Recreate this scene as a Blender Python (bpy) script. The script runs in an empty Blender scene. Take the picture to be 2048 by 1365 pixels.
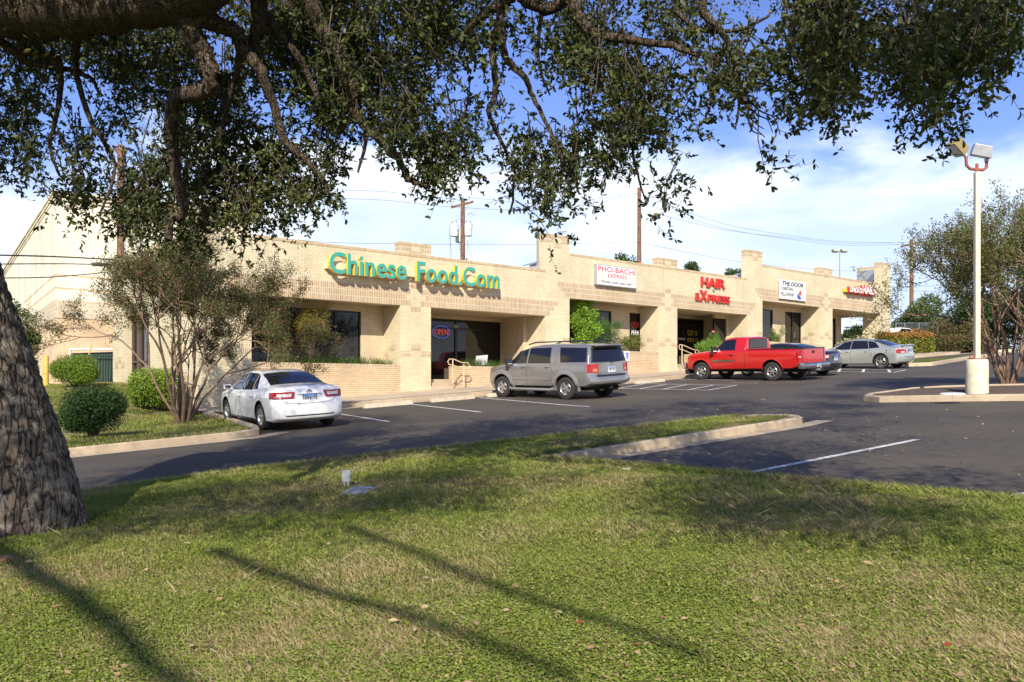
import bpy, bmesh, math, random
import numpy as np
from mathutils import Vector, Matrix, Quaternion
C = bpy.context.scene.collection
SC = bpy.context.scene
# ---------------------------------------------------------------- camera
F = 1750.0; HZ = 775.0; YAW = math.atan2(2026.0, F)
US, UF = math.sin(YAW), math.cos(YAW)          # the facade's own axis seen in camera right / forward
cd = bpy.data.cameras.new("camera"); cam = bpy.data.objects.new("camera", cd); C.objects.link(cam)
SC.camera = cam
cd.lens = F / 2048 * 36; cd.sensor_width = 36; cd.shift_y = (HZ - 682.5) / 2048
cd.clip_start = 0.05; cd.clip_end = 3000
cam.location = (0, 0, 0); cam.rotation_euler = (math.pi / 2, 0, -math.atan2(UF, US))
# ---------------------------------------------------------------- sun and sky
EL = math.radians(34); AZ = (0.69, 0.72)       # shadows run this way over the ground
sd = bpy.data.lights.new("sun", 'SUN'); sun = bpy.data.objects.new("sun", sd); C.objects.link(sun)
sd.energy = 4.3; sd.angle = math.radians(0.55); sd.color = (1.0, 0.93, 0.80)
ldir = Vector((math.cos(EL) * AZ[0], math.cos(EL) * AZ[1], -math.sin(EL))).normalized()
sun.rotation_euler = ldir.to_track_quat('-Z', 'Y').to_euler(); sun.location = (-20, -20, 30)
W = bpy.data.worlds.new("World"); SC.world = W; W.use_nodes = True
def build_sky():
    nt = W.node_tree; n = nt.nodes; n.clear(); L = nt.links.new
    out = n.new('ShaderNodeOutputWorld'); mix = n.new('ShaderNodeMixShader')
    sky = n.new('ShaderNodeTexSky'); sky.sky_type = 'NISHITA'; sky.sun_disc = False
    sky.sun_elevation = EL; sky.sun_rotation = math.atan2(-AZ[0], -AZ[1]) % (2 * math.pi)
    sky.ozone_density = 3.5; sky.air_density = 1.0; sky.dust_density = 0.3; sky.altitude = 300
    hs = n.new('ShaderNodeHueSaturation'); hs.inputs['Saturation'].default_value = 1.12; hs.inputs['Hue'].default_value = 0.522
    b1 = n.new('ShaderNodeBackground'); b1.inputs[1].default_value = 0.12
    L(sky.outputs[0], hs.inputs['Color']); L(hs.outputs[0], b1.inputs[0])
    tc = n.new('ShaderNodeTexCoord'); sep = n.new('ShaderNodeSeparateXYZ'); L(tc.outputs['Generated'], sep.inputs[0])
    mp = n.new('ShaderNodeMapping'); mp.inputs['Scale'].default_value = (1, 1, 2.2); mp.inputs['Location'].default_value = (3.1, 0.4, 0.25)
    L(tc.outputs['Generated'], mp.inputs[0])
    nz = n.new('ShaderNodeTexNoise'); nz.inputs['Scale'].default_value = 3.2; nz.inputs['Detail'].default_value = 9; nz.inputs['Roughness'].default_value = .52
    nz.inputs['Distortion'].default_value = .25
    L(mp.outputs[0], nz.inputs['Vector'])
    def math_(op, a, b, clamp=False):
        m = n.new('ShaderNodeMath'); m.operation = op; m.use_clamp = clamp
        for i, v in enumerate((a, b)):
            if isinstance(v, (int, float)): m.inputs[i].default_value = v
            else: L(v, m.inputs[i])
        return m.outputs[0]
    elev = math_('MULTIPLY', math_('SUBTRACT', 0.262, sep.outputs[2]), 3.0)     # more cloud low down
    fac = math_('ADD', math_('SUBTRACT', nz.outputs['Fac'], 0.50), elev)
    fac = math_('MULTIPLY', math_('ADD', fac, 0.03), 7.0, True)
    ramp = n.new('ShaderNodeValToRGB'); ramp.color_ramp.interpolation = 'EASE'
    ramp.color_ramp.elements[0].color = (0, 0, 0, 1); ramp.color_ramp.elements[1].color = (.93, .93, .93, 1)
    L(fac, ramp.inputs[0])
    # bright and greyer parts of the clouds
    nz2 = n.new('ShaderNodeTexNoise'); nz2.inputs['Scale'].default_value = 4.5; nz2.inputs['Detail'].default_value = 6
    mp2 = n.new('ShaderNodeMapping'); mp2.inputs['Scale'].default_value = (1, 1, 3.2); mp2.inputs['Location'].default_value = (7, 2, 5)
    L(tc.outputs['Generated'], mp2.inputs[0]); L(mp2.outputs[0], nz2.inputs['Vector'])
    cr = n.new('ShaderNodeValToRGB'); e = cr.color_ramp.elements
    e[0].position = .38; e[0].color = (.58, .70, .90, 1); e[1].position = .62; e[1].color = (.90, .945, .97, 1)
    L(nz2.outputs['Fac'], cr.inputs[0])
    b2 = n.new('ShaderNodeBackground'); b2.inputs[1].default_value = 0.86; L(cr.outputs[0], b2.inputs[0])
    L(ramp.outputs[0], mix.inputs[0]); L(b1.outputs[0], mix.inputs[1]); L(b2.outputs[0], mix.inputs[2])
    L(mix.outputs[0], out.inputs[0])
build_sky()
SC.view_settings.view_transform = 'Standard'; SC.view_settings.look = 'None'
SC.view_settings.exposure = 0.68; SC.view_settings.gamma = 1.0
SC.cycles.max_bounces = 6; SC.cycles.diffuse_bounces = 3; SC.cycles.glossy_bounces = 3; SC.cycles.transparent_max_bounces = 8
random.seed(7); RNG = np.random.default_rng(11)
# ---------------------------------------------------------------- coordinates
# world X runs along the shop front (uphill), Y into the building, Z up; the eye is the origin
def ray(x, y):
    r = (x - 1024) / F
    return np.array([r * US + UF, US - r * UF, (HZ - y) / F])
def at(x, y, t): return Vector(ray(x, y) * t)                    # picture point at distance t
def on_p(x, y, p): d = ray(x, y); return Vector(d * (p / d[1]))  # on a plane parallel to the shop front
def sst(e0, e1, v):
    q = np.clip((v - e0) / (e1 - e0), 0, 1); return q * q * (3 - 2 * q)
def base(s):
    return -1.64 + .062 * np.where(s > 62, 62 + (s - 62) * .12, np.where(s < -40, -40, s))
def asph(s, p): return base(s) + .14 * np.clip((p - 18) / 7, 0, 1)
def gnd(x, y, off=0.):
    d = ray(x, y); t = 20.
    for _ in range(60):
        P = d * t; t = t + ((asph(P[0], P[1]) + off) - P[2]) / (d[2] - .062 * d[0])
    return Vector(d * t)
def lawn_h(s, p):                                                # left lawn rises away from the kerb
    return base(s) + .15 + .98 * sst(0, 9, p - 24 - np.maximum(0, s - 7)) * np.where(s < 14, 1, 0) + .05 * np.sin(s * .9 + p * .5) * sst(19, 21, p)
def edge_far(s): return np.interp(s, [-60, 6, 9, 15.4], [12.2, 12.0, 11.5, 10.35])
def turf_h(s, p):
    e = np.minimum(edge_far(s) - p, 3); e2 = np.where(p > 9.2, 9, 8.5 - s)
    b = np.minimum(np.clip(e / 1.2, 0, 1), np.clip(e2 / 1.2, 0, 1))
    return base(s) + .11 + .05 * b + .022 * np.sin(s * 1.7 + 1) * np.sin(p * 1.3) * b + .014 * np.sin(s * 4.1 + p * 2.3) * b
# ---------------------------------------------------------------- helpers
class MB:
    def __init__(s): s.v = []; s.f = []
    def add(s, vs, fs):
        o = len(s.v); s.v += [tuple(v) for v in vs]; s.f += [tuple(i + o for i in f) for f in fs]; return s
    def box(s, x0, x1, y0, y1, z0, z1):
        s.add([(x0,y0,z0),(x1,y0,z0),(x1,y1,z0),(x0,y1,z0),(x0,y0,z1),(x1,y0,z1),(x1,y1,z1),(x0,y1,z1)],
              [(0,3,2,1),(4,5,6,7),(0,1,5,4),(1,2,6,5),(2,3,7,6),(3,0,4,7)]); return s
    def obox(s, c, ax, ay, az, hx, hy, hz):                      # oriented box
        c, ax, ay, az = map(Vector, (c, ax, ay, az)); vs = []
        for k in (-1, 1):
            for a, b in ((-1,-1),(1,-1),(1,1),(-1,1)): vs.append(c + ax*hx*a + ay*hy*b + az*hz*k)
        s.add(vs, [(0,3,2,1),(4,5,6,7),(0,1,5,4),(1,2,6,5),(2,3,7,6),(3,0,4,7)]); return s
    def tube(s, pts, rad, n=8, cap=True):
        pts = [Vector(p) for p in pts]
        if isinstance(rad, (int, float)): rad = [rad] * len(pts)
        up = Vector((.13, .31, .94)); rings = []; o = len(s.v)
        for i, p in enumerate(pts):
            a = pts[max(i-1, 0)]; b = pts[min(i+1, len(pts)-1)]; d = (b - a)
            if d.length < 1e-6: d = Vector((0, 0, 1))
            d.normalize(); u = d.cross(up)
            if u.length < .1: u = d.cross(Vector((1, 0, 0)))
            u.normalize(); w = d.cross(u)
            for k in range(n):
                t = 2*math.pi*k/n; s.v.append(tuple(p + (u*math.cos(t) + w*math.sin(t)) * rad[i]))
        for i in range(len(pts)-1):
            for k in range(n):
                a = o+i*n+k; b = o+i*n+(k+1) % n; s.f.append((a, b, b+n, a+n))
        if cap:
            s.f.append(tuple(o+k for k in range(n))[::-1]); s.f.append(tuple(o+(len(pts)-1)*n+k for k in range(n)))
        return s
    def lathe(s, prof, n=24, M=None, closed=False):              # profile (r, h) round local Z
        o = len(s.v); M = M or Matrix.Identity(4)
        for r, h in prof:
            for k in range(n):
                t = 2*math.pi*k/n; s.v.append(tuple(M @ Vector((r*math.cos(t), r*math.sin(t), h))))
        m = len(prof)
        for i in range(m if closed else m-1):
            for k in range(n):
                a = o+i*n+k; b = o+i*n+(k+1) % n; j = ((i+1) % m - i) * n; s.f.append((a, b, b+j, a+j))
        return s
    def prism(s, poly, y0, y1):                                  # polygon in X,Z thickened along Y
        o = len(s.v); n = len(poly)
        for y in (y0, y1): s.v += [(x, y, z) for x, z in poly]
        s.f.append(tuple(o+i for i in range(n))); s.f.append(tuple(o+n+i for i in range(n))[::-1])
        for i in range(n): j = (i+1) % n; s.f.append((o+i, o+i+n, o+j+n, o+j))
        return s
    def build(s, name, mat=None, parent=None, smooth=None, fix=True):
        me = bpy.data.meshes.new(name); me.from_pydata(s.v, [], s.f)
        if mat is not None: me.materials.append(mat)
        if fix:
            bm = bmesh.new(); bm.from_mesh(me); bmesh.ops.recalc_face_normals(bm, faces=bm.faces); bm.to_mesh(me); bm.free()
        if smooth is not None:
            me.shade_smooth()
            me.set_sharp_from_angle(angle=math.radians(smooth))
        me.update(); o = bpy.data.objects.new(name, me); C.objects.link(o)
        if parent: o.parent = parent
        return o
def bevel(o, w, seg=2, ang=40):
    bm = bmesh.new(); bm.from_mesh(o.data)
    es = [e for e in bm.edges if len(e.link_faces) == 2 and e.calc_face_angle(0) > math.radians(ang)]
    bmesh.ops.bevel(bm, geom=es, offset=w, segments=seg, affect='EDGES', profile=.6, clamp_overlap=True)
    bm.to_mesh(o.data); bm.free(); return o
def tag(o, label=None, cat=None, group=None, kind=None):
    if label: o['label'] = label
    if cat: o['category'] = cat
    if group: o['group'] = group
    if kind: o['kind'] = kind
    return o
def thing(name, label, cat, loc=(0, 0, 0), rz=0, group=None):
    o = bpy.data.objects.new(name, None); C.objects.link(o); o.location = loc; o.rotation_euler = (0, 0, rz); o.empty_display_size = .2
    return tag(o, label, cat, group)
def np_mesh(name, V, Fc, mat, parent=None, col=None, smooth=False):
    V = np.asarray(V, dtype=np.float32); Fc = np.asarray(Fc, dtype=np.int32); k = Fc.shape[1]
    me = bpy.data.meshes.new(name); me.vertices.add(len(V)); me.vertices.foreach_set('co', V.ravel())
    me.loops.add(Fc.size); me.loops.foreach_set('vertex_index', Fc.ravel())
    me.polygons.add(len(Fc)); me.polygons.foreach_set('loop_start', np.arange(0, Fc.size, k, dtype=np.int32))
    me.polygons.foreach_set('loop_total', np.full(len(Fc), k, dtype=np.int32))
    me.materials.append(mat)
    if col is not None:
        ca = me.color_attributes.new('tint', 'FLOAT_COLOR', 'POINT')
        c4 = np.ones((len(V), 4), dtype=np.float32); c4[:, :3] = col; ca.data.foreach_set('color', c4.ravel())
    me.update(calc_edges=True)
    if smooth: me.shade_smooth()
    o = bpy.data.objects.new(name, me); C.objects.link(o)
    if parent: o.parent = parent
    return o
def unit(a): return a / np.maximum(np.linalg.norm(a, axis=-1, keepdims=True), 1e-9)
def leaves(P, D, N, ln, wd):                                     # six-cornered folded leaves
    n = len(P); D = unit(D); S = unit(np.cross(D, N)); Nn = unit(np.cross(S, D)); ln = np.broadcast_to(ln, n)[:, None]; wd = np.broadcast_to(wd, n)[:, None]
    q = [P, P+D*ln*.32+S*wd*.5+Nn*wd*.12, P+D*ln*.75+S*wd*.42+Nn*wd*.10, P+D*ln-Nn*ln*.06, P+D*ln*.75-S*wd*.42+Nn*wd*.10, P+D*ln*.32-S*wd*.5+Nn*wd*.12]
    V = np.stack(q, 1).reshape(-1, 3); b = np.arange(n)[:, None]*6
    Fc = np.concatenate([b+np.array([0,1,2,3]), b+np.array([0,3,4,5])], 0)
    return V, Fc
def rnd_dir(n): return unit(RNG.normal(size=(n, 3)))
# ---------------------------------------------------------------- materials
class NT:
    def __init__(s, name):
        s.m = bpy.data.materials.new(name); s.m.use_nodes = True; s.t = s.m.node_tree; s.n = s.t.nodes; s.b = s.n['Principled BSDF']
    def new(s, k, **kw):
        q = s.n.new('ShaderNode'+k)
        for a, v in kw.items(): setattr(q, a, v)
        return q
    def L(s, a, b): s.t.links.new(a, b)
    def noise(s, scale, detail=4, rough=.55, vec=None, dist=0):
        q = s.new('TexNoise'); q.inputs['Scale'].default_value = scale; q.inputs['Detail'].default_value = detail; q.inputs['Roughness'].default_value = rough; q.inputs['Distortion'].default_value = dist
        if vec is None: vec = s.pos()
        s.L(vec, q.inputs['Vector']); return q.outputs['Fac']
    def pos(s):
        if not hasattr(s, '_p'): s._p = s.new('NewGeometry').outputs['Position']
        return s._p
    def obj(s):
        if not hasattr(s, '_o'): s._o = s.new('TexCoord').outputs['Object']
        return s._o
    def ramp(s, fac, stops):
        q = s.new('ValToRGB'); e = q.color_ramp.elements
        while len(e) < len(stops): e.new(.5)
        for i, (p, c) in enumerate(stops): e[i].position = p; e[i].color = (*c, 1) if len(c) == 3 else c
        s.L(fac, q.inputs[0]); return q.outputs[0]
    def mix(s, fac, a, b, mode='MIX'):
        q = s.new('Mix'); q.data_type = 'RGBA'; q.blend_type = mode
        for i, v in ((0, fac), (6, a), (7, b)):
            if isinstance(v, (int, float)): q.inputs[i].default_value = v
            elif isinstance(v, tuple): q.inputs[i].default_value = (*v, 1)
            else: s.L(v, q.inputs[i])
        return q.outputs[2]
    def math(s, op, a, b=0, clamp=False):
        q = s.new('Math'); q.operation = op; q.use_clamp = clamp
        for i, v in ((0, a), (1, b)):
            if isinstance(v, (int, float)): q.inputs[i].default_value = v
            else: s.L(v, q.inputs[i])
        return q.outputs[0]
    def bump(s, h, strength=.3, dist=.01):
        q = s.new('Bump'); q.inputs['Strength'].default_value = strength; q.inputs['Distance'].default_value = dist
        s.L(h, q.inputs['Height']); s.L(q.outputs[0], s.b.inputs['Normal'])
    def col(s, c):
        if isinstance(c, tuple): s.b.inputs['Base Color'].default_value = (*c, 1)
        else: s.L(c, s.b.inputs['Base Color'])
    def set(s, **kw):
        for k, v in kw.items(): s.b.inputs[k.replace('_', ' ')].default_value = v
def plain(name, c, rough=.5, metal=0., var=.12, scale=6., bump=0., coat=0., spec=.5):
    m = NT(name); f = m.noise(scale, 5, .6, m.obj())
    lo = tuple(x*(1-var) for x in c); hi = tuple(min(1, x*(1+var)) for x in c)
    m.col(m.ramp(f, [(.3, lo), (.7, hi)])); m.set(Roughness=rough, Metallic=metal)
    m.b.inputs['Specular IOR Level'].default_value = spec
    if coat: m.b.inputs['Coat Weight'].default_value = coat; m.b.inputs['Coat Roughness'].default_value = .04
    if bump: m.bump(m.noise(scale*8, 4, .6, m.obj()), bump, .01)
    return m.m
def glow(name, c, strength):
    m = NT(name); m.col(c); m.b.inputs['Emission Color'].default_value = (*c, 1); m.b.inputs['Emission Strength'].default_value = strength; m.set(Roughness=.5); return m.m
def brick(name, c1, c2, mortar, w, h, off=.5, ms=.010, seed=0.):
    m = NT(name); g = m.new('NewGeometry'); sp = m.new('SeparateXYZ'); m.L(g.outputs['Position'], sp.inputs[0])
    sn = m.new('SeparateXYZ'); m.L(g.outputs['True Normal'], sn.inputs[0])
    ax = m.math('GREATER_THAN', m.math('ABSOLUTE', sn.outputs[0]), .6)
    hx = m.new('Mix'); hx.data_type = 'FLOAT'; m.L(ax, hx.inputs[0]); m.L(sp.outputs[0], hx.inputs[2]); m.L(sp.outputs[1], hx.inputs[3])
    cv = m.new('CombineXYZ'); m.L(m.math('ADD', hx.outputs[0], 40+seed), cv.inputs[0]); m.L(m.math('ADD', sp.outputs[2], 40.0), cv.inputs[1])
    b = m.new('TexBrick'); b.offset = off; b.inputs['Scale'].default_value = 1; b.inputs['Brick Width'].default_value = w; b.inputs['Row Height'].default_value = h
    b.inputs['Mortar Size'].default_value = ms; b.inputs['Mortar Smooth'].default_value = .2; b.inputs['Bias'].default_value = 0
    b.inputs['Color1'].default_value = (*c1, 1); b.inputs['Color2'].default_value = (*c2, 1); b.inputs['Mortar'].default_value = (*mortar, 1)
    m.L(cv.outputs[0], b.inputs['Vector'])
    st = m.noise(.9, 5, .6); v = m.ramp(st, [(.3, (.86, .85, .83)), (.7, (1.06, 1.06, 1.06))])
    c = m.mix(1., b.outputs['Color'], v, 'MULTIPLY')
    n2 = m.noise(30, 3, .6); c = m.mix(1., c, m.ramp(n2, [(.2, (.9, .9, .9)), (.8, (1.05, 1.05, 1.05))]), 'MULTIPLY')
    # streaks of weathering that run down the wall
    mp = m.new('Mapping'); mp.inputs['Scale'].default_value = (2.6, 2.6, .35); m.L(m.pos(), mp.inputs[0])
    st2 = m.noise(1.0, 4, .6, mp.outputs[0]); c = m.mix(1., c, m.ramp(st2, [(.28, (.90, .88, .85)), (.46, (1, 1, 1))]), 'MULTIPLY')
    m.col(c); m.set(Roughness=.85); m.b.inputs['Specular IOR Level'].default_value = .25
    m.bump(m.math('SUBTRACT', 1.0, b.outputs['Fac']), .35, .006); return m.m
def foliage(name, rough=.5, trans=.25, spec=.4):
    m = NT(name); a = m.new('Attribute'); a.attribute_name = 'tint'; m.L(a.outputs['Color'], m.b.inputs['Base Color'])
    m.set(Roughness=rough); m.b.inputs['Specular IOR Level'].default_value = spec
    tr = m.new('BsdfTranslucent'); q = m.mix(1., a.outputs['Color'], (1.5, 1.6, .7), 'MULTIPLY'); m.L(q, tr.inputs[0])
    ms = m.new('MixShader'); ms.inputs[0].default_value = trans; m.L(m.b.outputs[0], ms.inputs[1]); m.L(tr.outputs[0], ms.inputs[2])
    m.L(ms.outputs[0], m.n['Material Output'].inputs[0]); return m.m
M = {}
SH = .2246
M['cream'] = brick('cream_brick', (.66, .565, .365), (.74, .645, .43), (.54, .46, .32), .225, .0749)
M['tan'] = brick('tan_brick', (.48, .315, .165), (.57, .40, .225), (.64, .56, .42), .225, .0749, ms=.011)
M['soldier'] = brick('soldier_brick', (.39, .265, .145), (.52, .375, .22), (.68, .60, .45), .0749, SH, 0., ms=.013)
M['coping'] = brick('coping_brick', (.50, .36, .20), (.62, .48, .30), (.52, .43, .30), .0749, .30, 0., ms=.008)
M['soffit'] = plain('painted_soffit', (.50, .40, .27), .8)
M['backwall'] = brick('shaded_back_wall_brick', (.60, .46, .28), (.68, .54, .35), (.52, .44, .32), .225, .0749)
def concrete(name, c, sc=3.):
    m = NT(name); f = m.noise(sc, 8, .65); f2 = m.noise(.6, 4, .5)
    a = m.ramp(f, [(.25, tuple(x*.72 for x in c)), (.5, c), (.8, tuple(min(1, x*1.15) for x in c))])
    c2 = m.mix(1., a, m.ramp(f2, [(.3, (.8, .79, .77)), (.65, (1.06, 1.05, 1.03))]), 'MULTIPLY')
    m.col(c2); m.set(Roughness=.9); m.bump(m.noise(60, 5), .25, .004); return m.m
M['kerb'] = concrete('kerb_concrete', (.47, .375, .26)); M['walk'] = concrete('walk_concrete', (.50, .40, .28), 1.5)
M['stopc'] = concrete('wheel_stop_concrete', (.55, .47, .35), 6)
M['paleconc'] = concrete('pale_concrete', (.60, .52, .38), 4)
def asphalt():
    m = NT('asphalt'); f = m.noise(45, 6, .7); f2 = m.noise(.35, 5, .6); f3 = m.noise(9, 4, .6); f4 = m.noise(.9, 6, .7, None, 1.5)
    a = m.ramp(f, [(.3, (.050, .044, .036)), (.62, (.088, .078, .063)), (.85, (.17, .148, .118))])
    a = m.mix(1., a, m.ramp(f2, [(.3, (.75, .76, .80)), (.7, (1.35, 1.28, 1.15))]), 'MULTIPLY')
    a = m.mix(1., a, m.ramp(f3, [(.3, (.9, .9, .9)), (.7, (1.12, 1.1, 1.08))]), 'MULTIPLY')
    a = m.mix(1., a, m.ramp(f4, [(.30, (.62, .62, .64)), (.42, (1, 1, 1)), (.62, (1, 1, 1)), (.75, (1.25, 1.22, 1.15))]), 'MULTIPLY')
    vo = m.new('TexVoronoi'); vo.inputs['Scale'].default_value = 7.0; m.L(m.pos(), vo.inputs['Vector'])       # specks of grit and leaf litter
    sp = m.math('LESS_THAN', vo.outputs['Distance'], .045); sep = m.new('SeparateColor'); m.L(vo.outputs['Color'], sep.inputs[0])
    sp = m.math('MULTIPLY', sp, m.math('GREATER_THAN', sep.outputs[0], .62)); a = m.mix(sp, a, (.30, .26, .19))
    # fine cracks
    vc = m.new('TexVoronoi'); vc.feature = 'DISTANCE_TO_EDGE'; vc.inputs['Scale'].default_value = .22
    wv = m.new('VectorMath'); wv.operation = 'ADD'; nn = m.new('TexNoise'); nn.inputs['Scale'].default_value = 1.2; m.L(m.pos(), nn.inputs['Vector']); m.L(m.pos(), wv.inputs[0]); m.L(nn.outputs['Color'], wv.inputs[1]); m.L(wv.outputs[0], vc.inputs['Vector'])
    ck = m.math('LESS_THAN', vc.outputs['Distance'], .0028); a = m.mix(m.math('MULTIPLY', ck, .6), a, (.014, .014, .015))
    m.col(a); m.set(Roughness=.82); m.b.inputs['Specular IOR Level'].default_value = .35; m.bump(m.noise(120, 3), .4, .004); return m.m
M['asphalt'] = asphalt()
def paint_line():
    m = NT('road_paint'); f = m.noise(14, 6, .7); m.col(m.ramp(f, [(.36, (.16, .15, .14)), (.47, (.62, .61, .58)), (.8, (.80, .79, .76))])); m.set(Roughness=.7); return m.m
M['line'] = paint_line()
def turf(name):
    m = NT(name); f = m.noise(1.1, 6, .65); f2 = m.noise(26, 5, .7)
    a = m.ramp(f, [(.34, (.075, .12, .018)), (.50, (.12, .145, .034)), (.66, (.24, .19, .09))])
    a = m.mix(1., a, m.ramp(f2, [(.3, (.45, .45, .42)), (.7, (1.3, 1.25, 1.2))]), 'MULTIPLY')
    m.col(a); m.set(Roughness=.95); m.b.inputs['Specular IOR Level'].default_value = .1; m.bump(f2, .9, .03); return m.m
M['turf'] = turf('turf_ground')
def bark(name, c, sc=1., patch=True):
    m = NT(name); mp = m.new('Mapping'); mp.inputs['Scale'].default_value = (1, 1, .22); m.L(m.obj(), mp.inputs[0])
    wn = m.new('TexNoise'); wn.inputs['Scale'].default_value = 5*sc; m.L(mp.outputs[0], wn.inputs['Vector'])
    va = m.new('VectorMath'); va.operation = 'MULTIPLY_ADD'; va.inputs[1].default_value = (.22, .22, .22); m.L(wn.outputs['Color'], va.inputs[0]); m.L(mp.outputs[0], va.inputs[2])
    v = m.new('TexVoronoi'); v.feature = 'DISTANCE_TO_EDGE'; v.inputs['Scale'].default_value = (14 if patch else 30)*sc; m.L(va.outputs[0], v.inputs['Vector'])
    f = m.noise(9*sc, 8, .7, m.obj()); f3 = m.noise(60*sc, 5, .7, mp.outputs[0]); h = m.math('ADD', m.math('ADD', m.math('MULTIPLY', m.math('MINIMUM', v.outputs['Distance'], .16), 2.6), m.math('MULTIPLY', f, .7)), m.math('MULTIPLY', f3, .35))
    col = m.ramp(h, [(.48, tuple(x*.16 for x in c)), (.66, tuple(x*.6 for x in c)), (.84, c), (1., tuple(x*1.5 for x in c))])
    if patch:
        pf = m.noise(7.0, 8, .75, m.obj()); col = m.mix(m.math('MULTIPLY', m.ramp(pf, [(.50, (0, 0, 0)), (.57, (1, 1, 1))]), .7), col, (.33, .29, .23)); col = m.mix(m.ramp(h, [(.45, (1, 1, 1)), (.62, (0, 0, 0))]), col, tuple(x*.16 for x in c))
    m.col(col); m.set(Roughness=.95); m.b.inputs['Specular IOR Level'].default_value = .15; m.bump(h, 1., .035); return m.m
M['oakbark'] = bark('oak_bark', (.135, .105, .08)); M['limbbark'] = bark('limb_bark', (.12, .09, .065), 1.6, False)
M['myrtlebark'] = plain('crepe_myrtle_bark', (.20, .125, .08), .7, var=.35, scale=9)
M['twig'] = plain('twig_bark', (.10, .075, .055), .9, var=.3)
M['leaf_oak'] = foliage('oak_leaf', .5, .2, .3); M['leaf'] = foliage('leaf', .55, .28); M['grassblade'] = foliage('grass_blade', .65, .25, .25)
M['black'] = plain('black_frame_metal', (.018, .017, .016), .35, .3)
def glass(name, c, r=.03, spec=.6):
    m = NT(name); f = m.noise(.7, 2, .5, m.obj()); m.col(m.ramp(f, [(.35, tuple(x*.7 for x in c)), (.65, c)])); m.set(Roughness=r); m.b.inputs['Specular IOR Level'].default_value = spec; return m.m
M['shopglass'] = glass('dark_shop_glass', (.018, .015, .013), .02, .45)
M['carglass'] = glass('tinted_car_glass', (.012, .013, .018), .02, .7)
M['white'] = plain('white_panel', (.80, .80, .78), .5, var=.04); M['red'] = plain('red_plastic', (.56, .025, .02), .4, var=.08)
M['teal'] = plain('teal_plastic', (.05, .35, .27), .35, var=.06); M['yellow'] = plain('yellow_painted_metal', (.80, .53, .04), .45, var=.06)
M['raceway'] = plain('cream_metal', (.66, .56, .38), .5); M['navy'] = plain('black_lettering', (.02, .02, .03), .5)
M['blue'] = plain('sign_blue', (.03, .07, .38), .45); M['orange'] = plain('orange_print', (.80, .40, .10), .5)
M['rail'] = plain('painted_steel_rail', (.62, .45, .28), .45); M['galv'] = plain('galvanised_steel', (.45, .46, .47), .4, .6)
M['wood'] = bark('utility_pole_wood', (.24, .135, .085), .8, False)
M['wire'] = plain('cable_black', (.03, .03, .035), .6); M['bollard'] = plain('yellow_bollard_paint', (.62, .38, .07), .6, var=.2)
M['beigepole'] = plain('cream_painted_steel', (.72, .63, .42), .5, var=.1, bump=.1); M['rust'] = plain('rust_red_pipe', (.30, .08, .045), .6)
M['bronzebox'] = plain('bronze_fixture', (.30, .225, .10), .5); M['greybox'] = plain('grey_fixture', (.33, .33, .35), .45, .2)
M['lens'] = plain('lamp_lens', (.62, .64, .62), .15); M['tyre'] = plain('tyre_rubber', (.028, .026, .024), .8, bump=.2)
M['alloy'] = plain('silver_alloy', (.58, .58, .57), .28, .85, var=.05); M['chrome'] = plain('chrome', (.72, .72, .72), .12, 1., var=.03)
M['bumperchrome'] = plain('dull_chrome', (.36, .36, .36), .22, .9, var=.15); M['blackplastic'] = plain('black_plastic', (.02, .02, .02), .5); M['under'] = plain('underbody_black', (.010, .010, .010), .9)
M['lampred'] = plain('tail_lamp_red', (.34, .008, .010), .12, var=.15, coat=.6); M['lampclear'] = plain('lamp_clear', (.62, .60, .58), .12, var=.1, coat=.6)
M['lampamber'] = plain('lamp_amber', (.75, .20, .06), .15, coat=.6); M['bronze'] = plain('dark_bronze_gate', (.035, .055, .04), .5)
M['roofing'] = plain('roof_membrane', (.42, .41, .39), .8); M['mulch'] = plain('mulch', (.10, .068, .048), 1., var=.5, scale=20, bump=.8)
def turn_text(o): return o
_txt = {}
def text_obj(name, body, mat, w=None, h=None, depth=.01, bold=0., parent=None, loc=(0, 0, 0), rot=(math.pi/2, 0, 0), sx=None, shear=0.):
    cu = bpy.data.curves.new('t', 'FONT'); cu.body = body; cu.size = 1; cu.extrude = .5; cu.offset = bold; cu.resolution_u = 4; cu.shear = shear
    to = bpy.data.objects.new('t', cu); C.objects.link(to); dg = bpy.context.evaluated_depsgraph_get()
    me = bpy.data.meshes.new_from_object(to.evaluated_get(dg)); bpy.data.objects.remove(to); bpy.data.curves.remove(cu)
    a = np.empty(len(me.vertices)*3, dtype=np.float32); me.vertices.foreach_get('co', a); a = a.reshape(-1, 3)
    mn, mx = a.min(0), a.max(0); ww, hh = (mx-mn)[:2]
    ky = (h/hh) if h else (w/ww); kx = (w/ww) if w else ky
    a[:, 0] = (a[:, 0]-mn[0])*kx; a[:, 1] = (a[:, 1]-mn[1])*ky; a[:, 2] *= depth
    me.vertices.foreach_set('co', a.ravel()); me.materials.clear(); me.materials.append(mat); me.update(); me.name = name
    for p in me.polygons: p.use_smooth = False
    o = bpy.data.objects.new(name, me); C.objects.link(o); o.location = loc; o.rotation_euler = rot
    if parent: o.parent = parent
    return o
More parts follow.
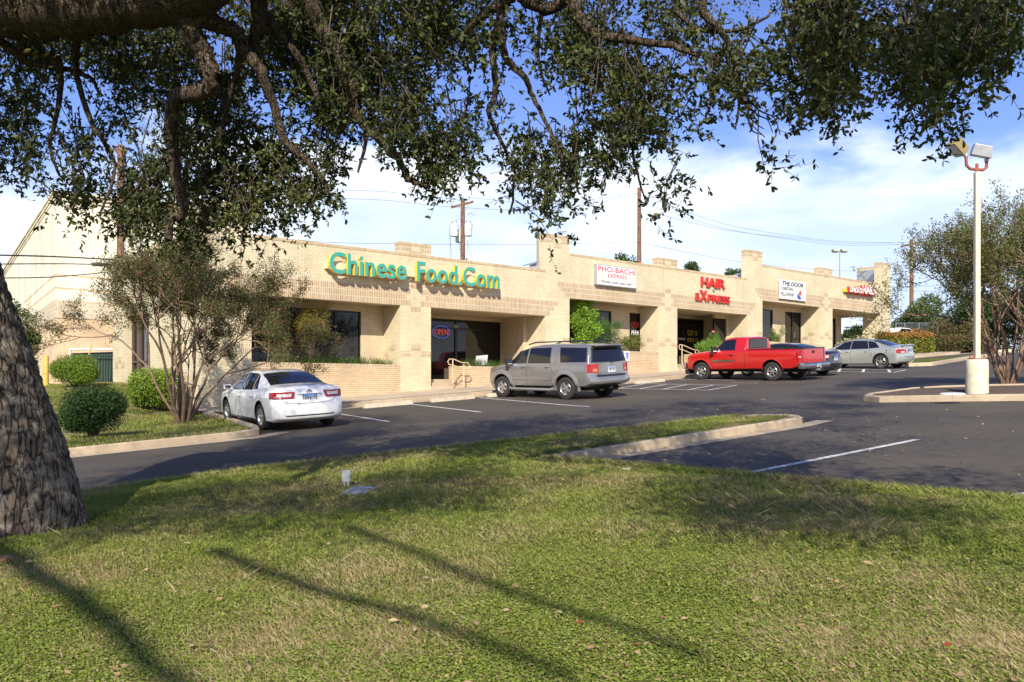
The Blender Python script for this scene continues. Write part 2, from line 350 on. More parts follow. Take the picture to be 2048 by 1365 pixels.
# ================================================================= ground, lot, kerbs
def sheet(name, f, s0, s1, p0, p1, mat, ds=1.5, kind='structure', ss=None, ps=None):
    ss = np.asarray(ss) if ss is not None else np.linspace(s0, s1, max(2, int((s1-s0)/ds)+1))
    ps = np.asarray(ps) if ps is not None else np.linspace(p0, p1, max(2, int((p1-p0)/ds)+1))
    S, P = np.meshgrid(ss, ps, indexing='ij'); Z = f(S, P); V = np.stack([S, P, Z], -1).reshape(-1, 3)
    n, m = len(ss), len(ps); i = np.arange(n-1)[:, None]*m + np.arange(m-1)[None]; i = i.ravel()
    o = np_mesh(name, V, np.stack([i, i+m, i+m+1, i+1], -1), mat, smooth=True)
    if kind: o['kind'] = kind
    return o
def wide(a, b, lo, hi, d):
    return np.unique(np.concatenate([np.linspace(lo, a, 12), np.arange(a, b, d), np.linspace(b, hi, 14)]))
sheet('ground', lambda s, p: base(s) - .10 + 1.1*sst(33, 40, p)*np.where(s < 11.5, 1, 0) - .4*sst(70, 200, np.hypot(s-20, p-20)), 0, 0, 0, 0, M['turf'], ss=wide(-60, 90, -900, 1400, 2.), ps=wide(-40, 70, -900, 1400, 2.))
def asph_s(s, p): return asph(s, p) + .005*np.sin(s*.8)*np.sin(p*.9)*0
sheet('parking_lot', asph, -60, 62, -40, 25, M['asphalt'], 1.0, ps=np.concatenate([np.arange(-40, 18, 2.), np.arange(18, 25.01, 1.)]))
sheet('side_drive', lambda s, p: asph(s, p)-.006, 61.9, 240, -60, 130, M['asphalt'], 4.)
def ribbon(pts, w, name, f=asph, dz=.006, mat=None):
    mb = MB(); pts = [Vector((p[0], p[1])) for p in pts]
    for a, b in zip(pts[:-1], pts[1:]):
        d = b-a; n = max(1, int(d.length/.7)); nn = Vector((-d.y, d.x)).normalized()*w/2
        for k in range(n):
            q = []
            for t in (k/n, (k+1)/n):
                c = a+d*t
                for sg in (-1, 1): e = c+nn*sg; q.append((e.x, e.y, float(f(e.x, e.y))+dz))
            mb.add(q, [(0, 2, 3, 1)])
    return mb
def line_px(pts, w=.10, name='parking_line'):
    P = [gnd(x, y) for x, y in pts]; o = ribbon(P, w, name).build(name, M['line'], fix=False); o['kind'] = 'structure'; return o
for pts, w in ([((660, 825.5), (778, 844)), .10], [((812, 808), (962, 825)), .10], [((959, 796), (1180, 814)), .10],
               [((1480, 950), (1835, 880)), .11], [((1960, 1003), (2090, 982)), .11],
               [((1285, 768), (1474, 771.3)), .09], [((1236, 777.5), (1416, 781)), .09], [((1236, 777.5), (1290, 768.3)), .09],
               [((1278, 778.5), (1333, 769.2)), .09], [((1324, 779.5), (1374, 770)), .09], [((1375, 780.5), (1426, 771)), .09], [((1416, 781), (1474, 771.3)), .09],
               [((1340, 758.5), (1470, 761.2)), .08], [((1463, 766.4), (1517, 766.8)), .08], [((1677, 738.2), (1812, 740.4)), .09], [((1657, 743.3), (1788, 745.4)), .09],
               [((1680, 738.3), (1677, 744.5)), .12], [((1728, 739), (1726, 745)), .12], [((1777, 739.8), (1780, 745.4)), .12], [((1788, 745.4), (1812, 740.4)), .09]):
    line_px(pts, w)
def kerb(pts, name, f, w=.16, h=.15, mat=None, foot=.12, closed=False):
    pts = [Vector((p[0], p[1])) for p in pts]; Q = []
    for a, b in zip(pts[:-1], pts[1:]):
        n = max(1, int((b-a).length/.8))
        for k in range(n): Q.append(a+(b-a)*k/n)
    Q.append(pts[-1]); J = []; acc = 0.
    for i, q in enumerate(Q):
        J.append((q, 0.))
        if i < len(Q)-1:
            acc += (Q[i+1]-q).length
            if acc > 3. and (Q[i+1]-q).length > .3: acc = 0.; m_ = (q+Q[i+1])/2; e_ = (Q[i+1]-q).normalized(); J += [(m_-e_*.012, 0.), (m_-e_*.006, .014), (m_+e_*.006, .014), (m_+e_*.012, 0.)]
    sh = [j[1] for j in J]; Q = [j[0] for j in J]; mb = MB(); prof = [(-w/2-.0, -foot), (-w/2, -.0), (-w/2+.01, h*.8), (-w/2+.045, h), (w/2-.03, h+.004), (w/2, h-.02), (w/2, -foot)]
    o = 0
    for i, q in enumerate(Q):
        a = Q[max(i-1, 0)]; b = Q[min(i+1, len(Q)-1)]; d = (b-a).normalized(); nn = Vector((-d.y, d.x)); z = float(f(q.x, q.y))
        for (u, v) in prof: u2 = u-math.copysign(sh[i], u); mb.v.append((q.x+nn.x*u2, q.y+nn.y*u2, z+v-(sh[i] if v > 0 else 0)))
    k = len(prof)
    for i in range(len(Q)-1):
        for j in range(k-1): a = i*k+j; mb.f.append((a, a+1, a+1+k, a+k))
    mb.f.append(tuple(range(k))); mb.f.append(tuple((len(Q)-1)*k+j for j in range(k))[::-1])
    o = mb.build(name, mat or M['kerb'], smooth=35); o['kind'] = 'structure'; return o
def arc(cx, cy, r, a0, a1, n=7): return [(cx+r*math.cos(math.radians(a0+(a1-a0)*i/n)), cy+r*math.sin(math.radians(a0+(a1-a0)*i/n))) for i in range(n+1)]
# turf of the foreground with its narrow strip
def turf_sheet():
    V = []; Fc = []
    for (s0, s1, lo, n) in ((-40, 8.5, -40, 120), (8.5, 15.35, 9.2, 26)):
        ss = np.linspace(s0, s1, n) if s0 > 0 else np.concatenate([np.linspace(-40, -4, 20), np.linspace(-3.6, 8.5, 60)])
        vv = np.concatenate([np.linspace(0, .6, 12), np.linspace(.62, 1, 50)]) if s0 < 0 else np.linspace(0, 1, 10)
        o = len(V); m = len(vv)
        for s in ss:
            top = float(edge_far(s)); low = lo if s0 < 0 else 9.2
            if s1 > 10 and s > 14.7: k = (s-14.7)/.65; mid = (top+low)/2; hw = (top-low)/2*math.sqrt(max(0, 1-k*k*.85)); top, low = mid+hw, mid-hw
            for v in vv: p = low+(top-low)*v; V.append((s, p, float(turf_h(s, p))))
        for i in range(len(ss)-1):
            for j in range(m-1): a = o+i*m+j; Fc.append((a, a+m, a+m+1, a+1))
    o = np_mesh('lawn', V, Fc, M['turf'], smooth=True); o['kind'] = 'structure'
turf_sheet()
kerb([(-40, 12.3), (6, 12.1), (9, 11.6), (14.8, 10.5)] + arc(14.85, 9.77, .70, 84, -84, 8) + [(14.7, 9.08), (8.5, 9.13)], 'kerb', asph, w=.17, h=.135)
kerb([(8.57, 9.0), (8.57, -40)], 'kerb', asph, w=.12, h=.10)
# left lawn
def left_lawn():
    ps = np.concatenate([np.linspace(18.75, 30, 34), np.linspace(30.5, 75, 30)]); us = np.linspace(0, 1, 46)**.6
    V = []; m = len(ps)
    for u in us:
        for p in ps:
            r = float(np.interp(p, [18.7, 19.4, 25, 26.5, 28, 75], [8.2, 8.8, 9.95, 10.45, 10.98, 10.98])); s = -50+(r+50)*u; V.append((s, p, float(lawn_h(s, p))))
    i = (np.arange(len(us)-1)[:, None]*m+np.arange(m-1)[None]).ravel()
    o = np_mesh('grass_slope', V, np.stack([i, i+m, i+m+1, i+1], -1), M['turf'], smooth=True); o['kind'] = 'structure'
left_lawn()
kerb([(10.55, 26.9), (10.1, 25.2), (8.95, 19.7), (8.65, 18.98), (8.1, 18.66), (-50, 18.6)], 'kerb', asph)
# walk along the shops
def walk_h(s, p): return base(s)+.285+.02*np.clip((p-24.4)/3.6, 0, 1)
def walk():
    ss = np.arange(10.2, 60.1, .8); ps = [24.45, 25.6, 28, 30.9]; mb = MB(); m = len(ps)
    for s in ss:
        for p in ps: mb.v.append((s, p, float(walk_h(s, p))))
    for i in range(len(ss)-1):
        for j in range(m-1): a = i*m+j; mb.f.append((a, a+m, a+m+1, a+1))
    o = mb.build('pavement', M['walk'], smooth=40, fix=False); o['kind'] = 'structure'
walk()
kerb([(60, 24.38), (10.3, 24.38)], 'kerb', asph, w=.16, h=.148)
mb = ribbon([(10.3, 24.05), (62, 24.05)], .42, 'gutter'); o = mb.build('gutter', M['kerb'], fix=False); o['kind'] = 'structure'
mb = ribbon([(-40, 18.34), (8.4, 18.36), (9.3, 18.9)], .36, 'gutter'); o = mb.build('gutter', M['kerb'], fix=False); o['kind'] = 'structure'
mb = ribbon([(9.3, 8.86), (14.8, 8.82), (15.9, 9.0)], .34, 'gutter'); o = mb.build('gutter', M['kerb'], fix=False); o['kind'] = 'structure'
# right island with mulch
isl = [(20.6, 10.2), (21.0, 9.2), (21.9, 6.5), (22.6, 3.0), (23.3, -6)]
isr = [(21.6, 10.9), (24.2, 11.0), (25.3, 9.5), (26.5, 6), (27.5, -6)]
def island():
    mb = MB(); n = 24
    L_ = np.array(isl); R_ = np.array(isr); tt = np.linspace(0, 4, n)
    for t in tt:
        a = np.array([np.interp(t, range(5), L_[:, k]) for k in (0, 1)]); b = np.array([np.interp(t, range(5), R_[:, k]) for k in (0, 1)])
        for q in np.linspace(0, 1, 8): c = a+(b-a)*q; mb.v.append((c[0], c[1], float(base(c[0]))+.11+.06*math.sin(q*math.pi)))
    for i in range(n-1):
        for j in range(7): a = i*8+j; mb.f.append((a, a+8, a+9, a+1))
    o = mb.build('planting_bed', M['mulch'], smooth=60, fix=False); o['kind'] = 'structure'
    kerb([(27.5, -6), (26.5, 6), (25.3, 9.5), (24.7, 10.5), (24.0, 10.95), (21.7, 11.0), (21.0, 10.75), (20.62, 10.2), (21.0, 9.2), (21.9, 6.5), (22.6, 3), (23.3, -6)], 'kerb', asph)
island()
# far lawn, kerb and retaining wall on the right

def far_lawn():
    lo = [gnd(1815, 733.5), gnd(1860, 732), gnd(1900, 725), gnd(1945, 717.5), gnd(2010, 711)]
    hi = [at(1790, 714, 60), at(1836, 712, 60), at(1880, 711.5, 61), at(1930, 711, 62), at(2030, 708, 66)]
    mb = MB()
    for a, b in zip(lo, hi):
        for k in range(6): q = k/5.; c = a+(b-a)*q; mb.v.append((c.x, c.y, float(asph(a.x, a.y))+.15+(b.z-float(asph(a.x, a.y))-.15)*q))
    for i in range(len(lo)-1):
        for j in range(5): a = i*6+j; mb.f.append((a, a+6, a+7, a+1))
    o = mb.build('far_lawn', M['turf'], smooth=60, fix=False); o['kind'] = 'structure'
    kerb([(p.x, p.y) for p in lo][::-1], 'kerb', asph, w=.3, h=.16)
    w = MB(); 
    for x0, x1, y0, y1, t in ((1836, 1935, 706, 701.5, 63), (1935, 2080, 701.5, 698, 66)):
        a = at(x0, y0, t); b = at(x1, y1, t+2); d = (b-a); d.z = 0; d.normalize(); n = Vector((-d.y, d.x, 0)); 
        A = [a-n*.15, b-n*.15, b+n*.15, a+n*.15]
        w.add([(q.x, q.y, q.z-2.2) for q in A]+[(q.x, q.y, q.z) for q in A], [(0,3,2,1),(4,5,6,7),(0,1,5,4),(1,2,6,5),(2,3,7,6),(3,0,4,7)])
    tag(w.build('retaining_wall', M['paleconc']), 'low pale concrete retaining wall under the long hedge', 'wall')
far_lawn()
# ================================================================= the row of shops
def sx(x, p): return on_p(x, 775, p).x
DZ = (0., .87, 1.74); BZ = 3.13; PZ = 5.14; Y0 = 28.0; YB = 29.2; YD = 30.75
T = [(10.99, 12.61), (26.12, 27.59), (41.33, 42.78), (56.48, 57.95)]; TT = [6.0, 6.64, 7.50, 8.22]
SP = [(18.57, 19.99), (33.76, 35.22), (48.89, 50.38)]
shop = thing('shop_row', 'long cream brick strip of shops stepping up the slope with towers and deep porches', 'shops', (11, 28, 0))
shop.location = (0, 0, 0)
wall = MB(); sol = MB(); cop = MB(); planter = []; back = MB()
def gz(s): return float(base(s))-.3
def sq(s0, s1, z0, mb=sol, y=Y0): mb.box(s0, s1, y-.004, y+.05, z0, z0+SH)
for i, (a, b) in enumerate(T):                                   # towers
    top = TT[i]; wall.box(a, b, Y0, Y0+.40, gz(a), top); bz = BZ+DZ[min(i, 2)] if i == 0 else BZ+DZ[i-1]
    wall.box(a, b, Y0+.40, YB, gz(a), bz+.04)
    cop.box(a-.012, b+.012, Y0-.012, Y0+.412, top, top+.10); c = (a+b)/2
    zz = top-.03-SH; sq(a+.004, c-.23, zz); sq(c+.23, b-.004, zz); sq(c-.23, c+.23, zz-SH)
    sol.box(a-.004, a+.05, Y0+.02, Y0+.36, zz, zz+SH)
    k = min(i, 2); z = 1.17+DZ[k]-.03
    if i < 3: sq(b-.45, b-.004, z); 
    else: sq(b-.45, b-.004, z+.87); sq(b-.9, b-.45, z+.87-SH)
wall.box(T[0][0], T[0][0]+.4, Y0+.4, 30.2, BZ+DZ[0]+.04, TT[0]); cop.box(T[0][0]-.012, T[0][0]+.412, Y0+.412, 30.21, TT[0], TT[0]+.1)
wall.box(T[3][1]-.4, T[3][1], Y0+.4, 30.2, BZ+DZ[2]+.04, TT[3]-.1); cop.box(T[3][1]-.412, T[3][1]+.012, Y0+.412, 30.21, TT[3]-.1, TT[3])
for u in range(3):
    d = DZ[u]; s0 = T[u][1]; s1 = T[u+1][0]; B = BZ+d; P = PZ+d
    wall.box(s0, s1, Y0, Y0+.40, B, P-.10); cop.box(s0, s1, Y0-.012, Y0+.412, P-.10, P)
    a, b = SP[u]; c = (a+b)/2
    wall.box(a, b, Y0, YB, gz(a), B)                              # small pier
    wall.box(a, b, Y0, Y0+.40, P, P+.32); cop.box(a-.012, b+.012, Y0-.012, Y0+.412, P+.32, P+.42)
    zz = P+.32-SH; sq(a+.004, c-.23, zz); sq(c+.23, b-.004, zz); sq(c-.23, c+.23, zz-SH)
    sol.box(a-.004, a+.05, Y0+.02, Y0+.36, zz, zz+SH)
    for r, off in enumerate((.23, .45, .23)):                     # soldier courses over the openings
        z = B+r*SH+.0015; e0 = (T[u][0]+T[u][1])/2+(.45, .22, 0)[r]; e1 = (T[u+1][0]+T[u+1][1])/2-(.45, .22, 0)[r]
        if u == 0: e0 = 11.05 if r else 11.3
        if u == 2: e1 = T[3][1]-(.75, .5, .35)[r]
        for q0, q1 in ((e0, c-off), (c+off, e1)): sol.box(q0, q1, Y0-.004, Y0+.05, z, z+SH-.003)
    sq(c-.23, c+.23, B+3*SH); sq(c-.23, c+.23, B-SH-.002)
    z = 1.395+d; sq(c-.23, c+.23, z); sq(a+.004, c-.23, z-SH); sq(c+.23, b-.004, z-SH)
    sol.box(a-.004, a+.05, Y0+.35, Y0+.75, z, z+SH); sol.box(a-.004, a+.05, Y0+.8, Y0+1.18, z-SH, z)
# side wall towards the lawn, with its doorway
wall.box(11.0, 11.4, YB, 33.3, -1.6, PZ-.1); wall.box(11.0, 11.4, 33.3, 35.9, 2.75, PZ-.1); wall.box(11.0, 11.4, 35.9, 37.5, -1.3, PZ-.1)
cop.box(10.988, 11.412, 30.21, 37.51, PZ-.1, PZ)
for k, (y, z) in enumerate(((36.1, .75), (36.9, .75), (36.5, .97), (29.5, .30), (30.3, .30), (29.9, .52))): sol.box(10.996, 11.05, y, y+.42, z, z+SH)
for k in range(7): sol.box(10.996, 11.05, 29.3+k*1.17, 29.3+k*1.17+1.16, BZ+SH, BZ+2*SH)
# back walls round the glass
def wall_gap(y, s0, s1, holes, z0, z1, th=.2):                    # wall with openings [(a,b,zlo,zhi)]
    cur = s0
    for a, b, lo, hi in holes:
        if a > cur+.01: back.box(cur, a, y, y+th, z0, z1)
        if lo > z0+.01: back.box(a, b, y, y+th, z0, lo)
        if hi < z1-.01: back.box(a, b, y, y+th, hi, z1)
        cur = b
    if cur < s1-.01: back.box(cur, s1, y, y+th, z0, z1)
glazing = []
w1 = sx(722, YB); wall_gap(YB, T[0][1], SP[0][0]+.3, [(T[0][1]+.1, w1, .55, 2.9)], -.9, BZ+.02)
glazing.append(('window', T[0][1]+.1, w1, YB, .55, 2.9, [.28, .52, .78], 'black framed window'))
for u in range(3):
    d = DZ[u]; s0 = SP[u][1]; s1 = T[u+1][0]; e = s0+(sx(1002, YD)-SP[0][1])
    if u < 2:
        wall_gap(YD, s0-.2, e+.2, [(s0+.02, e, .33+d, 2.98+d)], -.9+d, BZ+d+.02)
        back.box(e, e+.2, YB, YD, -.9+d, BZ+d+.02)
        g0 = sx(1047, YB)-SP[0][1]+s0 if u == 0 else sx(1430, YB)
        wall_gap(YB+.001, e+.2, s1+.1, [(g0, s1-.03, .6+d, 2.95+d)], -.9+d, BZ+d+.02)
        back.box(e+.2, s1+.1, YB+.3, YB+.4, -.9+d, BZ+d)
        glazing.append(('window', g0, s1-.03, YB, .6+d, 2.95+d, [], None))
        if u == 0: glazing += [('window', s0+.02, s0+.02+(e-s0)*.31, YD, .33, 2.98, [], None), ('door', s0+.02+(e-s0)*.31, s0+(e-s0)*.57, YD, .33, 2.98, [], None), ('window', s0+(e-s0)*.57, e, YD, .33, 2.98, [], None)]
        else: glazing += [('window', s0+.02, s0+(e-s0)*.45, YD, .33+d, 2.98+d, [], None), ('door', s0+(e-s0)*.45, e, YD, .33+d, 2.98+d, [], None)]
    else:
        wall_gap(YD, s0-.2, 56.5, [(s0+.02, sx(1669, YD)+.2, .5+d, 2.95+d)], -.9+d, BZ+d+.02)
        glazing.append(('window', s0+.02, sx(1669, YD)+.2, YD, .5+d, 2.95+d, [], None))
d = DZ[1]; a = sx(1223, YB); b = sx(1259, YB)
wall_gap(YB, T[1][1]-.1, SP[1][0]+.3, [(T[1][1]+.05, a, .7+d, 2.85+d), (b, SP[1][0]+.1, .7+d, 2.85+d)], -.9+d, BZ+d+.02)
glazing += [('window', T[1][1]+.05, a, YB, .7+d, 2.85+d, [.5], None), ('window', b, SP[1][0]+.1, YB, .7+d, 2.85+d, [], None)]
d = DZ[2]; a = sx(1546, YB); b = sx(1570, YB); c = sx(1603, YB)
wall_gap(YB, T[2][1]-.1, SP[2][0]+.3, [(T[2][1]+.05, a, .5+d, 2.85+d), (b, c, .33+d, 2.85+d)], -.9+d, BZ+d+.02)
glazing += [('window', T[2][1]+.05, a, YB, .5+d, 2.85+d, [], None), ('window', b, b+(c-b)*.5, YB, .33+d, 2.85+d, [], None), ('door', b+(c-b)*.5, c, YB, .33+d, 2.85+d, [], None)]
# body behind, roof, soffits
back.box(11.4, 56.5, 37.31, 37.49, -1, 4.4)
back.box(56.3, 56.5, YD+.2, 37.3, .5, BZ+DZ[2]+.02)
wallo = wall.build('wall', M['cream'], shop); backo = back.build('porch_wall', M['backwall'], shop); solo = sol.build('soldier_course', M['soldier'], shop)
copo = cop.build('coping', M['coping'], shop)
rf = MB()
for u in range(3):
    d = DZ[u]; s0 = T[u][0]+.41 if u == 0 else T[u][0]+.7; s1 = T[u+1][0]+.69 if u < 2 else 57.5
    rf.box(s0, s1, 28.41, 37.3, PZ+d-.62-.004*u, PZ+d-.5)
rf.build('roof', M['roofing'], shop)
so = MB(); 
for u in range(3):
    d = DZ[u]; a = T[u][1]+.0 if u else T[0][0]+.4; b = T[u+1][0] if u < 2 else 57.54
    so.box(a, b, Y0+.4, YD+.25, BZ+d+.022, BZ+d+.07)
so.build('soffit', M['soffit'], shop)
sb = MB(); sb.box(57.55, 57.95, YB, 37.4, BZ+DZ[2]+.01, PZ+DZ[2]-.1); sb.box(57.5, 57.95, 36.4, 37.4, .5, BZ+DZ[2]+.01); sb.build('side_beam', M['cream'], shop)
mp = MB(); mp.box(T[3][1]-.43, T[3][1]-.41, Y0+.42, 30.15, PZ+DZ[2], TT[3]-.2); mp.build('metal_flashing', M['galv'], shop)
# porch floors and steps
fl = MB()
for u, (a, b) in enumerate(((SP[0][1], 26.12), (SP[1][1], 41.33), (SP[2][1], 56.48))):
    fl = MB(); fz = .325+DZ[u]; fl.box(a, b if u < 2 else 57.9, YB-.35 if u < 2 else YB-.6, YD-.001 if u < 2 else YD, fz-.8, fz); fl.build('porch_floor', M['walk'], shop)
for u, (a, w) in enumerate(((SP[0][1], 1.5), (SP[1][1], 1.6))):
    st = MB(); fz = .325+DZ[u]; n = 3; g = float(base(a))+.30
    for k in range(n): z1 = fz-.002-(k)*(fz-g)/n; st.box(a+.003, a+w, YB-.65-.32*k, YB-.33-.32*k, g-.4, z1-.001)
    so_ = st.build('steps', M['walk'], shop)
# planters
def planter_wall(a, b, d, side=False):
    m = MB(); m.box(a, b, Y0+.002, Y0+.24, gz(a), .86+d-.10)
    if side: m.box(a, a+.24, Y0+.24, YB-.36, gz(a), .86+d-.10)
    o = m.build('planter_wall', M['tan'], shop)
    m = MB(); m.box(a-.004, b, Y0-.006, Y0+.245, .86+d-.10, .86+d)
    if side: m.box(a-.004, a+.245, Y0+.245, YB-.36, .86+d-.10, .86+d)
    q = m.build('planter_cap', M['soldier'], o)
    m = MB(); m.box(a+.02, b-.02, Y0+.25, YB-.01, gz(a), .86+d-.08); m.build('soil', M['mulch'], o)
PL = [(T[0][1], SP[0][0], 0, False), (SP[0][1]+1.5, T[1][0], 0, True), (T[1][1], SP[1][0], .87, False), (SP[1][1]+1.6, T[2][0], .87, True), (T[2][1], SP[2][0], 1.74, False), (SP[2][1]+1.5, T[3][0], 1.60, True)]
for q in PL: planter_wall(*q)
# glazing
for k, (kind, a, b, y, z0, z1, mull, lab) in enumerate(glazing):
    fr = MB(); t = .055; yy = y+.05; dp = .09
    fr.box(a, a+t, yy, yy+dp, z0, z1); fr.box(b-t, b, yy, yy+dp, z0, z1); fr.box(a+t, b-t, yy, yy+dp, z1-t, z1); fr.box(a+t, b-t, yy, yy+dp, z0, z0+(.09 if kind == 'window' else .2))
    for q in mull: c = a+(b-a)*q; fr.box(c-.03, c+.03, yy+.002, yy+dp, z0+.09, z1-t)
    if kind == 'door' or b-a > 1.0 and y > 30: fr.box(a+t, b-t, yy+.002, yy+dp, z1-.42, z1-.36)
    o = fr.build(kind, M['black'], shop)
    g = MB(); g.box(a+t, b-t, yy+.045, yy+.055, z0+.09, z1-t); g.build('pane', M['shopglass'], o)
    if kind == 'door':
        h = MB(); h.tube([(a+.13, yy-.01, z0+.95), (a+.13, yy-.06, z0+.98), (a+.13, yy-.06, z0+1.25), (a+.13, yy-.01, z0+1.28)], .012, 6); h.build('handle', M['galv'], o)
# no room behind the panes: interior darkness is put into the glass colour
# doorway on the lawn side
dw = MB(); dw.box(11.28, 11.33, 33.32, 35.88, .0, 2.74); q = dw.build('side_door', M['shopglass'], shop)
fr = MB()
for y in (33.32, 34.1, 34.9, 35.8): fr.box(11.2, 11.279, y, y+.08, 0, 2.74)
fr.box(11.2, 11.279, 33.4, 35.8, .95, 1.02); fr.build('door_frame', plain('brown_frame', (.09, .06, .05), .5), q)
# roof edge clutter
m = MB(); q = at(1071, 531, 46); m.obox(q, (1, 0, 0), (0, 1, 0), (0, 0, 1), .16, .3, .12); m.obox(q+Vector((-.15, 0, .1)), (1, 0, .3), (0, 1, 0), (-.3, 0, 1), .5, .3, .02)
tag(bevel(m.build('roof_duct', M['galv']), .02), 'grey metal duct poking over the roof edge beside the second tower', 'duct')
m = MB(); q = at(1474, 551, 58); m.obox(q, (1, 0, .3), (0, 1, 0), (-.3, 0, 1), .6, .4, .03); m.obox(q-Vector((0, 0, .25)), (1, 0, 0), (0, 1, 0), (0, 0, 1), .4, .3, .2)
tag(m.build('roof_duct', M['galv']), 'flat grey metal roof hood just left of the third tower', 'duct')
m = MB(); m.lathe([(.0, 0), (.06, 0), (.06, .55), (.1, .55), (.1, .62), (0, .62)], 10, Matrix.Translation((43.3, 36, 6.3))); tag(m.build('roof_vent', M['galv']), 'slim metal vent pipe on the roof behind the third sign', 'vent')
# ---------------------------------------------------------------- lettering
def split_letters(o, name, mat, parent, face=None, fdepth=.012):
    bm = bmesh.new(); bm.from_mesh(o.data); bm.verts.ensure_lookup_table(); seen = set(); isl = []
    for v in bm.verts:
        if v.index in seen: continue
        st = [v]; comp = []; seen.add(v.index)
        while st:
            w = st.pop(); comp.append(w)
            for e in w.link_edges:
                x = e.other_vert(w)
                if x.index not in seen: seen.add(x.index); st.append(x)
        xs = [w.co.x for w in comp]; isl.append([min(xs), max(xs), comp])
    isl.sort(key=lambda q: q[0]); gr = []
    for q in isl:
        if gr and min(gr[-1][1], q[1])-max(gr[-1][0], q[0]) > .5*min(gr[-1][1]-gr[-1][0], q[1]-q[0]): gr[-1][0] = min(gr[-1][0], q[0]); gr[-1][1] = max(gr[-1][1], q[1]); gr[-1][2] += q[2]
        else: gr.append(q)
    res = []
    for q in gr:
        idx = {v.index: i for i, v in enumerate(q[2])}; fs = []
        for f in bm.faces:
            if f.verts[0].index in idx: fs.append(tuple(idx[v.index] for v in f.verts))
        me = bpy.data.meshes.new(name); me.from_pydata([tuple(v.co) for v in q[2]], [], fs); me.materials.append(mat)
        l = bpy.data.objects.new(name, me); C.objects.link(l); l.parent = parent; l.location = o.location; l.rotation_euler = o.rotation_euler; res.append(l)
    bm.free(); bpy.data.objects.remove(o); return res
def sign_text(parent, body, x0, y0, x1, y1, p, mat, depth=.05, bold=.02, split=True, name='letter', h=None, face=None, shear=0.):
    """letters whose lower left and upper right stand at two picture points on the plane p"""
    A = on_p(x0, y0, p); B = on_p(x1, y1, p); hh = h or (B.z-A.z)
    o = text_obj(name, body, mat, w=B.x-A.x, h=hh, depth=depth, bold=bold, loc=(A.x, p, A.z), shear=shear)
    ls = split_letters(o, name, mat, None) if split else [o]
    for l in ls: l.parent = parent
    if face:
        f = text_obj('letter_face', body, face, w=B.x-A.x, h=hh, depth=.012, bold=bold, loc=(A.x, p-depth/2-.006, A.z), shear=shear)
        fs = split_letters(f, 'letter_face', face, None)
        for f, l in zip(fs, ls): f.parent = l; f.matrix_parent_inverse = l.matrix_basis.inverted()
    return ls
# green sign
s1 = thing('shop_sign', 'long sign of green letters with yellow sides reading Chinese Food.Com', 'sign')
def grp(u0, u1, body):
    ls = sign_text(s1, body, u0[0], u0[1], u1[0], u1[1], 27.66, M['yellow'], depth=.16, bold=.035, face=M['teal'])
za = on_p(657, 546.5, 27.66).z; hh = on_p(668, 503, 27.66).z-on_p(668, 546.5, 27.66).z
for body, xa, xb in (('Chinese', 657, 811), ('Food.Com', 832, 997)):
    A = on_p(xa, 775, 27.66).x; B = on_p(xb, 775, 27.66).x
    o = text_obj('letter', body, M['yellow'], w=B-A, h=hh, depth=.15, bold=.024, loc=(A, 27.66, za)); ls = split_letters(o, 'letter', M['yellow'], s1)
    f = text_obj('letter_face', body, M['teal'], w=B-A, h=hh, depth=.014, bold=.018, loc=(A, 27.66-.075-.007, za)); fs = split_letters(f, 'letter_face', M['teal'], None)
    for f, l in zip(fs, ls): f.parent = l; f.matrix_parent_inverse = (Matrix.Translation(l.location) @ l.rotation_euler.to_matrix().to_4x4()).inverted()
m = MB(); x0 = sx(652, 27.85); x1 = sx(990, 27.85); m.box(x0, x1, 27.78, 27.997, za+.18, za+.46); bevel(m.build('raceway', M['raceway'], s1), .01)
for k in range(10): q = x0+.6+k*(x1-x0-1.2)/9; m = MB(); m.tube([(q, 27.70, za+.1), (q, 27.9, za-.02)], .012, 5); m.build('bracket', M['raceway'], s1)
# white panel sign
def panel(px0, px1, top0, bot0, p, name, label, cat='sign', mat=None, th=.10, parent=None):
    A = on_p(px0, bot0, p); B = on_p(px1, 775, p); zt = on_p(px0, top0, p).z
    return A.x, B.x, A.z, zt
s2 = thing('shop_sign', 'white panel sign with red words and orange bowls above the bright green shrub', 'sign')
a, b, z0, z1 = panel(1193.5, 1274, 527.5, 569.5, 27.8, '', '')
m = MB(); m.box(a, b, 27.82, 27.99, z0, z1); bevel(m.build('cabinet', M['galv'], s2), .01)
m = MB(); m.box(a+.04, b-.04, 27.812, 27.83, z0+.04, z1-.04); m.build('panel', M['white'], s2)
W2 = b-a; H2 = z1-z0
pink = plain('faded_red_print', (.62, .10, .12), .5)
def lay(par, body, fx0, fx1, fz0, fz1, mat, bold=.01, p=27.806, shear=0., A=None, name='lettering'):
    a_, w_, z_, h_ = A; o = text_obj(name, body, mat, w=w_*(fx1-fx0), h=h_*(fz1-fz0), depth=.006, bold=bold, loc=(a_+w_*fx0, p, z_+h_*fz0), shear=shear); o.parent = par; return o
A2 = (a, W2, z0, H2)
lay(s2, 'PHO-BACHI', .03, .96, .66, .92, pink, .015, A=A2)
lay(s2, 'EXPRESS', .27, .74, .40, .60, pink, .01, A=A2)
lay(s2, '• VIETNAMESE • JAPANESE • KOREAN CUISINE •', .12, .86, .10, .22, M['navy'], .0, A=A2)
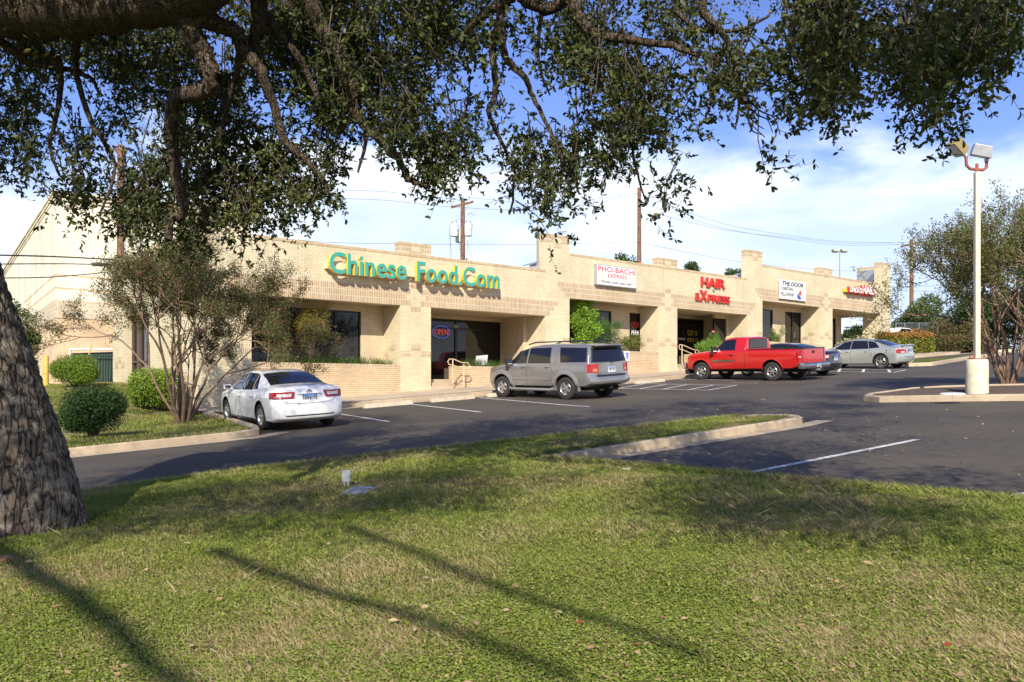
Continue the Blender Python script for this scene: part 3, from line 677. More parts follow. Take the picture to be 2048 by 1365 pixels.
def bowl(cx, cz, r, par):
    m = MB(); pts = [(cx+r*math.cos(t), 27.806, cz+r*.75*math.sin(t)) for t in np.linspace(math.pi, 2*math.pi, 12)]
    m.tube(pts+[pts[0]], .008, 5); m.tube([(cx-r*.45, 27.806, cz-r*.85), (cx+r*.45, 27.806, cz-r*.85)], .008, 5)
    for q in (-.3, .1, .5): m.tube([(cx+q*r, 27.806, cz+.05), (cx+q*r+.04, 27.806, cz+.14), (cx+q*r-.01, 27.806, cz+.24), (cx+q*r+.03, 27.806, cz+.32)], .006, 5)
    m.tube([(cx-r, 27.806, cz+.03), (cx+r*.9, 27.806, cz+.13)], .006, 5); m.build('bowl_print', M['orange'], par)
bowl(a+W2*.13, z0+H2*.42, .24, s2); bowl(a+W2*.88, z0+H2*.42, .24, s2)
# hair sign
s3 = thing('shop_sign', 'bold red letters HAIR EXPRESS on two lines on the brick', 'sign')
def put(par, body, xa, xb, yb, ht, p, mat, depth=.07, bold=.045, **kw):
    A = on_p(xa, yb, p); B = on_p(xb, 775, p); o = text_obj('letter', body, mat, w=B.x-A.x, h=ht, depth=depth, bold=bold, loc=(A.x, p, A.z), **kw); return split_letters(o, 'letter', mat, par)
put(s3, 'HAIR', 1402.5, 1450.5, 573, .50, 27.93, M['red'], bold=.03)
put(s3, 'E', 1391.5, 1399, 600.8, .38, 27.93, M['red'], bold=.028); put(s3, 'X', 1400, 1414.5, 602, .56, 27.93, M['red'], bold=.028); put(s3, 'PRESS', 1416, 1459.5, 603.5, .38, 27.93, M['red'], bold=.028)
q = on_p(1429, 580, 27.9); m = MB(); m.lathe([(0, 0), (.06, 0), (.07, .08), (.03, .1), (.03, .2), (0, .2)], 10, Matrix.Translation(q)@Matrix.Rotation(-math.pi/2, 4, 'X')); tag(m.build('spot_lamp', M['galv']), 'tiny lamp fixture between the two lines of red letters', 'lamp')
# door sign
s4 = thing('banner_sign', 'white board reading THE DOOR CHRISTIAN FELLOWSHIP with a dove mark', 'sign')
a, b, z0, z1 = panel(1560, 1612, 558.5, 597, 27.85, '', ''); 
m = MB(); m.box(a, b, 27.86, 27.93, z0, z1); bevel(m.build('board', M['white'], s4), .008); A4 = (a, b-a, z0, z1-z0)
lay(s4, 'THE DOOR', .09, .90, .70, .93, M['navy'], .03, p=27.855, shear=.2, A=A4); lay(s4, 'CHRISTIAN', .06, .50, .46, .63, M['navy'], .015, p=27.855, shear=.2, A=A4); lay(s4, 'FELLOWSHIP', .03, .53, .16, .34, M['navy'], .015, p=27.855, shear=.2, A=A4)
def flat_poly(pts, mat, par, name, p=27.853, A=None):
    m = MB(); a_, w_, z_, h_ = A; m.prism([(a_+w_*x, z_+h_*z) for x, z in pts], p-.003, p+.003); m.build(name, mat, par)
flat_poly([(.76, .62), (.82, .42), (.80, .26), (.74, .30), (.70, .40), (.75, .46)], M['red'], s4, 'dove_mark', A=A4)
flat_poly([(.66, .30), (.70, .34), (.76, .24), (.82, .12), (.78, .05), (.70, .07), (.66, .16)], M['blue'], s4, 'wave_mark', A=A4)
# nails sign
s5 = thing('shop_sign', "white letters LINDA'S NAILS standing on a red bar near the end of the row", 'sign')
p5 = 27.7; A = on_p(1698, 583.5, p5)
m = MB(); m.box(sx(1697, 27.85), sx(1748, 27.85), 27.78, 27.96, on_p(1697, 586, p5).z, on_p(1697, 574.5, p5).z+.02); bevel(m.build('raceway', M['red'], s5), .01)
m = MB(); m.box(sx(1689, 27.85), sx(1696.5, 27.85), 27.80, 27.95, on_p(1697, 584, p5).z, on_p(1697, 577, p5).z); m.build('end_cap', M['yellow'], s5)
for body, xa, xb, yb, ht in (("LINDA'S", 1697.5, 1721, 584.5, .36), ('NAILS', 1722.5, 1749, 587.5, .52)):
    put(s5, body, xa, xb, yb, ht, p5, M['red'], .17, .04)
    A = on_p(xa, yb, p5); B = on_p(xb, 775, p5); f = text_obj('letter_face', body, M['white'], w=B.x-A.x, h=ht*.97, depth=.01, bold=.028, loc=(A.x, p5-.092, A.z+.005)); f.parent = s5
# window lettering, neon and small signs
neon = glow('neon_red', (1., .05, .04), .55); neonb = glow('neon_blue', (.10, .14, .7), .5)
n1 = thing('neon_sign', 'red neon OPEN inside a blue oval in the dark shop window', 'neon sign')
ctr = on_p(883.5, 664.5, 30.70)
m = MB(); m.tube([(ctr.x+.47*math.cos(t), 30.73, ctr.z+.26*math.sin(t)) for t in np.linspace(0, 2*math.pi, 40)], .010, 6, False); m.build('oval_tube', neonb, n1)
o = text_obj('word_tube', 'OPEN', neon, w=.72, h=.22, depth=.02, bold=-.038, loc=(ctr.x-.36, 30.73, ctr.z-.11)); o.parent = n1
wl = plain('white_vinyl', (.72, .70, .66), .6); yl = plain('yellow_vinyl', (.62, .42, .05), .6)
def decal(body, x0, y0, x1, y1, p, mat, label, name='window_lettering', bold=.01):
    A = on_p(x0, y1, p); B = on_p(x1, y0, p); o = text_obj(name, body, mat, w=B.x-A.x, h=max(.08, B.z-A.z), depth=.006, bold=bold, loc=(A.x, p, A.z)); return tag(o, label, 'lettering')
decal('102', 907.5, 650, 916, 656.5, 30.79, wl, 'small white number 102 at the top of the glass door')
decal('CUT 18', 1375, 662, 1394.5, 671, 30.79, yl, 'yellow CUT 18 on the upper part of the glass door'); decal('KIDS 12', 1375, 677.5, 1396, 684.5, 30.79, yl, 'yellow KIDS 12 on the lower part of the glass door')
decal('EXPRESS', 1356.5, 676.5, 1370, 680, 30.79, wl, 'small white EXPRESS on the dark glass left of the yellow prices')
decal('PERA', 1263, 661, 1278, 670, 29.24, wl, 'white window letters PERA beside the pier'); decal('OPEN', 1263, 645, 1278, 655, 29.24, M['red'], 'dull red window letters above the white ones')
s6 = thing('parking_sign', 'small white plate with blue wheelchair symbol on the brick planter', 'sign'); a = on_p(1249, 722.5, 27.97); b = on_p(1258.5, 703, 27.97)
m = MB(); m.box(a.x, b.x, 27.96, 27.985, a.z, b.z); m.build('plate', M['white'], s6); w = b.x-a.x
m = MB(); m.box(a.x+w*.3, b.x-w*.2, 27.953, 27.959, a.z+.12, a.z+.12+w*.6); m.build('symbol_field', M['blue'], s6)
m = MB(); cx = a.x+w*.52; cz = a.z+.12+w*.26; m.tube([(cx+.045*math.cos(t), 27.951, cz+.045*math.sin(t)) for t in np.linspace(2.2, 6.2, 10)], .006, 4); m.tube([(cx-.01, 27.951, cz+.09), (cx-.005, 27.951, cz+.03), (cx+.04, 27.951, cz+.02), (cx+.06, 27.951, cz-.03)], .007, 4); m.build('wheelchair_symbol', M['white'], s6)
decal('PARKING', 1250.3, 706.5, 1257.5, 708.5, 27.955, M['blue'], 'faint blue word on the small white plate')
bpy.data.objects[-1] if False else None
# hand rails
def handrail(x0, x1, yt, zg0, zg1, label, p=27.62, ht=.92):
    r = thing('handrail', label, 'handrail', (x0, p, zg0), 0, 'handrails beside the porch steps'); R_ = r.location.copy(); m = MB()
    def P(x, y, z): return (x-R_.x, y-R_.y, z-R_.z)
    zt0 = zg0+ht; zt1 = zg1+ht
    m.tube([P(x0+.05, p, zg0), P(x0+.05, p, zt0)], .024, 8); m.tube([P(x1-.25, p, zg1), P(x1-.25, p, zt1-.05)], .024, 8)
    m.build('post', M['rail'], r); m = MB()
    loop = [P(x0-.12, p, zt0-.22), P(x0-.20, p, zt0-.1), P(x0-.12, p, zt0), P(x0+.10, p, zt0), P(x1-.35, p, zt1), P(x1-.05, p, zt1), P(x1+.06, p, zt1-.12), P(x1-.05, p, zt1-.24), P(x1-.35, p, zt1-.24), P(x0+.10, p, zt0-.24), P(x0-.12, p, zt0-.22)]
    m.tube(loop, .022, 8); m.build('rail', M['rail'], r); return r
g = float(walk_h(22, 27.6))
q0 = on_p(899, 775, 27.6).x; q1 = on_p(933, 775, 27.6).x
handrail(q0, q1, 0, .12, float(walk_h(q1, 27.6)), 'cream pipe handrail at the steps beside the silver wagon nose', 27.45, .98)
q0 = on_p(1358, 775, 27.6).x; q1 = on_p(1392, 775, 27.6).x
handrail(q0, q1, 0, 1.13, float(walk_h(q1, 27.6)), 'cream pipe handrail at the steps beside the red truck nose', 27.45, .98)
r = thing('side_handrail', 'thin grey pipe rail by the brick corner behind the crepe myrtle', 'handrail', (10.6, 27.4, -1.05)); m = MB()
m.tube([(0, 0, 0), (0, 0, 1.1), (-.1, .5, 1.15), (-.6, 3.2, 1.75), (-.6, 3.2, .7)], .022, 8); m.build('rail', M['galv'], r); m = MB(); m.tube([(-.3, 1.6, .2), (-.3, 1.6, 1.4)], .02, 6); m.build('post', M['galv'], r)
# wheel stops
def wheel_stop(px, py, lab):
    P = gnd(px, py); m = MB(); w = 1.78/2
    for x, (hh, dd) in ((-w, (.10, .08)), (-w+.06, (.13, .10)), (w-.06, (.13, .10)), (w, (.10, .08))):
        for (y, z) in ((-dd, 0), (-dd*.7, hh), (dd*.7, hh), (dd, 0)): m.v.append((x, y, z+.062*x))
    for i in range(3):
        for j in range(3): a = i*4+j; m.f.append((a, a+1, a+5, a+4))
    m.f += [(3, 2, 1, 0), (12, 13, 14, 15), (0, 4, 7, 3), (4, 8, 11, 7), (8, 12, 15, 11)]
    o = m.build('wheel_stop', M['stopc']); o.location = P; o.location.y = 23.45; o.location.x = P.x+(23.45-P.y)*.0; o.location.z = float(asph(o.location.x, 23.45))-.004; return tag(o, lab, 'wheel stop', 'concrete wheel stops along the pavement')
wheel_stop(752, 811, 'low pale concrete wheel stop right of the white car'); wheel_stop(884, 800, 'pale concrete wheel stop in the empty bay before the silver wagon')
wheel_stop(1030, 792, 'pale concrete wheel stop under the nose of the silver wagon'); wheel_stop(1392, 755, 'pale concrete wheel stop under the nose of the red truck')
wheel_stop(1260, 765, 'pale concrete wheel stop beyond the tail of the silver wagon')
# ================================================================= cars
def paint(name, c, metal=0., rough=.28, coat=1.):
    m = NT(name); f = m.noise(1.3, 3, .5, m.obj()); m.col(m.ramp(f, [(.3, tuple(x*.93 for x in c)), (.7, c)])); m.set(Roughness=rough, Metallic=metal)
    m.b.inputs['Coat Weight'].default_value = coat; m.b.inputs['Coat Roughness'].default_value = .05
    # road film towards the sills
    return m.m
def interp(tab, x): return float(np.interp(x, [p[0] for p in tab], [p[1] for p in tab]))
class Car:
    def __init__(s, name, label, cat, spec):
        s.S = spec; s.root = thing(name, label, cat, group=None); s.paint = spec['paint']; s.body()
    def ring(s, x):
        S = s.S; zb = interp(S['zb'], x); zt = interp(S['top'], x); zl = interp(S['belt'], x); ym = interp(S['ym'], x); yt = interp(S['yt'], x)
        cr = interp(S.get('crown', [(0, .06)]), x); zl = min(zl, zt-.03); ze = max(zl+.012, zt-cr); yb = ym-.045; yt = min(yt, yb-.02)
        h = zl-zb; P = [(0, zb), (.72*ym, zb), (ym-.08, zb+.01), (ym-.03, zb+.05), (ym-.012, zb+h*.22), (ym, zb+h*.45), (ym-.002, zb+h*.66), (ym-.012, zl-.10 if h > .3 else zb+h*.8), (ym-.024, zl-.045 if h > .3 else zb+h*.9), (yb, zl)]
        for k in range(1, 5): t = k/5; P.append((yb+(yt-yb)*t+.018*math.sin(t*math.pi), zl+(ze-zl)*t))
        P += [(yt, ze), (yt-.035, ze+(zt-ze)*.42), (yt*.78, ze+(zt-ze)*.72), (yt*.4, zt-(zt-ze)*.07), (0, zt)]
        return P
    def y_at(s, x, z):
        R = s.ring(x)[2:-4]; zs = [p[1] for p in R]; return float(np.interp(z, zs, [p[0] for p in R]))
    def z_at(s, x, y):
        R = s.ring(x)[-5:][::-1]; return float(np.interp(abs(y), [p[0] for p in R], [p[1] for p in R]))
    def xr(s, y, z): S = s.S; return S['xr']+interp(S['rearz'], z)+S.get('rplan', .2)*(min(1, abs(y)/S['w']))**S.get('rpow', 3.2)
    def xf(s, y, z): S = s.S; return S['xf']-interp(S['frontz'], z)-S.get('fplan', .32)*(min(1, abs(y)/S['w']))**2.4
    def wx(s, x, y, z):                                           # bend the ends of the loft into tail and nose shapes
        S = s.S; E = .45
        if x < S['xr']+E: k = 1-(x-S['xr'])/E; return x+(s.xr(y, z)-S['xr'])*k*k
        if x > S['xf']-E: k = 1-(S['xf']-x)/E; return x+(s.xf(y, z)-S['xf'])*k*k
        return x
    def body(s):
        S = s.S; xs = set(np.linspace(S['xr'], S['xf'], 84).round(3)) | set(S.get('xs', []))
        for k in range(8): xs.add(round(S['xr']+.005*k*k, 3)); xs.add(round(S['xf']-.005*k*k, 3))
        xs = sorted(xs); V = []; Fc = []; n = None
        for x in xs:
            R = s.ring(x); R = R+[(-y, z) for y, z in R[-2:0:-1]]; n = len(R)
            for y, z in R: V.append((s.wx(x, y, z), y, z))
        for i in range(len(xs)-1):
            for k in range(n): a = i*n+k; b = i*n+(k+1) % n; Fc.append((a, b, b+n, a+n))
        h = n//2
        for base_i, x, fn, fl in ((0, xs[0], s.xr, False), ((len(xs)-1)*n, xs[-1], s.xf, True)):   # close the ends with rows across
            rows = [[base_i]]
            for k in range(1, h):
                y, z = V[base_i+k][1:]; row = [base_i+k]
                for q in range(1, 10): yy = y*(1-2*q/10); V.append((fn(yy, z), yy, z)); row.append(len(V)-1)
                row.append(base_i+n-k); rows.append(row)
            rows.append([base_i+h])
            for r0, r1 in zip(rows[:-1], rows[1:]):
                if len(r0) == 1: 
                    for q in range(10): Fc.append((r0[0], r1[q], r1[q+1]))
                elif len(r1) == 1:
                    for q in range(10): Fc.append((r0[q], r1[0], r0[q+1]))
                else:
                    for q in range(10): Fc.append((r0[q], r1[q], r1[q+1], r0[q+1]))
        mb = MB(); mb.v = V; mb.f = Fc; o = mb.build('body', s.paint, None); o.data.materials.append(M['under'])
        cut = MB(); R = S['tyre'][0]+S.get('gap', .055)
        for wx_ in (-S['wb']/2, S['wb']/2):
            for sg in (-1, 1):
                Mx = Matrix.Translation((wx_, sg*(S['w']-.16), S['tyre'][0]+.02)) @ Matrix.Rotation(math.pi/2, 4, 'X')
                cut.lathe([(0, -.22), (R, -.22), (R, .26), (0, .26)], 40, Mx)
        if 'bed' in S:
            a, b, w, z = S['bed']; cut.box(a, b, -w, w, z, 2.2)
        co = cut.build('cut', M['under']); md = o.modifiers.new('b', 'BOOLEAN'); md.object = co; md.solver = 'EXACT'; md.operation = 'DIFFERENCE'; md.material_mode = 'TRANSFER'
        dg = bpy.context.evaluated_depsgraph_get(); me = bpy.data.meshes.new_from_object(o.evaluated_get(dg)); o.modifiers.clear(); o.data = me; me.name = 'body'
        bpy.data.objects.remove(co); me.shade_smooth(); me.set_sharp_from_angle(angle=math.radians(38)); o.parent = s.root; s.b = o
    def grid(s, name, fn, nu, nv, mat, parent=None, label=None, both=False):
        """fn(u,v) -> point; thin skin lying on the body"""
        mb = MB()
        for i in range(nu+1):
            for j in range(nv+1): mb.v.append(tuple(fn(i/nu, j/nv)))
        for i in range(nu):
            for j in range(nv): a = i*(nv+1)+j; mb.f.append((a, a+1, a+nv+2, a+nv+1))
        o = mb.build(name, mat, parent or s.root, smooth=60); 
        if label: o['label'] = label
        return o
    def side(s, name, lo, up, mat, off=.006, n=8, m=5, sides=(1, -1), parent=None):
        res = []
        for sg in sides:
            def fn(u, v):
                tl = u*(len(lo)-1); x0 = np.interp(tl, range(len(lo)), [p[0] for p in lo]); z0 = np.interp(tl, range(len(lo)), [p[1] for p in lo])
                tu = u*(len(up)-1); x1 = np.interp(tu, range(len(up)), [p[0] for p in up]); z1 = np.interp(tu, range(len(up)), [p[1] for p in up])
                x = x0+(x1-x0)*v; z = z0+(z1-z0)*v; y = s.y_at(x, z); return (s.wx(x, y, z), sg*(y+off), z)
            res.append(s.grid(name, fn, n, m, mat, parent))
        return res
    def window(s, lo, up, sides=(1, -1)):
        for sg in sides:
            a = s.side('window', lo, up, M['carglass'], .007, sides=(sg,))[0]
            cx = sum(p[0] for p in lo+up)/len(lo+up); cz = sum(p[1] for p in lo+up)/len(lo+up)
            g = lambda q: [(cx+(p[0]-cx)*q+(.012 if p[0] > cx else -.012), cz+(p[1]-cz)*q+(.014 if p[1] > cz else -.014)) for p in (lo if q < 0 else up)]
            lo2 = [(p[0]+(.014 if p[0] > cx else -.014), p[1]-.016) for p in lo]; up2 = [(p[0]+(.014 if p[0] > cx else -.014), p[1]+.014) for p in up]
            s.side('window_frame', lo2, up2, M['blackplastic'], .0035, sides=(sg,), parent=a)
    def topglass(s, name, x0, x1, f0, f1, mat=None, off=.008, frame=True):
        def fn(u, v):
            x = x0+(x1-x0)*u; yt = s.ring(x)[-5][0]; f = f0+(f1-f0)*u; y = (2*v-1)*f*yt; return (x, y, s.z_at(x, y)+off)
        o = s.grid(name, fn, 10, 12, mat or M['carglass'])
        if frame:
            e = -.02 if x1 > x0 else .02
            def fn2(u, v):
                x = (x0+e)+(x1-x0-2*e)*u; yt = s.ring(x)[-5][0]; f = min(1, f0+(f1-f0)*u+.03); y = (2*v-1)*f*yt; return (x, y, s.z_at(x, y)+off*.5)
            s.grid('window_seal', fn2, 10, 12, M['blackplastic'], o)
        return o
    def cap(s, name, pts, mat, off=.006, n=8, m=4, front=False, parent=None, th=0):
        """four corners (y,z): low-left, low-right, high-right, high-left on the tail"""
        def fn(u, v):
            y = (pts[0][0]*(1-u)+pts[1][0]*u)*(1-v)+(pts[3][0]*(1-u)+pts[2][0]*u)*v; z = (pts[0][1]*(1-u)+pts[1][1]*u)*(1-v)+(pts[3][1]*(1-u)+pts[2][1]*u)*v
            return ((s.xf(y, z)+off) if front else (s.xr(y, z)-off), y, z)
        return s.grid(name, fn, n, m, mat, parent)
    def seam(s, pts, w=.011, sides=(1, -1)):
        for sg in sides:
            mb = MB(); P = []
            for (a, b) in zip(pts[:-1], pts[1:]):
                for k in range(6): t = k/6; P.append((a[0]+(b[0]-a[0])*t, a[1]+(b[1]-a[1])*t))
            P.append(pts[-1])
            for i, (x, z) in enumerate(P):
                a = P[max(i-1, 0)]; b = P[min(i+1, len(P)-1)]; d = Vector((b[0]-a[0], b[1]-a[1])).normalized(); nx, nz = -d.y*w/2, d.x*w/2
                for q in (-1, 1): xx, zz = x+nx*q, z+nz*q; y = s.y_at(xx, zz); mb.v.append((s.wx(xx, y, zz), sg*(y+.003), zz))
            for i in range(len(P)-1): mb.f.append((2*i, 2*i+1, 2*i+3, 2*i+2))
            mb.build('door_seam', M['under'], s.root, fix=False)
    def wheels(s, spokes=5, hub=False, style='star'):
        R, Wd, rr = s.S['tyre']; proto = {}
        for k, (wx_, sg) in enumerate(((-1, 1), (-1, -1), (1, 1), (1, -1))):
            w = bpy.data.objects.new('wheel', None); C.objects.link(w); w.parent = s.root; w.empty_display_size = .1
            w.location = (wx_*s.S['wb']/2, sg*s.S['track']/2, R-.008); w.rotation_euler = (0, RNG.uniform(0, 1), 0)
            if not proto or (sg, 't') not in proto:
                h = Wd/2; t = MB(); t.lathe([(rr-.01, -h*.82), (rr+.03, -h*.98), (R-.045, -h), (R-.012, -h*.86), (R, -h*.6), (R, h*.6), (R-.012, h*.86), (R-.045, h), (rr+.03, h*.98), (rr-.01, h*.82)], 44, Matrix.Rotation(-math.pi/2, 4, 'X'), True)
                proto[(sg, 't')] = t.build('tyre', M['tyre'], None, smooth=40).data; bpy.data.objects.remove(bpy.data.objects[-1]) if False else None
                MX = Matrix.Rotation(-math.pi/2 if sg > 0 else math.pi/2, 4, 'X')
                r = MB(); r.lathe([(rr, h*.84), (rr-.012, h*.92), (rr-.022, h*.84), (rr-.04, h*.35), (rr-.045, -h*.8), (0, -h*.8)], 36, MX)
                d_ = MB()
                for q in range(spokes):
                    a = 2*math.pi*q/spokes; w0, w1 = (.042, .030) if style == 'star' else (.052, .052)
                    if spokes > 5: w0, w1 = .026, .022
                    p0 = .05; p1 = rr-.022
                    vs = []
                    for (rad, ww, z) in ((p0, w0, h*.74), (p0, w0, h*.40), (p1, w1*1.5 if style == 'star' else w1, h*.72), (p1, w1*1.5 if style == 'star' else w1, h*.40)):
                        for e in (-1, 1):
                            c, sn = math.cos(a), math.sin(a); vs.append(MX @ Vector((rad*c-e*ww*sn, rad*sn+e*ww*c, z)))
                    r.add(vs, [(0, 1, 5, 4), (0, 4, 6, 2), (1, 3, 7, 5), (2, 6, 7, 3)])
                r.lathe([(0, h*.80), (.055, h*.78), (.075, h*.70), (.075, h*.3)], 20, MX)
                proto[(sg, 'r')] = r.build('rim', M['alloy'], None, smooth=35).data
                b = MB(); b.lathe([(0, h*.05), (rr-.05, h*.05)], 24, MX); proto[(sg, 'b')] = b.build('brake_disc', M['under'], None, fix=False).data
                for nm in ('tyre', 'rim', 'brake_disc'):
                    for o in [o for o in C.objects if o.name.split('.')[0] == nm and o.parent is None]: bpy.data.objects.remove(o)
            for nm, key in (('tyre', 't'), ('rim', 'r'), ('brake_disc', 'b')):
                o = bpy.data.objects.new(nm, proto[(sg, key)]); C.objects.link(o); o.parent = w
    def mirror(s, x, z, c=None, sides=(1, -1), sz=(.09, .09, .065)):
        for sg in sides:
            y = s.y_at(x, z); m = MB(); m.obox((x+.03, sg*(y+.14), z+.05), (1, 0, 0), (0, 1, 0), (0, 0, 1), sz[0]*.6, sz[1], sz[2]); m.obox((x, sg*(y+.03), z), (1, 0, 0), (0, 1, 0), (0, 0, 1), .03, .05, .02)
            o = m.build('side_mirror', c or s.paint, s.root); bevel(o, .03, 3); o.data.shade_smooth()
            g = MB(); g.obox((x+.03-sz[0]*.6-.003, sg*(y+.145), z+.05), (1, 0, 0), (0, 1, 0), (0, 0, 1), .002, sz[1]*.8, sz[2]*.72); g.build('mirror_glass', M['chrome'], o)
    def handle(s, x, z, mat, sides=(1, -1)):
        for sg in sides:
            y = s.y_at(x, z); m = MB(); m.tube([(x-.09, sg*(y+.002), z), (x-.08, sg*(y+.035), z+.005), (x+.08, sg*(y+.035), z+.005), (x+.09, sg*(y+.002), z)], .014, 6); m.build('door_handle', mat, s.root, smooth=60)
    def plate(s, y, z, text, w=.305, h=.155, top=M['blue'], off=.014, frame=M['blackplastic']):
        x = s.xr(y, z)-off; m = MB(); m.box(x-.004, x+.006, y-w/2-.015, y+w/2+.015, z-h/2-.015, z+h/2+.015); o = m.build('license_plate', frame, s.root)
        m = MB(); m.box(x-.008, x-.0045, y-w/2, y+w/2, z-h/2, z+h/2); m.build('plate_face', plate_mat, o)
        t = text_obj('plate_number', text, M['navy'], w=w*.86, h=h*.5, depth=.003, bold=.02, loc=(x-.010, y+w*.43, z-h*.30), rot=(math.pi/2, 0, -math.pi/2)); t.parent = o
    def put(s, rl, fpx=None, sz=1., yaw=None):
        """stand the car with its rear left tyre at a picture point, its front left tyre in picture column fpx"""
        P = gnd(*rl); wb = s.S['wb']; best = None
        for k in range(-500, 501):
            if fpx is None: best = (0, 0); break
            a = k*.001; d = Vector((math.sin(a), math.cos(a))); Q = P.xy+d*wb
            r = Q.x*US-Q.y*UF; f = Q.x*UF+Q.y*US; e = abs(1024+F*r/f-fpx)
            if best is None or e < best[0]: best = (e, a)
        a = best[1] if yaw is None else math.radians(yaw); e = .4; gx = (asph(P.x+e, P.y+1.4)-asph(P.x-e, P.y+1.4))/(2*e); gy = (asph(P.x, P.y+wb)-asph(P.x, P.y))/wb
        nz = Vector((-gx, -gy, 1)).normalized(); fx = Vector((math.sin(a), math.cos(a), 0)); fx = (fx-nz*fx.dot(nz)).normalized(); ly = nz.cross(fx)
        R = Matrix((fx, ly, nz)).transposed(); P.z = float(asph(P.x, P.y))
        loc = P+fx*wb/2-ly*(s.S['track']/2+.02); s.root.matrix_world = Matrix.Translation(loc) @ R.to_4x4() @ Matrix.Scale(sz, 4, (0, 0, 1)); s.yaw = a
        print('car', s.root.name, 'yaw', round(math.degrees(a), 1), 'loc', [round(v, 2) for v in loc]); return s
pm = NT('texas_style_plate'); sp = pm.new('SeparateXYZ'); pm.L(pm.new('TexCoord').outputs['Generated'], sp.inputs[0]); pm.col(pm.ramp(sp.outputs[2], [(.55, (.72, .74, .76)), (.78, (.12, .30, .62))])); pm.set(Roughness=.4); plate_mat = pm.m
def arch_flare(c, xc, mat, r0, r1, out=.02, a0=-12, a1=192, parent=None, sides=(1, -1)):
    R = c.S['tyre'][0]
    for sg in sides:
        m = MB(); n = 28
        for i in range(n+1):
            a = math.radians(a0+(a1-a0)*i/n); 
            for rr_, oo in ((r0, -.03), (r0, out*.7), (r0+(r1-r0)*.5, out), (r1, .001)):
                x = xc+rr_*math.cos(a); z = max(.16, R+.02+rr_*math.sin(a)); zz = min(z, interp(c.S['belt'], x)-.02); y = c.y_at(x, zz); m.v.append((c.wx(x, y, z), sg*(y+oo), z))
        for i in range(n):
            for j in range(3): k = i*4+j; m.f.append((k, k+1, k+5, k+4))
        m.build('wheel_arch', mat, c.root, smooth=60)
# ---------------------------------------------------------------- white sedan
white = paint('white_car_paint', (.86, .86, .85), 0, .3)
sed = dict(paint=white, xr=-2.46, xf=2.35, w=.91, wb=2.775, track=1.575, tyre=(.335, .215, .215), zb=[(-2.46, .30), (-2.1, .21), (2.0, .20), (2.35, .26)],
  top=[(-2.46, .985), (-2.36, 1.06), (-2.2, 1.09), (-1.9, 1.105), (-1.62, 1.125), (-1.4, 1.20), (-1.1, 1.315), (-.8, 1.40), (-.45, 1.448), (-.1, 1.465), (.25, 1.455), (.5, 1.42), (.75, 1.33), (1.0, 1.20), (1.28, 1.045), (1.5, 1.01), (1.9, .93), (2.2, .80), (2.35, .66)],
  belt=[(-2.46, .90), (-2.2, .985), (-1.6, 1.0), (-.5, .965), (1.0, .925), (1.9, .84), (2.35, .58)],
  ym=[(-2.46, .85), (-2.2, .885), (-1.6, .905), (0, .91), (1.5, .905), (2.0, .87), (2.35, .76)],
  yt=[(-2.46, .70), (-1.65, .72), (-1.1, .645), (-.6, .60), (.4, .60), (.8, .65), (1.28, .76), (2.35, .60)],
  crown=[(-2.46, .05), (-1.7, .05), (-1.2, .05), (-.4, .07), (.5, .07), (1.3, .045), (2.35, .06)],
  rearz=[(.2, .13), (.34, .03), (.5, .0), (.68, .015), (.72, .06), (.95, .10), (1.06, .12)], frontz=[(.2, .06), (.45, .0), (.7, .10)], rplan=.24, rpow=3.0)
c1 = Car('sedan_car', 'white four door sedan parked nose in beside the lawn, dappled by shade', 'car', sed); c = c1
c.window([(1.12, .955), (.13, .985)], [(.62, 1.31), (.16, 1.388)]); c.window([(.06, .985), (-.80, 1.005)], [(.09, 1.388), (-.60, 1.37)]); c.window([(-.86, 1.01), (-1.18, 1.03)], [(-.67, 1.355), (-.82, 1.31)])
c.topglass('rear_window', -1.60, -.83, .90, .93); c.topglass('windshield', 1.22, .58, .92, .93)
c.seam([(1.16, .95), (1.10, .5), (1.02, .28)]); c.seam([(.095, .97), (.09, .6), (.05, .28)]); c.seam([(-.83, .99), (-.95, .75), (-1.0, .60)]); c.seam([(1.05, .27), (-1.0, .27)], .016)
c.handle(-.02+.3-.12, .82, white); c.handle(-.78, .84, white); c.mirror(.86, .97)
def lamp_wrap(c, z0, z1, yin, xs, mats, rect=None, slant=.04, lens=(.08, .55, .25, .72)):
    """lamp that wraps the tail corner, laid on the body by nearest point"""
    from mathutils.bvhtree import BVHTree
    bv = BVHTree.FromObject(c.b, bpy.context.evaluated_depsgraph_get()) if not hasattr(c, 'bv') else c.bv; c.bv = bv
    for sg in (1, -1):
        W = c.S['w']; xr0 = c.S['xr']
        def fn(u, v, off=.010):
            z = z0+(z1-z0)*v; pl = [(xr0-.1, yin-slant*v), (xr0-.02, W*.86), (xr0+.12, W+.06), (xs+.03*v, W+.08)]
            L = [0]
            for a, b in zip(pl[:-1], pl[1:]): L.append(L[-1]+math.hypot(b[0]-a[0], b[1]-a[1]))
            q = u*L[-1]; x = np.interp(q, L, [p[0] for p in pl]); y = np.interp(q, L, [p[1] for p in pl])
            loc, nor, _, _ = bv.find_nearest(Vector((x, sg*y, z))); 
            if nor.dot(Vector((x, sg*y, z))-loc) < 0: nor = -nor
            return (loc.x+nor.x*off, loc.y+nor.y*off, z)
        o = c.grid('tail_lamp', fn, 22, 5, mats[0])
        u0, u1, v0, v1 = lens; c.grid('lamp_lens', lambda u, v: fn(u0+(u1-u0)*u, v0+(v1-v0)*v, .014), 14, 3, mats[1], o)
lamp_wrap(c, .80, .955, .42, -2.12, (M['lampred'], M['lampclear']))
def trunk_lines(c, pts, parent=None):
    m = MB(); P = [(c.xr(y, z)-.006, y, z) for y, z in pts]; m.tube(P, .0045, 4, False); m.build('boot_seam', M['under'], c.root)
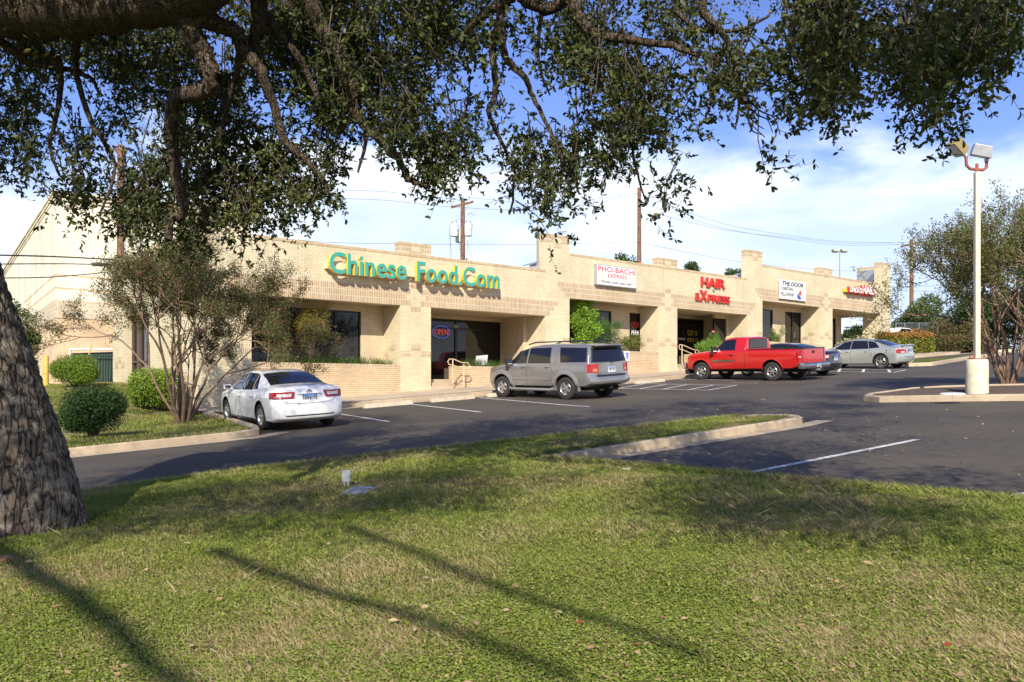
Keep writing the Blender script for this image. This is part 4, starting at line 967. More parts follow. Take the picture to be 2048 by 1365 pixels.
trunk_lines(c, [(-.70, .99), (-.66, .8), (-.60, .70), (-.3, .675), (0, .67), (.3, .675), (.60, .70), (.66, .8), (.70, .99)])
m = MB(); m.tube([(c.xr(y, .90)-.018, y, .898) for y in np.linspace(-.30, .30, 9)], .014, 6); m.build('boot_trim', white, c.root, smooth=60)
c.plate(0, .80, 'BF4 8579')
m = MB()
for rx, rz in ((.062, .042), (.042, .018), (.018, .034)): m.tube([(c.xr(0, .93)-.016, rx*math.cos(t), .945+rz*math.sin(t)+(.012 if rz == .018 else 0)) for t in np.linspace(0, 2*math.pi, 22)], .006, 5, False)
m.build('badge', M['chrome'], c.root)
t = text_obj('model_lettering', 'CAMRY', M['chrome'], w=.16, h=.022, depth=.004, loc=(c.xr(.5, .965)-.012, .56, .985), rot=(math.pi/2, 0, -math.pi/2)); t.parent = c.root
c.cap('bumper_step', [(-.55, .36), (.55, .36), (.62, .39), (-.62, .39)], M['under'], .003)
c.wheels(7); c.put((528, 860.5), 461, .97)
# ---------------------------------------------------------------- silver wagon (large SUV)
grey = paint('silver_grey_metallic', (.32, .308, .292), .55, .28); grey2 = paint('silver_cladding', (.34, .33, .32), .5, .38)
suv = dict(paint=grey, xr=-2.70, xf=2.46, w=.985, wb=3.0, track=1.69, tyre=(.385, .265, .225), gap=.075, zb=[(-2.7, .52), (-2.3, .42), (2.0, .40), (2.46, .45)],
  top=[(-2.7, 1.77), (-2.6, 1.815), (-2.0, 1.875), (-1.0, 1.905), (-.2, 1.89), (.25, 1.845), (.55, 1.75), (.9, 1.55), (1.28, 1.30), (1.35, 1.27), (1.9, 1.215), (2.25, 1.13), (2.46, .98)],
  belt=[(-2.7, 1.20), (-1.5, 1.22), (1.2, 1.19), (2.1, 1.08), (2.46, .86)], ym=[(-2.7, .95), (-2.4, .985), (0, .985), (1.8, .975), (2.2, .94), (2.46, .84)],
  yt=[(-2.7, .72), (-1.5, .735), (.3, .73), (.7, .78), (1.3, .82), (2.46, .7)], crown=[(-2.7, .08), (.5, .10), (1.3, .05), (2.46, .08)],
  rearz=[(.45, .10), (.55, -.03), (.78, -.03), (.82, .06), (1.2, .08), (1.55, .19), (1.88, .34)], frontz=[(.4, .1), (.6, 0), (.95, .08)], rplan=.20, rpow=4)
c2 = Car('wagon_car', 'silver grey full size four door wagon with roof rack parked before the brick planter', 'car', suv); c = c2
c.window([(1.16, 1.235), (.30, 1.25)], [(.70, 1.64), (.34, 1.735)]); c.window([(.21, 1.25), (-.82, 1.25)], [(.24, 1.74), (-.74, 1.755)]); c.window([(-1.30, 1.27), (-2.46, 1.28)], [(-1.16, 1.75), (-2.28, 1.72)])
c.topglass('windshield', 1.24, .68, .93, .93)
c.cap('rear_window', [(.78, 1.27), (-.78, 1.27), (-.64, 1.70), (.64, 1.70)], M['carglass'], .010, 12, 6); c.cap('window_seal', [(.83, 1.24), (-.83, 1.24), (-.68, 1.73), (.68, 1.73)], M['blackplastic'], .005, 12, 6)
m = MB(); m.obox((c.xr(0, 1.84)-.08, 0, 1.805), (1, 0, .08), (0, 1, 0), (-.08, 0, 1),   .14, .66, .022); o = m.build('spoiler', grey, c.root); bevel(o, .018, 3); o.data.shade_smooth()
c.seam([(1.2, 1.2), (1.18, .8), (1.02, .50)]); c.seam([(.255, 1.24), (.25, .5)]); c.seam([(-.86, 1.24), (-.90, 1.0), (-.98, .92)]); c.seam([(-1.1, 1.8), (-1.05, 1.2)], .008)
for x in (.42, -.70): c.handle(x, 1.10, M['chrome'])
c.mirror(1.0, 1.24, M['blackplastic'], sz=(.12, .12, .11)); 
for xc in (-1.5, 1.5): arch_flare(c, xc, grey2, .455, .60, .035)
for sg in (1, -1):
    m = MB(); m.box(-.95, .95, sg*.96-.012, sg*.96+.055 if sg > 0 else sg*.96+.012, .60, .70) if False else None
    m.tube([(-1.02, sg*1.01, .36), (-.92, sg*1.06, .33), (.92, sg*1.06, .33), (1.02, sg*1.01, .36)], .055, 8); m.build('running_board', grey2, c.root, smooth=60)
    m = MB(); m.box(-2.02, -1.97, sg*.90-.10, sg*.90+.10, .22, .50); m.box(.98, 1.02, sg*.90-.10, sg*.90+.10, .22, .48); m.build('mud_flap', M['blackplastic'], c.root)
    m = MB(); zt = 1.905; ysd = sg*.66; m.tube([(-2.2, ysd, zt-.03), (-2.1, ysd, zt+.045), (-1.0, ysd, zt+.06), (0.1, ysd, zt+.05), (.42, ysd, zt-.02)], [.022, .026, .02, .024, .02], 8); m.build('roof_rail', M['blackplastic'], c.root, smooth=60)
c.side('side_moulding', [(.98, .665), (-.90, .665)], [(.98, .735), (-.90, .735)], grey2, .022)
m = MB()
for x in (-1.7, -.3): m.tube([(x, -.64, 1.955), (x, .64, 1.955)], .018, 6)
m.build('roof_bar', M['blackplastic'], c.root)
def lamp_corner(c, z0, z1, yin, yout, xs, mat, lens): lamp_wrap(c, z0, z1, yin, xs, (mat, lens), lens=(.10, .45, .15, .45))
lamp_corner(c, .90, 1.19, .66, .88, -2.50, M['lampred'], M['lampamber'])
c.cap('bumper_step', [(.72, .80), (-.72, .80), (-.70, .83), (.70, .83)], M['blackplastic'], .035)
c.plate(.02, .98, '28C 7JR', off=.02, frame=M['lampclear']); c.cap('plate_recess', [(.27, .88), (-.27, .88), (-.27, 1.09), (.27, 1.09)], grey2, .008, 4, 3)
m = MB(); m.tube([(c.xr(0, 1.3)-.03, .05, 1.22), (c.xr(0, 1.3)-.04, -.10, 1.25), (c.xr(.3, 1.35)-.03, -.42, 1.31)], .012, 5); m.build('wiper', M['blackplastic'], c.root)
m = MB(); m.tube([(c.xr(0, 1.15)-.012, .04*math.cos(t), 1.15+.026*math.sin(t)) for t in np.linspace(0, 2*math.pi, 18)], .005, 5, False); m.build('badge', M['chrome'], c.root)
t = text_obj('model_lettering', 'Limited', M['chrome'], w=.22, h=.05, depth=.005, loc=(c.xr(.6, .86)-.012, .66, .845), rot=(math.pi/2, 0, -math.pi/2), shear=.3); t.parent = c.root
m = MB(); m.box(-2.62, -2.3, -.05, .05, .34, .42); m.tube([(-2.60, -.42, .36), (-2.3, -.42, .38)], .03, 8); m.build('tow_hitch', M['under'], c.root)
c.side('marker_lamp', [(2.28, .90), (2.05, .92)], [(2.26, 1.05), (2.10, 1.05)], M['lampamber'], .012, 4, 3)
m = MB(); m.box(-2.2, 2.0, -.70, .70, .30, .43); m.build('chassis', M['under'], c.root)
c.wheels(5); c.put((1135.5, 799.3), 1009.5, .94)
# ---------------------------------------------------------------- red pickup
redp = paint('red_car_paint', (.50, .010, .010), 0, .26)
trk = dict(paint=redp, xr=-2.93, xf=2.62, w=.985, wb=3.378, track=1.66, tyre=(.385, .245, .225), gap=.085, zb=[(-2.93, .58), (-2.5, .48), (2.2, .42), (2.62, .46)],
  top=[(-2.93, 1.285), (-.50, 1.285), (-.475, 1.30), (-.455, 1.72), (-.41, 1.78), (-.3, 1.805), (0, 1.82), (.35, 1.81), (.55, 1.765), (.75, 1.62), (1.12, 1.29), (1.2, 1.265), (1.9, 1.21), (2.35, 1.14), (2.62, 1.03)],
  belt=[(-2.93, 1.25), (-.5, 1.25), (-.3, 1.23), (1.1, 1.22), (2.1, 1.13), (2.62, .95)], ym=[(-2.93, .965), (-2.7, .985), (0, .985), (2.2, .97), (2.62, .90)],
  yt=[(-2.93, .93), (-.50, .92), (-.44, .72), (.4, .72), (.7, .76), (1.15, .85), (2.62, .80)], crown=[(-2.93, .012), (-.49, .012), (-.42, .07), (.5, .07), (1.15, .04), (2.62, .05)],
  rearz=[(.4, .05), (.5, 0), (1.3, .015)], frontz=[(.4, .04), (.6, 0), (1.0, .04)], rplan=.05, rpow=8, fplan=.22, bed=(-2.86, -.52, .80, .80), xs=[-.50, -.49, -.48, -.475, -.465, -.455, -.445])
c3 = Car('pickup_truck', 'bright red single cab pickup truck with long bed and chrome rear bumper', 'pickup truck', trk); c = c3
c.window([(1.02, 1.265), (.02, 1.27)], [(.60, 1.66), (.05, 1.715)]); c.topglass('windshield', 1.08, .62, .93, .93)
def fnb(u, v):
    y = (.62-1.24*u); z = 1.34+.36*v; y *= 1-.06*v; return (-.470+.012*v-.012, y, z)
c.grid('rear_window', fnb, 8, 4, M['carglass']); c.grid('window_seal', lambda u, v: (-.470+.012*v-.006, (.66-1.32*u)*(1-.06*v), 1.31+.42*v), 8, 4, M['blackplastic'])
c.seam([(1.16, 1.22), (1.16, .8), (1.10, .50)]); c.seam([(-.03, 1.25), (-.04, .50)]); c.seam([(-.47, 1.24), (-.47, .50)], .02)
c.handle(.16, 1.06, M['blackplastic']); c.mirror(.92, 1.26, M['blackplastic'], sz=(.10, .12, .12))
c.side('side_moulding', [(1.08, .775), (.05, .775)], [(1.08, .865), (.05, .865)], M['blackplastic'], .014); c.side('moulding_strip', [(1.06, .80), (.07, .80)], [(1.06, .835), (.07, .835)], M['chrome'], .019)
for xc in (-1.689, 1.689): arch_flare(c, xc, redp, .465, .51, .014, 4, 176)
lamp_wrap(c, .84, 1.24, .83, -2.80, (M['lampred'], M['lampclear']), slant=0., lens=(.3, .7, .25, .36))
trunk_lines(c, [(.77, 1.26), (.77, .70), (-.77, .70), (-.77, 1.26)])
m = MB(); m.box(-2.955, -2.86, -.80, .80, 1.287, 1.315); m.build('tailgate_cap', M['blackplastic'], c.root)
for sg in (1, -1): m = MB(); m.box(-2.93, -.52, sg*.87-.07, sg*.87+.07, 1.287, 1.303); m.build('bed_rail_cap', M['blackplastic'], c.root)
m = MB(); m.lathe([(0, 0), (.055, 0), (.06, .012), (0, .012)], 20, Matrix.Translation((c.xr(0, 1.1)-.002, .0, 1.14))@Matrix.Scale(1.5, 4, (0, 1, 0))@Matrix.Rotation(-math.pi/2, 4, 'Y')); m.build('tailgate_handle', M['blackplastic'], c.root)
m = MB(); pts = [(-2.98, .985), (-3.10, .93), (-3.13, .45), (-3.13, -.45), (-3.10, -.93), (-2.98, -.985)]
for (x, y) in pts:
    for dx, z in ((0.10, .50), (0, .50), (-.012, .60), (0, .70), (.02, .72), (.12, .72)): m.v.append((x+dx, y, z))
for i in range(5):
    for j in range(5): a = i*6+j; m.f.append((a, a+1, a+7, a+6))
m.f += [tuple(range(6)), tuple(range(30, 36))[::-1]]; m.build('rear_bumper', M['bumperchrome'], c.root, smooth=50)
m = MB(); x = -3.15; m.box(x, x+.01, -.16, .16, .535, .69); o = m.build('license_plate', M['blackplastic'], c.root); m = MB(); m.box(x-.004, x-.0005, -.15, .15, .54, .685); m.build('plate_face', plate_mat, o)
t = text_obj('plate_number', '54T RX1', M['navy'], w=.25, h=.07, depth=.003, bold=.02, loc=(x-.007, .125, .565), rot=(math.pi/2, 0, -math.pi/2)); t.parent = o
m = MB(); m.box(2.50, 2.68, -.93, .93, .46, .74); o = m.build('front_bumper', M['chrome'], c.root); bevel(o, .05, 3); o.data.shade_smooth()
m = MB(); m.box(2.42, 2.66, -.80, .80, .24, .45); o = m.build('air_dam', M['blackplastic'], c.root); bevel(o, .06, 3)
m = MB(); m.lathe([(0, 0), (.03, .0), (.045, .05), (.05, .10), (.02, .13), (0, .13)], 14, Matrix.Translation((-3.22, -.0, .47))); m.box(-3.2, -2.6, -.035, .035, .40, .47); m.tube([(-3.0, -.55, .40), (-2.5, -.5, .42)], .035, 8); m.build('tow_hitch', M['galv'], c.root)
for t_, y in (('SILVERADO', .74),): pass
t = text_obj('model_lettering', 'SILVERADO', M['chrome'], w=.27, h=.032, depth=.004, bold=.02, loc=(c.xr(.6, .8)-.010, .73, .775), rot=(math.pi/2, 0, -math.pi/2)); t.parent = c.root
t = text_obj('model_lettering', '1500', M['chrome'], w=.14, h=.03, depth=.004, bold=.02, loc=(c.xr(.6, .8)-.010, -.55, .775), rot=(math.pi/2, 0, -math.pi/2)); t.parent = c.root
m = MB()
for y in (-.12, 0, .12): m.box(-.30, -.24, y-.04, y+.04, 1.80, 1.83)
m.build('cab_lamp', M['lampclear'], c.root)
m = MB(); m.box(-2.7, 2.2, -.50, .50, .34, .52); m.build('chassis', M['under'], c.root)
c.wheels(6, style='five'); c.put((1546.8, 762), 1405.5, .965)
# ---------------------------------------------------------------- black sedan
black = paint('black_car_paint', (.012, .012, .016), 0, .2)
blk = dict(sed); blk.update(paint=black, xr=-2.40, xf=2.25, w=.89, wb=2.70, track=1.54, rearz=[(.2, .10), (.4, 0), (.6, 0), (.75, .03), (1.0, .06)])
blk['top'] = [(x*.97, z*.965) for x, z in sed['top']]; blk['top'][0] = (-2.40, .93); blk['belt'] = [(x*.97, z*.96) for x, z in sed['belt']]
c4 = Car('sedan_car', 'black sedan half hidden behind the tailgate of the red pickup', 'car', blk); c = c4
c.window([(1.05, .925), (.13, .95)], [(.60, 1.25), (.16, 1.335)]); c.window([(.06, .95), (-.78, .97)], [(.09, 1.335), (-.62, 1.31)]); c.window([(-.84, .98), (-1.12, .99)], [(-.68, 1.29), (-.80, 1.25)])
c.topglass('rear_window', -1.55, -.82, .90, .93); c.topglass('windshield', 1.18, .56, .92, .93); c.mirror(.83, .94)
lamp_wrap(c, .74, .90, .46, -2.15, (M['lampred'], M['lampclear'])); c.plate(0, .72, 'CK5 210', w=.30, h=.15)
trunk_lines(c, [(-.66, .93), (-.62, .75), (-.55, .63), (0, .60), (.55, .63), (.62, .75), (.66, .93)]); m = MB(); m.tube([(c.xr(0, .85)-.012, .045*math.cos(t), .86+.03*math.sin(t)) for t in np.linspace(0, 2*math.pi, 16)], .006, 5, False); m.build('badge', M['chrome'], c.root)
m = MB(); m.tube([(-1.0, .3, 1.36), (-1.06, .3, 1.48), (-1.12, .3, 1.62)], .006, 4); m.build('antenna', M['blackplastic'], c.root)
c.seam([(.095, .94), (.05, .28)]); c.wheels(5)
# ---------------------------------------------------------------- silver sedan
silver = paint('pale_silver_paint', (.44, .46, .42), .45, .3)
slv = dict(paint=silver, xr=-2.45, xf=2.32, w=.90, wb=2.80, track=1.53, tyre=(.335, .225, .225), zb=[(-2.45, .32), (-2.1, .22), (2.0, .20), (2.32, .28)],
  top=[(-2.45, 1.00), (-2.36, 1.045), (-2.1, 1.05), (-1.75, 1.065), (-1.5, 1.14), (-1.15, 1.28), (-.85, 1.36), (-.4, 1.405), (0, 1.41), (.35, 1.375), (.7, 1.25), (1.2, 1.0), (1.4, .97), (1.9, .90), (2.2, .76), (2.32, .62)],
  belt=[(-2.45, .88), (-2.2, .95), (-1.5, .955), (-.5, .925), (1.0, .885), (1.9, .80), (2.32, .55)],
  ym=[(-2.45, .80), (-2.15, .87), (-1.6, .895), (0, .90), (1.5, .89), (2.0, .84), (2.32, .70)],
  yt=[(-2.45, .66), (-1.7, .70), (-1.2, .62), (-.6, .575), (.4, .575), (.8, .63), (1.25, .74), (2.32, .58)],
  crown=[(-2.45, .06), (-1.7, .05), (-.4, .08), (.5, .07), (1.3, .045), (2.32, .06)], rearz=[(.2, .12), (.34, .03), (.5, .0), (.66, .02), (.75, .05), (1.0, .10)], frontz=[(.2, .06), (.45, .0), (.7, .12)], rplan=.32, rpow=2.4)
c5 = Car('sedan_car', 'pale silver sedan with round red lamps and small spoiler, last car in the row', 'car', slv); c = c5
c.window([(1.02, .90), (.12, .945)], [(.52, 1.24), (.14, 1.32)]); c.window([(.06, .945), (-.80, .965)], [(.08, 1.32), (-.62, 1.315)]); c.window([(-.85, .97), (-1.32, 1.01)], [(-.68, 1.31), (-1.02, 1.23)])
c.topglass('rear_window', -1.70, -.92, .88, .93); c.topglass('windshield', 1.14, .50, .92, .93); c.mirror(.78, .93)
lamp_corner(c, .72, .90, .52, .76, -2.22, M['lampred'], M['lampclear']); c.cap('boot_lamp', [(.48, .74), (.36, .74), (.36, .86), (.48, .86)], M['lampred'], .010, 3, 3); c.cap('boot_lamp', [(-.36, .74), (-.48, .74), (-.48, .86), (-.36, .86)], M['lampred'], .010, 3, 3)
c.plate(0, .80, 'DKN 471'); m = MB(); m.obox((-2.22, 0, 1.085), (1, 0, .1), (0, 1, 0), (-.1, 0, 1), .11, .62, .014); m.box(-2.32, -2.22, .50, .56, 1.04, 1.09); m.box(-2.32, -2.22, -.56, -.50, 1.04, 1.09); o = m.build('spoiler', silver, c.root); bevel(o, .01)
c.seam([(1.08, .88), (1.0, .28)]); c.seam([(.09, .93), (.05, .28)]); c.seam([(-.83, .94), (-.95, .72), (-1.0, .58)]); c.handle(.22, .80, silver); c.handle(-.72, .82, silver)
c.cap('boot_trim', [(.50, .545), (-.50, .545), (-.50, .56), (.50, .56)], M['under'], .006); c.wheels(6, style='five'); c.put((1763, 738), yaw=0)
# black car stands in the bay behind the pickup
c4.put((1606, 753.5), yaw=0)
# ================================================================= the big oak
GRID = """
2222223677889655788887688878888864
6543344677888744578888778888888876
7777674277776426888875446788768888887
"""
ROWS = [
 "22222236777888655678888768898788864",
]
rows = ["22222236778885565788887689878885 4".replace(' ', ''),
"65433446778887445788887788888888"[:32],
"77767743777764268888754467888888"[:32],
"77777526888765445788886788888876"[:32],
"77888636898766534788875578888852"[:32],
"77888878998776534688876368887510"[:32],
"78888888888875634788876135775310"[:32],
"78888889987777633688874013530100"[:32],
"78886888887566624677642000000000"[:32],
"77768888786575311754572100000000"[:32],
"23888887755530001642530000000000"[:32],
"03888887633230003200010000000000"[:32],
"01677632300000000000000000000000"[:32]]
rows[0] = "22222236778875567788887789878884"
rows[9] = "67767888796523631641576200000000"; rows[9] = "67767888765326531641576200000000"
rows[10] = "12788887555000001612531000000000"
rows[11] = "03888876333200000300010000000000"
def col_t(x): return float(np.interp(x, [0, 500, 1000, 1300, 1500, 2048], [9.3, 9.2, 8.4, 7.9, 7.0, 6.0]))
oak = thing('oak_tree', 'huge spreading live oak leaning in from the left with dark hanging branches over everything', 'tree', (1.6, 8.9, -1.5))
ORI = Vector(oak.location)
def sub(o, par): o.parent = par; o.matrix_parent_inverse = Matrix.Translation(-Vector(par.location)); return o
def catmull(pts, n=6):
    P = [pts[0]]+list(pts)+[pts[-1]]; out = []
    for i in range(1, len(P)-2):
        for k in range(n):
            t = k/n; a, b, c, d = P[i-1], P[i], P[i+1], P[i+2]
            out.append(.5*((2*b)+(c-a)*t+(2*a-5*b+4*c-d)*t*t+(3*b-a-3*c+d)*t**3))
    out.append(P[-2]); return out
def limb(mb, pts, r0, r1, n=10, wob=.02, seg=6):
    P = catmull([Vector(p) for p in pts], seg); m = len(P)
    R = [r0+(r1-r0)*(i/(m-1))+RNG.normal()*wob*r0*.5 for i in range(m)]
    mb.tube([p+Vector(RNG.normal(size=3))*wob*r0*2 for p in P], [max(r, .004) for r in R], n); return P
# trunk
def trunk():
    tb = gnd(30, 1085, .11); c0 = at(28, 1060, tb.xy.length*0+8.35); zb = c0.z-.35
    keys = [(28, 1100, .82), (28, 1060, .64), (22, 1000, .62), (0, 900, .585), (-30, 800, .55), (-62, 700, .54), (-100, 600, .53), (-135, 480, .52), (-165, 360, .50), (-190, 240, .50), (-215, 120, .52), (-235, 20, .50), (-240, -90, .42)]
    P = [at(x, y, 8.35+.0*i) for i, (x, y, r) in enumerate(keys)]; R = [k[2] for k in keys]; P2 = catmull(P, 8); m = len(P2); R2 = np.interp(np.linspace(0, len(R)-1, m), range(len(R)), R)
    n = 160; V = []; 
    for i, p in enumerate(P2):
        a = P2[max(0, i-1)]; b = P2[min(m-1, i+1)]; d = (b-a).normalized(); u = d.cross(Vector((0, 1, 0))).normalized(); w = d.cross(u)
        for k in range(n):
            t = 2*math.pi*k/n; fl = max(0, 1-i/14); r = R2[i]*(1+.07*fl*math.sin(t*5+1)+.04*math.sin(t*3+i*.06)); V.append(p+(u*math.cos(t)+w*math.sin(t))*r)
    Fc = [(i*n+k, i*n+(k+1) % n, (i+1)*n+(k+1) % n, (i+1)*n+k) for i in range(m-1) for k in range(n)]
    mb = MB(); mb.v = [tuple(v) for v in V]; mb.f = Fc; o = mb.build('trunk', M['oakbark'], smooth=80)
    md = o.modifiers.new('s', 'SUBSURF'); md.levels = 1; md.render_levels = 1
    tx = bpy.data.textures.new('bark_relief', 'VORONOI'); tx.distance_metric = 'DISTANCE'; tx.noise_scale = .06; tx.weight_1 = -1; tx.weight_2 = 1; tx.intensity = 1.0
    e = bpy.data.objects.new('relief_axis', None); e.scale = (1, 1, 3.0); 
    md = o.modifiers.new('d', 'DISPLACE'); md.texture = tx; md.strength = .065; md.mid_level = .45
    # stretch the relief along the trunk through a UV-free object space: use vertex-scaled copy
    me = o.data; uvl = None
    bm = bmesh.new(); bm.from_mesh(me); uvl = bm.loops.layers.uv.new('uv')
    for f in bm.faces:
        for l in f.loops:
            i, k = divmod(l.vert.index, n); ang = k/n
            if k == 0 and any(v.vert.index % n == n-1 for v in f.loops): ang = 1.0
            l[uvl].uv = (ang*3.4, i/m*5.2*.36)
    bm.to_mesh(me); bm.free(); md.texture_coords = 'UV'; md.uv_layer = 'uv'
    sub(o, oak); return P2
TP = trunk()
br = MB()
start = at(-235, 40, 8.3)
main = limb(br, [start, at(-120, 5, 8.2), at(0, 5, 8.0), at(130, 8, 7.8), at(260, -8, 7.7), at(360, -10, 7.6), at(440, -60, 7.5), at(560, -140, 7.6)], .37, .20, 18, .03)
B = []
def tb(pts, r0, r1, n=8, wob=.05):
    P = [at(x, y, t) for x, y, t in pts]; B.append(limb(br, P, r0, r1, n, wob, 5))
tb([(355, 10, 7.6), (385, 60, 7.7), (405, 110, 7.8), (425, 160, 7.8), (405, 183, 7.8), (362, 190, 7.8), (343, 225, 7.9), (345, 290, 8.), (352, 350, 8.), (368, 420, 8.1), (345, 440, 8.2), (335, 480, 8.2)], .105, .030, 10)
tb([(380, 25, 7.6), (430, 45, 7.8), (470, 62, 7.9), (488, 100, 8.), (520, 140, 8.), (550, 220, 8.2), (575, 290, 8.3), (625, 330, 8.4), (655, 385, 8.5)], .085, .02)
tb([(520, -40, 8.), (518, 40, 8.), (508, 90, 8.1), (520, 150, 8.3), (545, 200, 8.4)], .085, .03)
tb([(520, 20, 8.), (555, 60, 8.1), (600, 120, 8.2), (625, 170, 8.3), (650, 230, 8.4), (700, 250, 8.5)], .05, .012)
tb([(605, -40, 7.8), (640, 50, 8.), (680, 110, 8.1), (700, 170, 8.2), (710, 230, 8.3), (760, 280, 8.3), (800, 330, 8.3), (822, 362, 8.3), (860, 370, 8.4)], .085, .022, 10)
tb([(735, 258, 8.2), (728, 300, 8.2), (716, 345, 8.2)], .025, .01)
tb([(1035, -30, 7.6), (1010, 8, 7.7), (985, 18, 7.8), (950, 45, 7.9), (925, 80, 8.)], .06, .025)
tb([(1010, 0, 7.7), (995, 60, 7.8), (984, 95, 7.9), (990, 150, 7.9), (990, 195, 8.), (977, 222, 8.), (990, 260, 8.1), (1010, 300, 8.2), (1030, 350, 8.3), (1020, 430, 8.3)], .042, .010)
tb([(1000, 5, 7.7), (1006, 95, 7.8), (1022, 130, 7.9), (1050, 155, 7.9), (1065, 195, 8.), (1100, 260, 8.), (1130, 330, 8.), (1160, 390, 8.1)], .040, .010)
tb([(1040, -10, 7.6), (1090, 18, 7.7), (1140, -5, 7.6)], .06, .05)
tb([(1140, -5, 7.4), (1165, 48, 7.4), (1200, 70, 7.3), (1260, 80, 7.2), (1330, 90, 7.1), (1400, 110, 7.)], .055, .02)
tb([(1180, 60, 7.4), (1185, 110, 7.6), (1200, 170, 7.8), (1230, 200, 7.9), (1260, 260, 7.9), (1270, 330, 7.9), (1290, 400, 7.9)], .03, .008)
tb([(1085, 20, 7.7), (1075, 100, 7.8), (1085, 155, 7.9), (1100, 190, 8.)], .022, .008)
tb([(1420, -40, 6.8), (1405, 20, 6.9), (1440, 60, 6.9), (1470, 120, 7.), (1480, 180, 7.), (1470, 260, 7.)], .04, .008)
tb([(1590, -30, 6.6), (1610, 40, 6.7), (1650, 80, 6.7), (1700, 110, 6.7), (1760, 140, 6.6), (1830, 150, 6.5)], .045, .010)
tb([(1680, -20, 6.5), (1720, 45, 6.5), (1790, 85, 6.4), (1850, 150, 6.4), (1890, 210, 6.4)], .04, .008)
tb([(1610, 40, 6.7), (1612, 110, 6.8), (1650, 190, 6.8), (1680, 250, 6.8)], .02, .006)
tb([(1350, 20, 7.1), (1400, 60, 7.), (1480, 60, 6.9), (1540, 30, 6.8)], .025, .01)
tb([(50, 60, 8.), (45, 100, 8.2), (85, 110, 8.3), (120, 130, 8.4), (115, 220, 8.5), (100, 290, 8.6), (118, 350, 8.6)], .05, .012)
tb([(0, 80, 8.2), (60, 125, 8.4), (140, 140, 8.5), (185, 160, 8.5), (200, 195, 8.6)], .04, .012)
tb([(160, 60, 8.), (150, 130, 8.3), (180, 240, 8.5), (230, 330, 8.6), (200, 430, 8.6)], .04, .01)
tb([(480, 100, 8.), (470, 160, 8.1), (450, 230, 8.3), (440, 300, 8.4), (470, 380, 8.4), (500, 440, 8.4)], .035, .008)
tb([(345, 300, 8.), (300, 340, 8.2), (250, 400, 8.3), (180, 440, 8.4)], .02, .006)
# bare twigs hanging at the right gap
for q in ([(1478, 180, 7.), (1495, 215, 7.), (1500, 245, 7.), (1530, 275, 7.)], [(1490, 205, 7.), (1515, 230, 7.), (1535, 240, 7.), (1545, 265, 7.)], [(1488, 225, 7.), (1515, 250, 7.), (1528, 258, 7.)], [(1495, 235, 7.), (1505, 262, 7.), (1525, 270, 7.)], [(1492, 195, 7.), (1520, 222, 7.), (1548, 236, 7.), (1560, 270, 7.)]): tb(q, .009, .003, 5, .02)
# limbs overhead and behind the eye whose shadows cross the grass
tl = math.tan(EL)
def above(px_, py_, h):
    G = gnd(px_, py_, .12); return Vector((G.x-AZ[0]*h/tl, G.y-AZ[1]*h/tl, G.z+h))
for pts, h, r0, r1 in (([(-60, 1050), (30, 1120), (160, 1200), (270, 1290), (390, 1400)], 7.5, .10, .05), ([(430, 1110), (620, 1180), (800, 1240), (1000, 1310), (1150, 1370)], 7.5, .055, .035),
                       ([(700, 1062), (860, 1130), (1050, 1200), (1250, 1270), (1400, 1330)], 7.5, .045, .03), ([(350, 960), (420, 925), (440, 900), (520, 890)], 5.6, .22, .08), ([(600, 960), (720, 890), (800, 870), (1000, 850)], 5.4, .10, .03), ([(450, 945), (620, 900), (700, 860), (760, 845)], 5.9, .07, .03)):
    P = [above(x, y, h) for x, y in pts]; limb(br, P, r0, r1, 8, .06)
o = br.build('limbs', M['limbbark'], smooth=60); sub(o, oak)
# sprays of leaves
BLOB = []; tw = MB(); LP = []; LD = []; LN = []; LS = []; LC = []
def spray(c, scale=1., nleaf=11, twig=True, tint=None):
    c = Vector(c); d = Vector(RNG.normal(size=3)); d.z -= .55; d.normalize(); L = .20*scale*RNG.uniform(.6, 1.3); side = d.cross(Vector((0, 0, 1))); side.normalize(); cur = Vector(RNG.normal(size=3))*.25
    pts = [c+d*L*t+cur*L*t*t for t in (0, .5, 1)]
    if twig: tw.tube(pts, [.0028*scale, .002*scale, .0012*scale], 3, False)
    base_c = tint if tint is not None else .5
    for k in range(nleaf):
        t = RNG.uniform(.1, 1.05) if k else 1.; p = c+d*L*t+cur*L*t*t; a = RNG.normal(size=3); ld = np.array(d)*.6+a*.75; LP.append(tuple(p)); LD.append(ld); LN.append(RNG.normal(size=3)+np.array([0, 0, .9])); LS.append(scale*RNG.uniform(.038, .064)); LC.append(base_c+RNG.normal()*.15)
CW = 64; RH = 40
def dens(x, y):
    ix = min(31, max(0, int(x//CW))); iy = int(y//RH)
    if iy < 0: return 7
    if iy > 12: return 0
    return int(rows[iy][ix])
_ng = RNG.uniform(size=(40, 60))
def cnoise(x, y):                                                # lumpy field that gathers leaves into boughs with gaps between
    v = 0
    for s_, w_ in ((62., .62), (27., .38)):
        fx, fy = (x+200)/s_, (y+200)/s_*.8; ix, iy = int(fx), int(fy); u, q = fx-ix, fy-iy; g = lambda a, b: _ng[b % 40, a % 60]
        v += w_*((g(ix, iy)*(1-u)+g(ix+1, iy)*u)*(1-q)+(g(ix, iy+1)*(1-u)+g(ix+1, iy+1)*u)*q)
    return v
def dlin(x, y):
    fx = x/CW-.5; fy = y/RH-.5; ix = math.floor(fx); iy = math.floor(fy); u, q = fx-ix, fy-iy
    D = lambda a, b: int(rows[min(12, max(0, b))][min(31, max(0, a))]) if b < 13 else 0
    return (D(ix, iy)*(1-u)+D(ix+1, iy)*u)*(1-q)+(D(ix, iy+1)*(1-u)+D(ix+1, iy+1)*u)*q
NCL = 0
